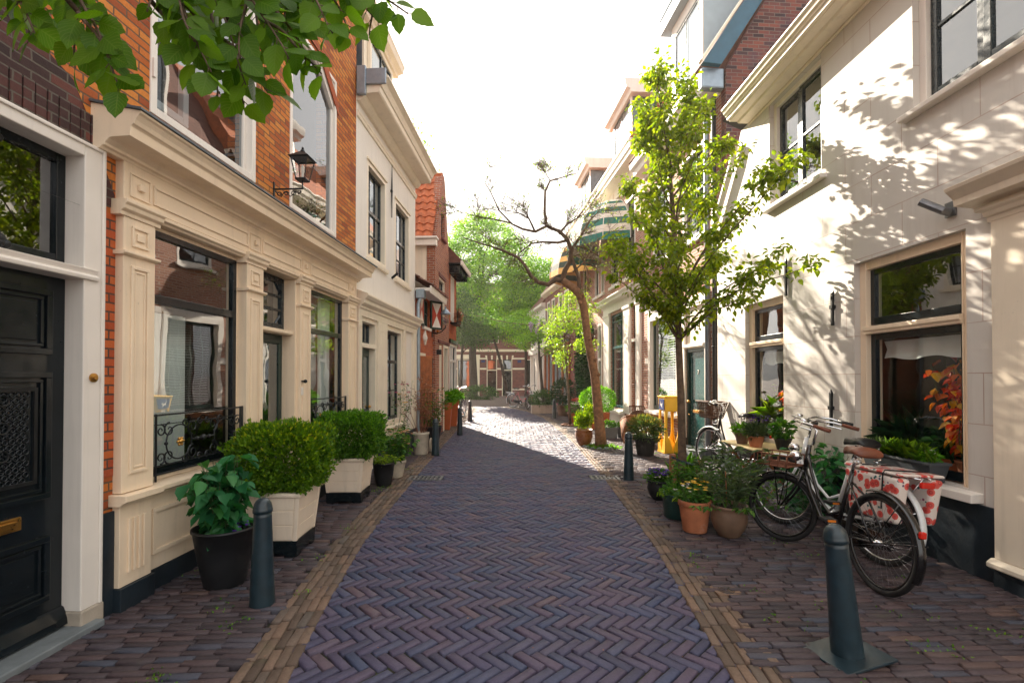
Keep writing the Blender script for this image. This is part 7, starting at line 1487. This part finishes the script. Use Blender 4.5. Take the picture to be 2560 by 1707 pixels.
t = indoor(FR, 4.35, -0.36, 0.69, 'potted_fuchsia', 'dark leafy pot plant between coleus and spider plant', 'potted plant', rim_pot(0.08, 0.11, 0.13), 'orange_pot'); P_, D_ = blob(260, (0, 0, 0.25), (0.16, 0.12, 0.14), 0.2); leaves('foliage', P_, D_, 0.08, 'leaf_ivy', t); flowers(t, 4, (0.1, 0, 0.4), (0.1, 0.05, 0.05), 0.03, 'petal_pink')
sh = FR.thing('window_shelf', 'indoor shelf carrying plants inside the small window', 'shelf', 6.85, -0.42, 0); m = k(); m.box(-0.5, 0.5, -0.13, 0.13, 0.72, 0.75); m.build('board', 'white_paint', sh)
for s in (-0.45, 0.45): m = k(); m.box(s-0.02, s+0.02, -0.12, 0.12, 0.02, 0.72); m.build('leg', 'white_paint', sh)
t = indoor(FR, 6.62, -0.34, 0.75, 'potted_croton', 'red and yellow leaved plant inside the small window', 'potted plant', rim_pot(0.08, 0.11, 0.14), 'terracotta'); tp = stems(t, 9, 0.16, 0.55, 0.12); P_, D_ = clothe(tp, 12, 0.2, 0.05, -0.4); leaves('foliage', P_, D_, 0.11, 'leaf_coleus', t, width=0.55, up=0.8)
t = indoor(FR, 7.0, -0.34, 0.75, 'spider_plant', 'pale striped spider plant inside the small window', 'potted plant', rim_pot(0.08, 0.11, 0.14), 'clay_brown'); P_ = [(0, 0, 0.14)]*80; leaves('foliage', P_, [(random.gauss(0, 0.6), random.gauss(0, 0.6), 1) for _ in P_], 0.4, 'leaf_lime', t, width=0.06, droop=0.5); tp = stems(t, 6, 0.2, 0.6, 0.14); P_, D_ = clothe(tp, 10); leaves('upright_foliage', P_, D_, 0.06, 'leaf_lime', t)

# ------------------------------------------------------------------ bicycles
k_ = NT('floral'); cc = k_.coord(); vo = k_.new('ShaderNodeTexVoronoi'); vo.inputs['Scale'].default_value = 15; k_.link(cc, vo.inputs['Vector'])
vo2 = k_.new('ShaderNodeTexVoronoi'); vo2.inputs['Scale'].default_value = 22; k_.link(cc, vo2.inputs['Vector'])
f1 = k_.ramp(vo.outputs['Distance'], [(0.42, (1, 1, 1)), (0.47, (0, 0, 0))]); petal = k_.ramp(vo.outputs['Distance'], [(0.0, (0.75, 0.3, 0.2)), (0.15, (0.45, 0.02, 0.03)), (0.28, (0.70, 0.10, 0.08))])
f2 = k_.ramp(vo2.outputs['Distance'], [(0.20, (1, 1, 1)), (0.25, (0, 0, 0))]); c1 = k_.mix(f2, (0.80, 0.70, 0.64), k_.ramp(vo2.outputs['Color'], [(0.3, (0.02, 0.13, 0.13)), (0.6, (0.22, 0.04, 0.16)), (0.9, (0.55, 0.06, 0.05))]))
k_.link(k_.mix(f1, c1, petal), k_.p.inputs['Base Color']); k_.p.inputs['Roughness'].default_value = 0.3; k_.p.inputs['Coat Weight'].default_value = 0.3; M['floral'] = k_.m
def bicycle(label, rear, front, frame='bike_black', fender='bike_black', saddle='leather_brown', rack_front=True, basket=False, bag=None, lean=0.0, steer=0.0, chrome_bar=True, group=None, RF=0.353, carrier=True, rimmat='chrome'):
    rear = V((*rear, 0.012)); front = V((*front, 0.012)); d = front-rear; rz = math.atan2(d.y, d.x)
    t = thing('bicycle', label, 'bicycle', tuple(rear), rz, group); t.rotation_euler = Euler((R(lean), 0, rz))
    WB, RW = 1.13, 0.353
    def wheel(x, par=t):
        m = MB(); m.torus((x, 0, RW), RW-0.022, 0.021, 'y', 64, 10); ty = m.build('tyre', 'rubber', par, smooth=True)
        m = MB(); m.torus((x, 0, RW), RW-0.048, 0.011, 'y', 64, 8); m.build('rim', rimmat, par, smooth=True)
        m = MB()
        for i in range(36):
            a = i*math.pi/18; b = a+(0.9 if i % 2 else -0.9)*0.55; s = 0.028 if (i//2) % 2 else -0.028
            m.tube([(x+0.022*math.cos(b), s, RW+0.022*math.sin(b)), (x+(RW-0.05)*math.cos(a), 0, RW+(RW-0.05)*math.sin(a))], 0.0009, 3)
        m.build('spokes', 'steel', par); m = MB()
        m.tube([(x, -0.05, RW), (x, 0.05, RW)], 0.011, 10); m.tube([(x, -0.032, RW), (x, 0.032, RW)], 0.022, 12); m.build('hub', 'chrome', par, smooth=True)
    wheel(0)
    fork = bpy.data.objects.new('front_fork', None); COL.objects.link(fork); fork.parent = t
    def fender_(x, a0, a1, mt, par, name='mudguard'):
        m = MB(); N = 26; Rf = RW+0.022; vs = []
        for i in range(N+1):
            a = a0+(a1-a0)*i/N
            for w_, dr in ((-0.03, -0.016), (-0.022, -0.004), (0, 0.002), (0.022, -0.004), (0.03, -0.016)): vs.append((x+(Rf+dr)*math.cos(a), w_, RW+(Rf+dr)*math.sin(a)))
        m.add(vs, [(5*i+j, 5*i+j+1, 5*i+6+j, 5*i+5+j) for i in range(N) for j in range(4)]); o = m.build(name, mt, par, smooth=True); s_ = o.modifiers.new('plate', 'SOLIDIFY'); s_.thickness = 0.0025; return o
    fr_ = fender_(0, R(70), R(205), fender, t)
    # frame
    BB = V((0.47, 0, 0.29)); ST = V((0.315, 0, 0.80)); H0 = V((0.945, 0, 0.66)); H1 = V((0.885, 0, 0.93)); RA = V((0, 0, RW))
    m = MB(); m.tube([BB, ST], 0.016, 12); m.tube([H0, H1], 0.02, 12)
    dn = [H0+(H1-H0)*0.15, V((0.84, 0, 0.52)), V((0.68, 0, 0.345)), BB]; m.tube(dn, 0.019, 12)
    tp_ = [H0+(H1-H0)*0.75, V((0.84, 0, 0.70)), V((0.72, 0, 0.50)), V((0.56, 0, 0.40)), V((0.41, 0, 0.47))]; m.tube(tp_, 0.014, 10)
    for s in (-1, 1):
        m.tube([BB+V((0, s*0.03, 0)), V((0.22, s*0.045, 0.32)), RA+V((0, s*0.06, 0))], 0.009, 8); m.tube([ST+V((0.02, s*0.012, -0.08)), V((0.2, s*0.045, 0.62)), RA+V((0, s*0.06, 0))], 0.008, 8)
    m.build('frame', frame, t, smooth=True)
    m = MB(); m.tube([ST, ST+V((-0.035, 0, 0.13))], 0.012, 10); m.build('seat_post', 'chrome', t, smooth=True)
    # saddle
    m = MB(); S0 = ST+V((-0.05, 0, 0.17)); vs = []; prof_ = [(-0.15, 0.085, 0.0), (-0.13, 0.115, 0.022), (-0.07, 0.118, 0.03), (0.0, 0.075, 0.018), (0.07, 0.035, 0.012), (0.13, 0.026, 0.010), (0.155, 0.012, -0.01)]
    for x, w_, z in prof_: vs += [(S0.x+x, -w_, S0.z+z-0.05), (S0.x+x, -w_*1.02, S0.z+z-0.02), (S0.x+x, -w_*0.6, S0.z+z+0.012), (S0.x+x, 0, S0.z+z+0.016), (S0.x+x, w_*0.6, S0.z+z+0.012), (S0.x+x, w_*1.02, S0.z+z-0.02), (S0.x+x, w_, S0.z+z-0.05)]
    n_ = len(prof_); m.add(vs, [(7*i+j, 7*i+j+1, 7*i+8+j, 7*i+7+j) for i in range(n_-1) for j in range(6)]+[tuple(range(7)), tuple(7*(n_-1)+j for j in range(7))]+[(7*i, 7*i+7, 7*i+13, 7*i+6) for i in range(n_-1)])
    sa = m.build('saddle', saddle, t, smooth=True); ss = sa.modifiers.new('soft', 'SUBSURF'); ss.levels = 1; ss.render_levels = 1
    m = MB()
    for s in (-1, 1):
        m.tube([(S0.x-0.11+0.022*math.cos(a*0.9), s*0.07+0.022*math.sin(a*0.9), S0.z-0.10+0.005*a) for a in range(16)], 0.004, 5)
    m.build('springs', 'chrome', sa)
    # fork, bars, front wheel on the steering axis
    fx = V((0.945, 0, 0.66)); fork.location = fx; fork.rotation_euler = (0, 0, R(steer))
    ax = V((WB, 0, RF))-fx
    def wheel_f():
        x0 = ax.x
        for s_o in (0,):
            m = MB(); m.torus((x0, 0, ax.z), RF-0.022, 0.021, 'y', 64, 10); m.build('tyre', 'rubber', fork, smooth=True)
            m = MB(); m.torus((x0, 0, ax.z), RF-0.048, 0.011, 'y', 64, 8); m.build('rim', rimmat, fork, smooth=True); m = MB()
            for i in range(36):
                a = i*math.pi/18; b = a+(0.9 if i % 2 else -0.9)*0.55; s = 0.028 if (i//2) % 2 else -0.028
                m.tube([(x0+0.022*math.cos(b), s, ax.z+0.022*math.sin(b)), (x0+(RF-0.05)*math.cos(a), 0, ax.z+(RF-0.05)*math.sin(a))], 0.0009, 3)
            m.build('spokes', 'steel', fork); m = MB(); m.tube([(x0, -0.05, ax.z), (x0, 0.05, ax.z)], 0.02, 12); m.build('hub', 'chrome', fork, smooth=True)
    wheel_f()
    m = MB(); N = 22; Rf = RF+0.022; vs = []
    for i in range(N+1):
        a = R(35)+R(150)*i/N
        for w_, dr in ((-0.03, -0.016), (-0.022, -0.004), (0, 0.002), (0.022, -0.004), (0.03, -0.016)): vs.append((ax.x+(Rf+dr)*math.cos(a), w_, ax.z+(Rf+dr)*math.sin(a)))
    m.add(vs, [(5*i+j, 5*i+j+1, 5*i+6+j, 5*i+5+j) for i in range(N) for j in range(4)]); o = m.build('mudguard', fender, fork, smooth=True); s_ = o.modifiers.new('plate', 'SOLIDIFY'); s_.thickness = 0.0025
    m = MB()
    for s in (-1, 1): m.tube([V((0.0, s*0.035, 0.02)), V((0.03, s*0.05, -0.08)), V((0.09, s*0.052, -0.2)), ax+V((0, s*0.05, 0))], [0.014, 0.013, 0.011, 0.008], 8)
    m.tube([(0, -0.04, 0.02), (0, 0.04, 0.02)], 0.016, 8); m.build('fork_blades', frame, fork, smooth=True)
    st = H1-fx
    m = MB(); m.tube([st, st+V((-0.03, 0, 0.13)), st+V((0.02, 0, 0.17))], 0.012, 10)
    for s in (-1, 1): m.tube([st+V((0.02, 0, 0.17)), st+V((0.06, s*0.07, 0.19)), st+V((0.05, s*0.19, 0.21)), st+V((-0.06, s*0.27, 0.20)), st+V((-0.20, s*0.29, 0.17))], 0.011, 10)
    m.build('handlebar', 'chrome' if chrome_bar else 'bike_black', fork, smooth=True)
    for s in (-1, 1):
        m = MB(); m.tube([st+V((-0.12, s*0.281, 0.187)), st+V((-0.25, s*0.295, 0.16))], [0.016, 0.017], 12); m.build('grip', saddle, fork, smooth=True)
        m = MB(); m.tube([st+V((-0.02, s*0.25, 0.205)), st+V((0.0, s*0.26, 0.17)), st+V((-0.11, s*0.30, 0.15))], 0.005, 6); m.build('brake_lever', 'chrome', fork)
    m = MB(); m.lathe([(0.001, 0), (0.03, 0.004), (0.034, 0.02), (0.02, 0.034), (0.001, 0.038)], tuple(st+V((0.03, 0.12, 0.20))), 16); m.build('bell', 'chrome', fork, smooth=True)
    m = MB(); m.ball(tuple(st+V((0.14, 0, -0.12))), 0.05, 8, (1.1, 1, 1)); m.build('headlight', 'chrome', fork, smooth=True)
    if rack_front:
        m = MB(); zr = st.z-0.22; x0, x1 = 0.08, 0.38
        for zz in (zr, zr+0.10):
            m.tube([(x0, -0.17, zz), (x1, -0.17, zz), (x1, 0.17, zz), (x0, 0.17, zz)], 0.008, 8, closed=True)
        for i in range(6): y = -0.17+0.068*i; m.tube([(x0, y, zr), (x1, y, zr), (x1, y, zr+0.10)], 0.006, 6)
        for i in range(5): x = x0+0.075*i; m.tube([(x, -0.17, zr), (x, -0.17, zr+0.10)], 0.006, 6); m.tube([(x, 0.17, zr), (x, 0.17, zr+0.10)], 0.006, 6)
        m.build('front_rack', 'rust', fork, smooth=True); m = MB()
        for s in (-1, 1): m.tube([(0.2, s*0.15, zr), ax+V((0, s*0.06, 0))], 0.006, 6); m.tube([(0.08, s*0.15, zr), ax+V((0, s*0.06, 0))], 0.006, 6)
        m.build('rack_stays', 'bike_black', fork)
    if basket:
        m = MB(); z0 = st.z-0.06; vs = []; nz_ = 9
        for lev in range(nz_+1):
            f = lev/nz_; z = z0+0.26*f
            ring = [(0.06-0.02*f, -0.13-0.05*f), (0.30+0.05*f, -0.13-0.05*f), (0.30+0.05*f, 0.13+0.05*f), (0.06-0.02*f, 0.13+0.05*f)]
            m.tube([(x, y, z) for x, y in ring], 0.008 if lev < nz_ else 0.014, 6, closed=True)
        for i in range(9):
            for s in (-1, 1):
                g = -1+i/4; m.tube([(0.18+0.12*g, s*0.13, z0), (0.165+0.185*g, s*0.18, z0+0.26)], 0.006, 5); m.tube([(0.30 if s > 0 else 0.06, 0.13*g, z0), (0.35 if s > 0 else 0.04, 0.18*g, z0+0.26)], 0.006, 5)
        m.box(0.06, 0.30, -0.13, 0.13, z0-0.005, z0+0.005); m.build('basket', 'wicker_brown', fork)
    # drive train
    m = MB()
    pts = [(BB.x+0.10*math.cos(a), BB.z+0.10*math.sin(a)) for a in [R(-100+20*i) for i in range(11)]]+[(0+0.055*math.cos(a), RW+0.055*math.sin(a)) for a in [R(80+20*i) for i in range(11)]]
    m.poly(pts, -0.062, -0.048); m.build('chain_case', 'bike_black', t, bevel=0.004)
    m = MB(); m.tube([BB+V((0, -0.08, 0)), BB+V((0, 0.08, 0))], 0.014, 10); m.tube([BB+V((0, -0.08, 0)), BB+V((0.12, -0.09, -0.12))], 0.010, 8); m.tube([BB+V((0, 0.08, 0)), BB+V((-0.12, 0.09, 0.12))], 0.010, 8); m.build('cranks', 'chrome', t, smooth=True)
    for s, q in ((-1, V((0.12, -0.15, -0.12))), (1, V((-0.12, 0.15, 0.12)))):
        p = BB+q; m = MB(); m.box(p.x-0.045, p.x+0.045, p.y-0.05, p.y+0.05, p.z-0.014, p.z+0.014); pe = m.build('pedal', 'rubber', t, bevel=0.006); m = MB(); m.box(p.x-0.052, p.x-0.046, p.y-0.03, p.y+0.03, p.z-0.008, p.z+0.008); m.build('reflector', 'lamp_glass_amber', pe)
    m = MB(); m.tube([(0.30, 0.05, 0.29), (0.24, 0.17, 0.015), (0.20, 0.19, 0.0)], 0.009, 8); m.build('kickstand', 'steel', t)
    m = MB(); zc = 0.765
    if not carrier: zc = None
    for s in (-1, 1) if carrier else (): m.tube([(0.24, s*0.06, zc), (-0.30, s*0.07, zc), (-0.36, s*0.04, zc)], 0.007, 8); m.tube([(0, s*0.065, RW), (-0.14, s*0.068, zc)], 0.006, 6); m.tube([(0, s*0.065, RW), (-0.28, s*0.068, zc)], 0.005, 6); m.tube([(0, s*0.05, RW), (-0.32, s*0.03, 0.50)], 0.004, 6)
    for x in (0.15, 0.0, -0.14, -0.28) if carrier else (): m.tube([(x, -0.065, zc), (x, 0.065, zc)], 0.006, 6)
    if not carrier:
        for s in (-1, 1): m.tube([(0, s*0.06, RW), (-0.20, s*0.035, RW+0.32)], 0.004, 6); m.tube([(0, s*0.06, RW), (-0.36, s*0.035, RW+0.10)], 0.004, 6)
    m.build('rear_carrier' if carrier else 'mudguard_stays', fender if fender != 'bike_white' else 'chrome', t, smooth=True)
    m = MB(); m.box(-0.372, -0.345, -0.02, 0.02, 0.50, 0.545) if not bag else m.box(-0.385, -0.355, -0.055, 0.055, 0.70, 0.745); m.build('tail_light', 'red_lens', t, bevel=0.008)
    
    if bag:
        for s in (-1, 1):
            m = MB(); y0, y1 = (0.085, 0.20) if s > 0 else (-0.20, -0.085)
            m.frustum(-0.30, 0.14, y0+0.02, y1-0.02, 0.40, -0.33, 0.19, y0, y1, 0.76); m.build('pannier', bag, t, bevel=0.03, segs=3)
        m = MB(); m.box(-0.33, 0.19, -0.20, 0.20, 0.772, 0.795); m.build('pannier_flap', bag, t, bevel=0.012); m = MB()
        for x in (-0.2, 0.08): m.tube([(x, -0.206, 0.5), (x, -0.208, 0.775), (x, -0.19, 0.80), (x, 0.19, 0.80), (x, 0.208, 0.775), (x, 0.206, 0.5)], 0.006, 5)
        m.build('straps', 'black_plastic', t)
    return t
GB = 'bicycles parked along the right-hand houses'
bicycle('black step-through bicycle with brown saddle and rusty front rack, nearest the leaning bollard', (2.61, 3.47), (2.63, 4.60), lean=3, steer=36, group=GB, RF=0.315, carrier=False, rimmat='bike_black')
bicycle('white bicycle with black saddle and red floral panniers against the plinth', (3.02, 4.0), (2.88, 5.12), 'bike_white', 'bike_white', 'leather_black', False, bag='floral', lean=4, steer=20, group=GB)
b3 = bicycle('black bicycle with a wicker front basket and black panniers by the downspout', (3.44, 6.9), (3.28, 8.0), 'bike_black', 'bike_white', 'leather_black', False, True, 'black_plastic', 3, 8, group=GB)
far = bicycle('dark bicycle parked before the tall orange planters at the corner', (-2.02, 17.2), (-1.84, 18.3), saddle='leather_black', rack_front=False, lean=-4, group='bicycles parked round the bend')
pink = bicycle('pale pink bicycle standing sideways at the sunny bend', (0.05, 24.3), (1.05, 23.7), 'bike_pink', 'bike_white', 'leather_black', False, lean=5, group='bicycles parked round the bend')
copy_thing(far, (0.75, 22.9, 0.0), R(75), 'dark bicycle facing away beside the pale pink one'); copy_thing(far, (1.35, 23.9, 0.0), R(10), 'dark bicycle half hidden behind the slim lime tree'); copy_thing(pink, (2.05, 21.2, 0), R(95), 'pink bicycle leaning by the timber shop windows')
copy_thing(far, (-2.2, 19.3, 0.0), R(80), 'dark bicycle farthest along the orange corner house')

# ------------------------------------------------------------------ pieces that can be told apart become parts of their own
def split_loose(o, name):
    me = o.data; n = len(me.vertices); par = list(range(n))
    def find(i):
        while par[i] != i: par[i] = par[par[i]]; i = par[i]
        return i
    for p in me.polygons:
        a = find(p.vertices[0])
        for v in p.vertices[1:]: par[find(v)] = a
    isl = {}
    for p in me.polygons: isl.setdefault(find(p.vertices[0]), []).append(p)
    if len(isl) < 2: return
    for ps in isl.values():
        ix = sorted({v for p in ps for v in p.vertices}); mp = {v: i for i, v in enumerate(ix)}
        m2_ = bpy.data.meshes.new(name); m2_.from_pydata([tuple(me.vertices[v].co) for v in ix], [], [[mp[v] for v in p.vertices] for p in ps]); m2_.materials.append(me.materials[0]); m2_.update(); project_uv(m2_)
        c = o.copy(); c.data = m2_; c.name = name; COL.objects.link(c)
    bpy.data.objects.remove(o)
SPL = {'plinth': 'plinth', 'stone_base': 'stone_base', 'wall_anchors': 'wall_anchor', 'wall_anchor': 'wall_anchor', 'corner_posts': 'corner_post', 'pilasters': 'pilaster', 'stone_blocks': 'stone_block', 'eave_brackets': 'eave_bracket', 'shutter': 'shutter', 'springs': 'spring', 'straps': 'strap', 'stems': None, 'dormer_front': 'dormer_front', 'stall_riser': 'stall_riser', 'slats': 'slat', 'sill': 'sill'}
for o in [o for o in COL.objects if o.type == 'MESH']:
    nm = SPL.get(o.name.split('.')[0])
    if nm and not o.children: split_loose(o, nm)

# ------------------------------------------------------------------ warm haze volume added for a flare-like veil of light
hm = bpy.data.materials.new('haze'); hm.use_nodes = True; hn = hm.node_tree.nodes; hn.remove(hn['Principled BSDF'])
pv = hn.new('ShaderNodeVolumePrincipled'); pv.inputs['Color'].default_value = (1.0, 0.93, 0.80, 1); pv.inputs['Density'].default_value = 0.0011; pv.inputs['Anisotropy'].default_value = 0.55
hm.node_tree.links.new(pv.outputs[0], hn['Material Output'].inputs['Volume']); M['haze'] = hm
q = MB(); q.box(-16, 14, -12, 48, -1.1, 15.5); tag(q.build('haze', 'haze'), kind='stuff')
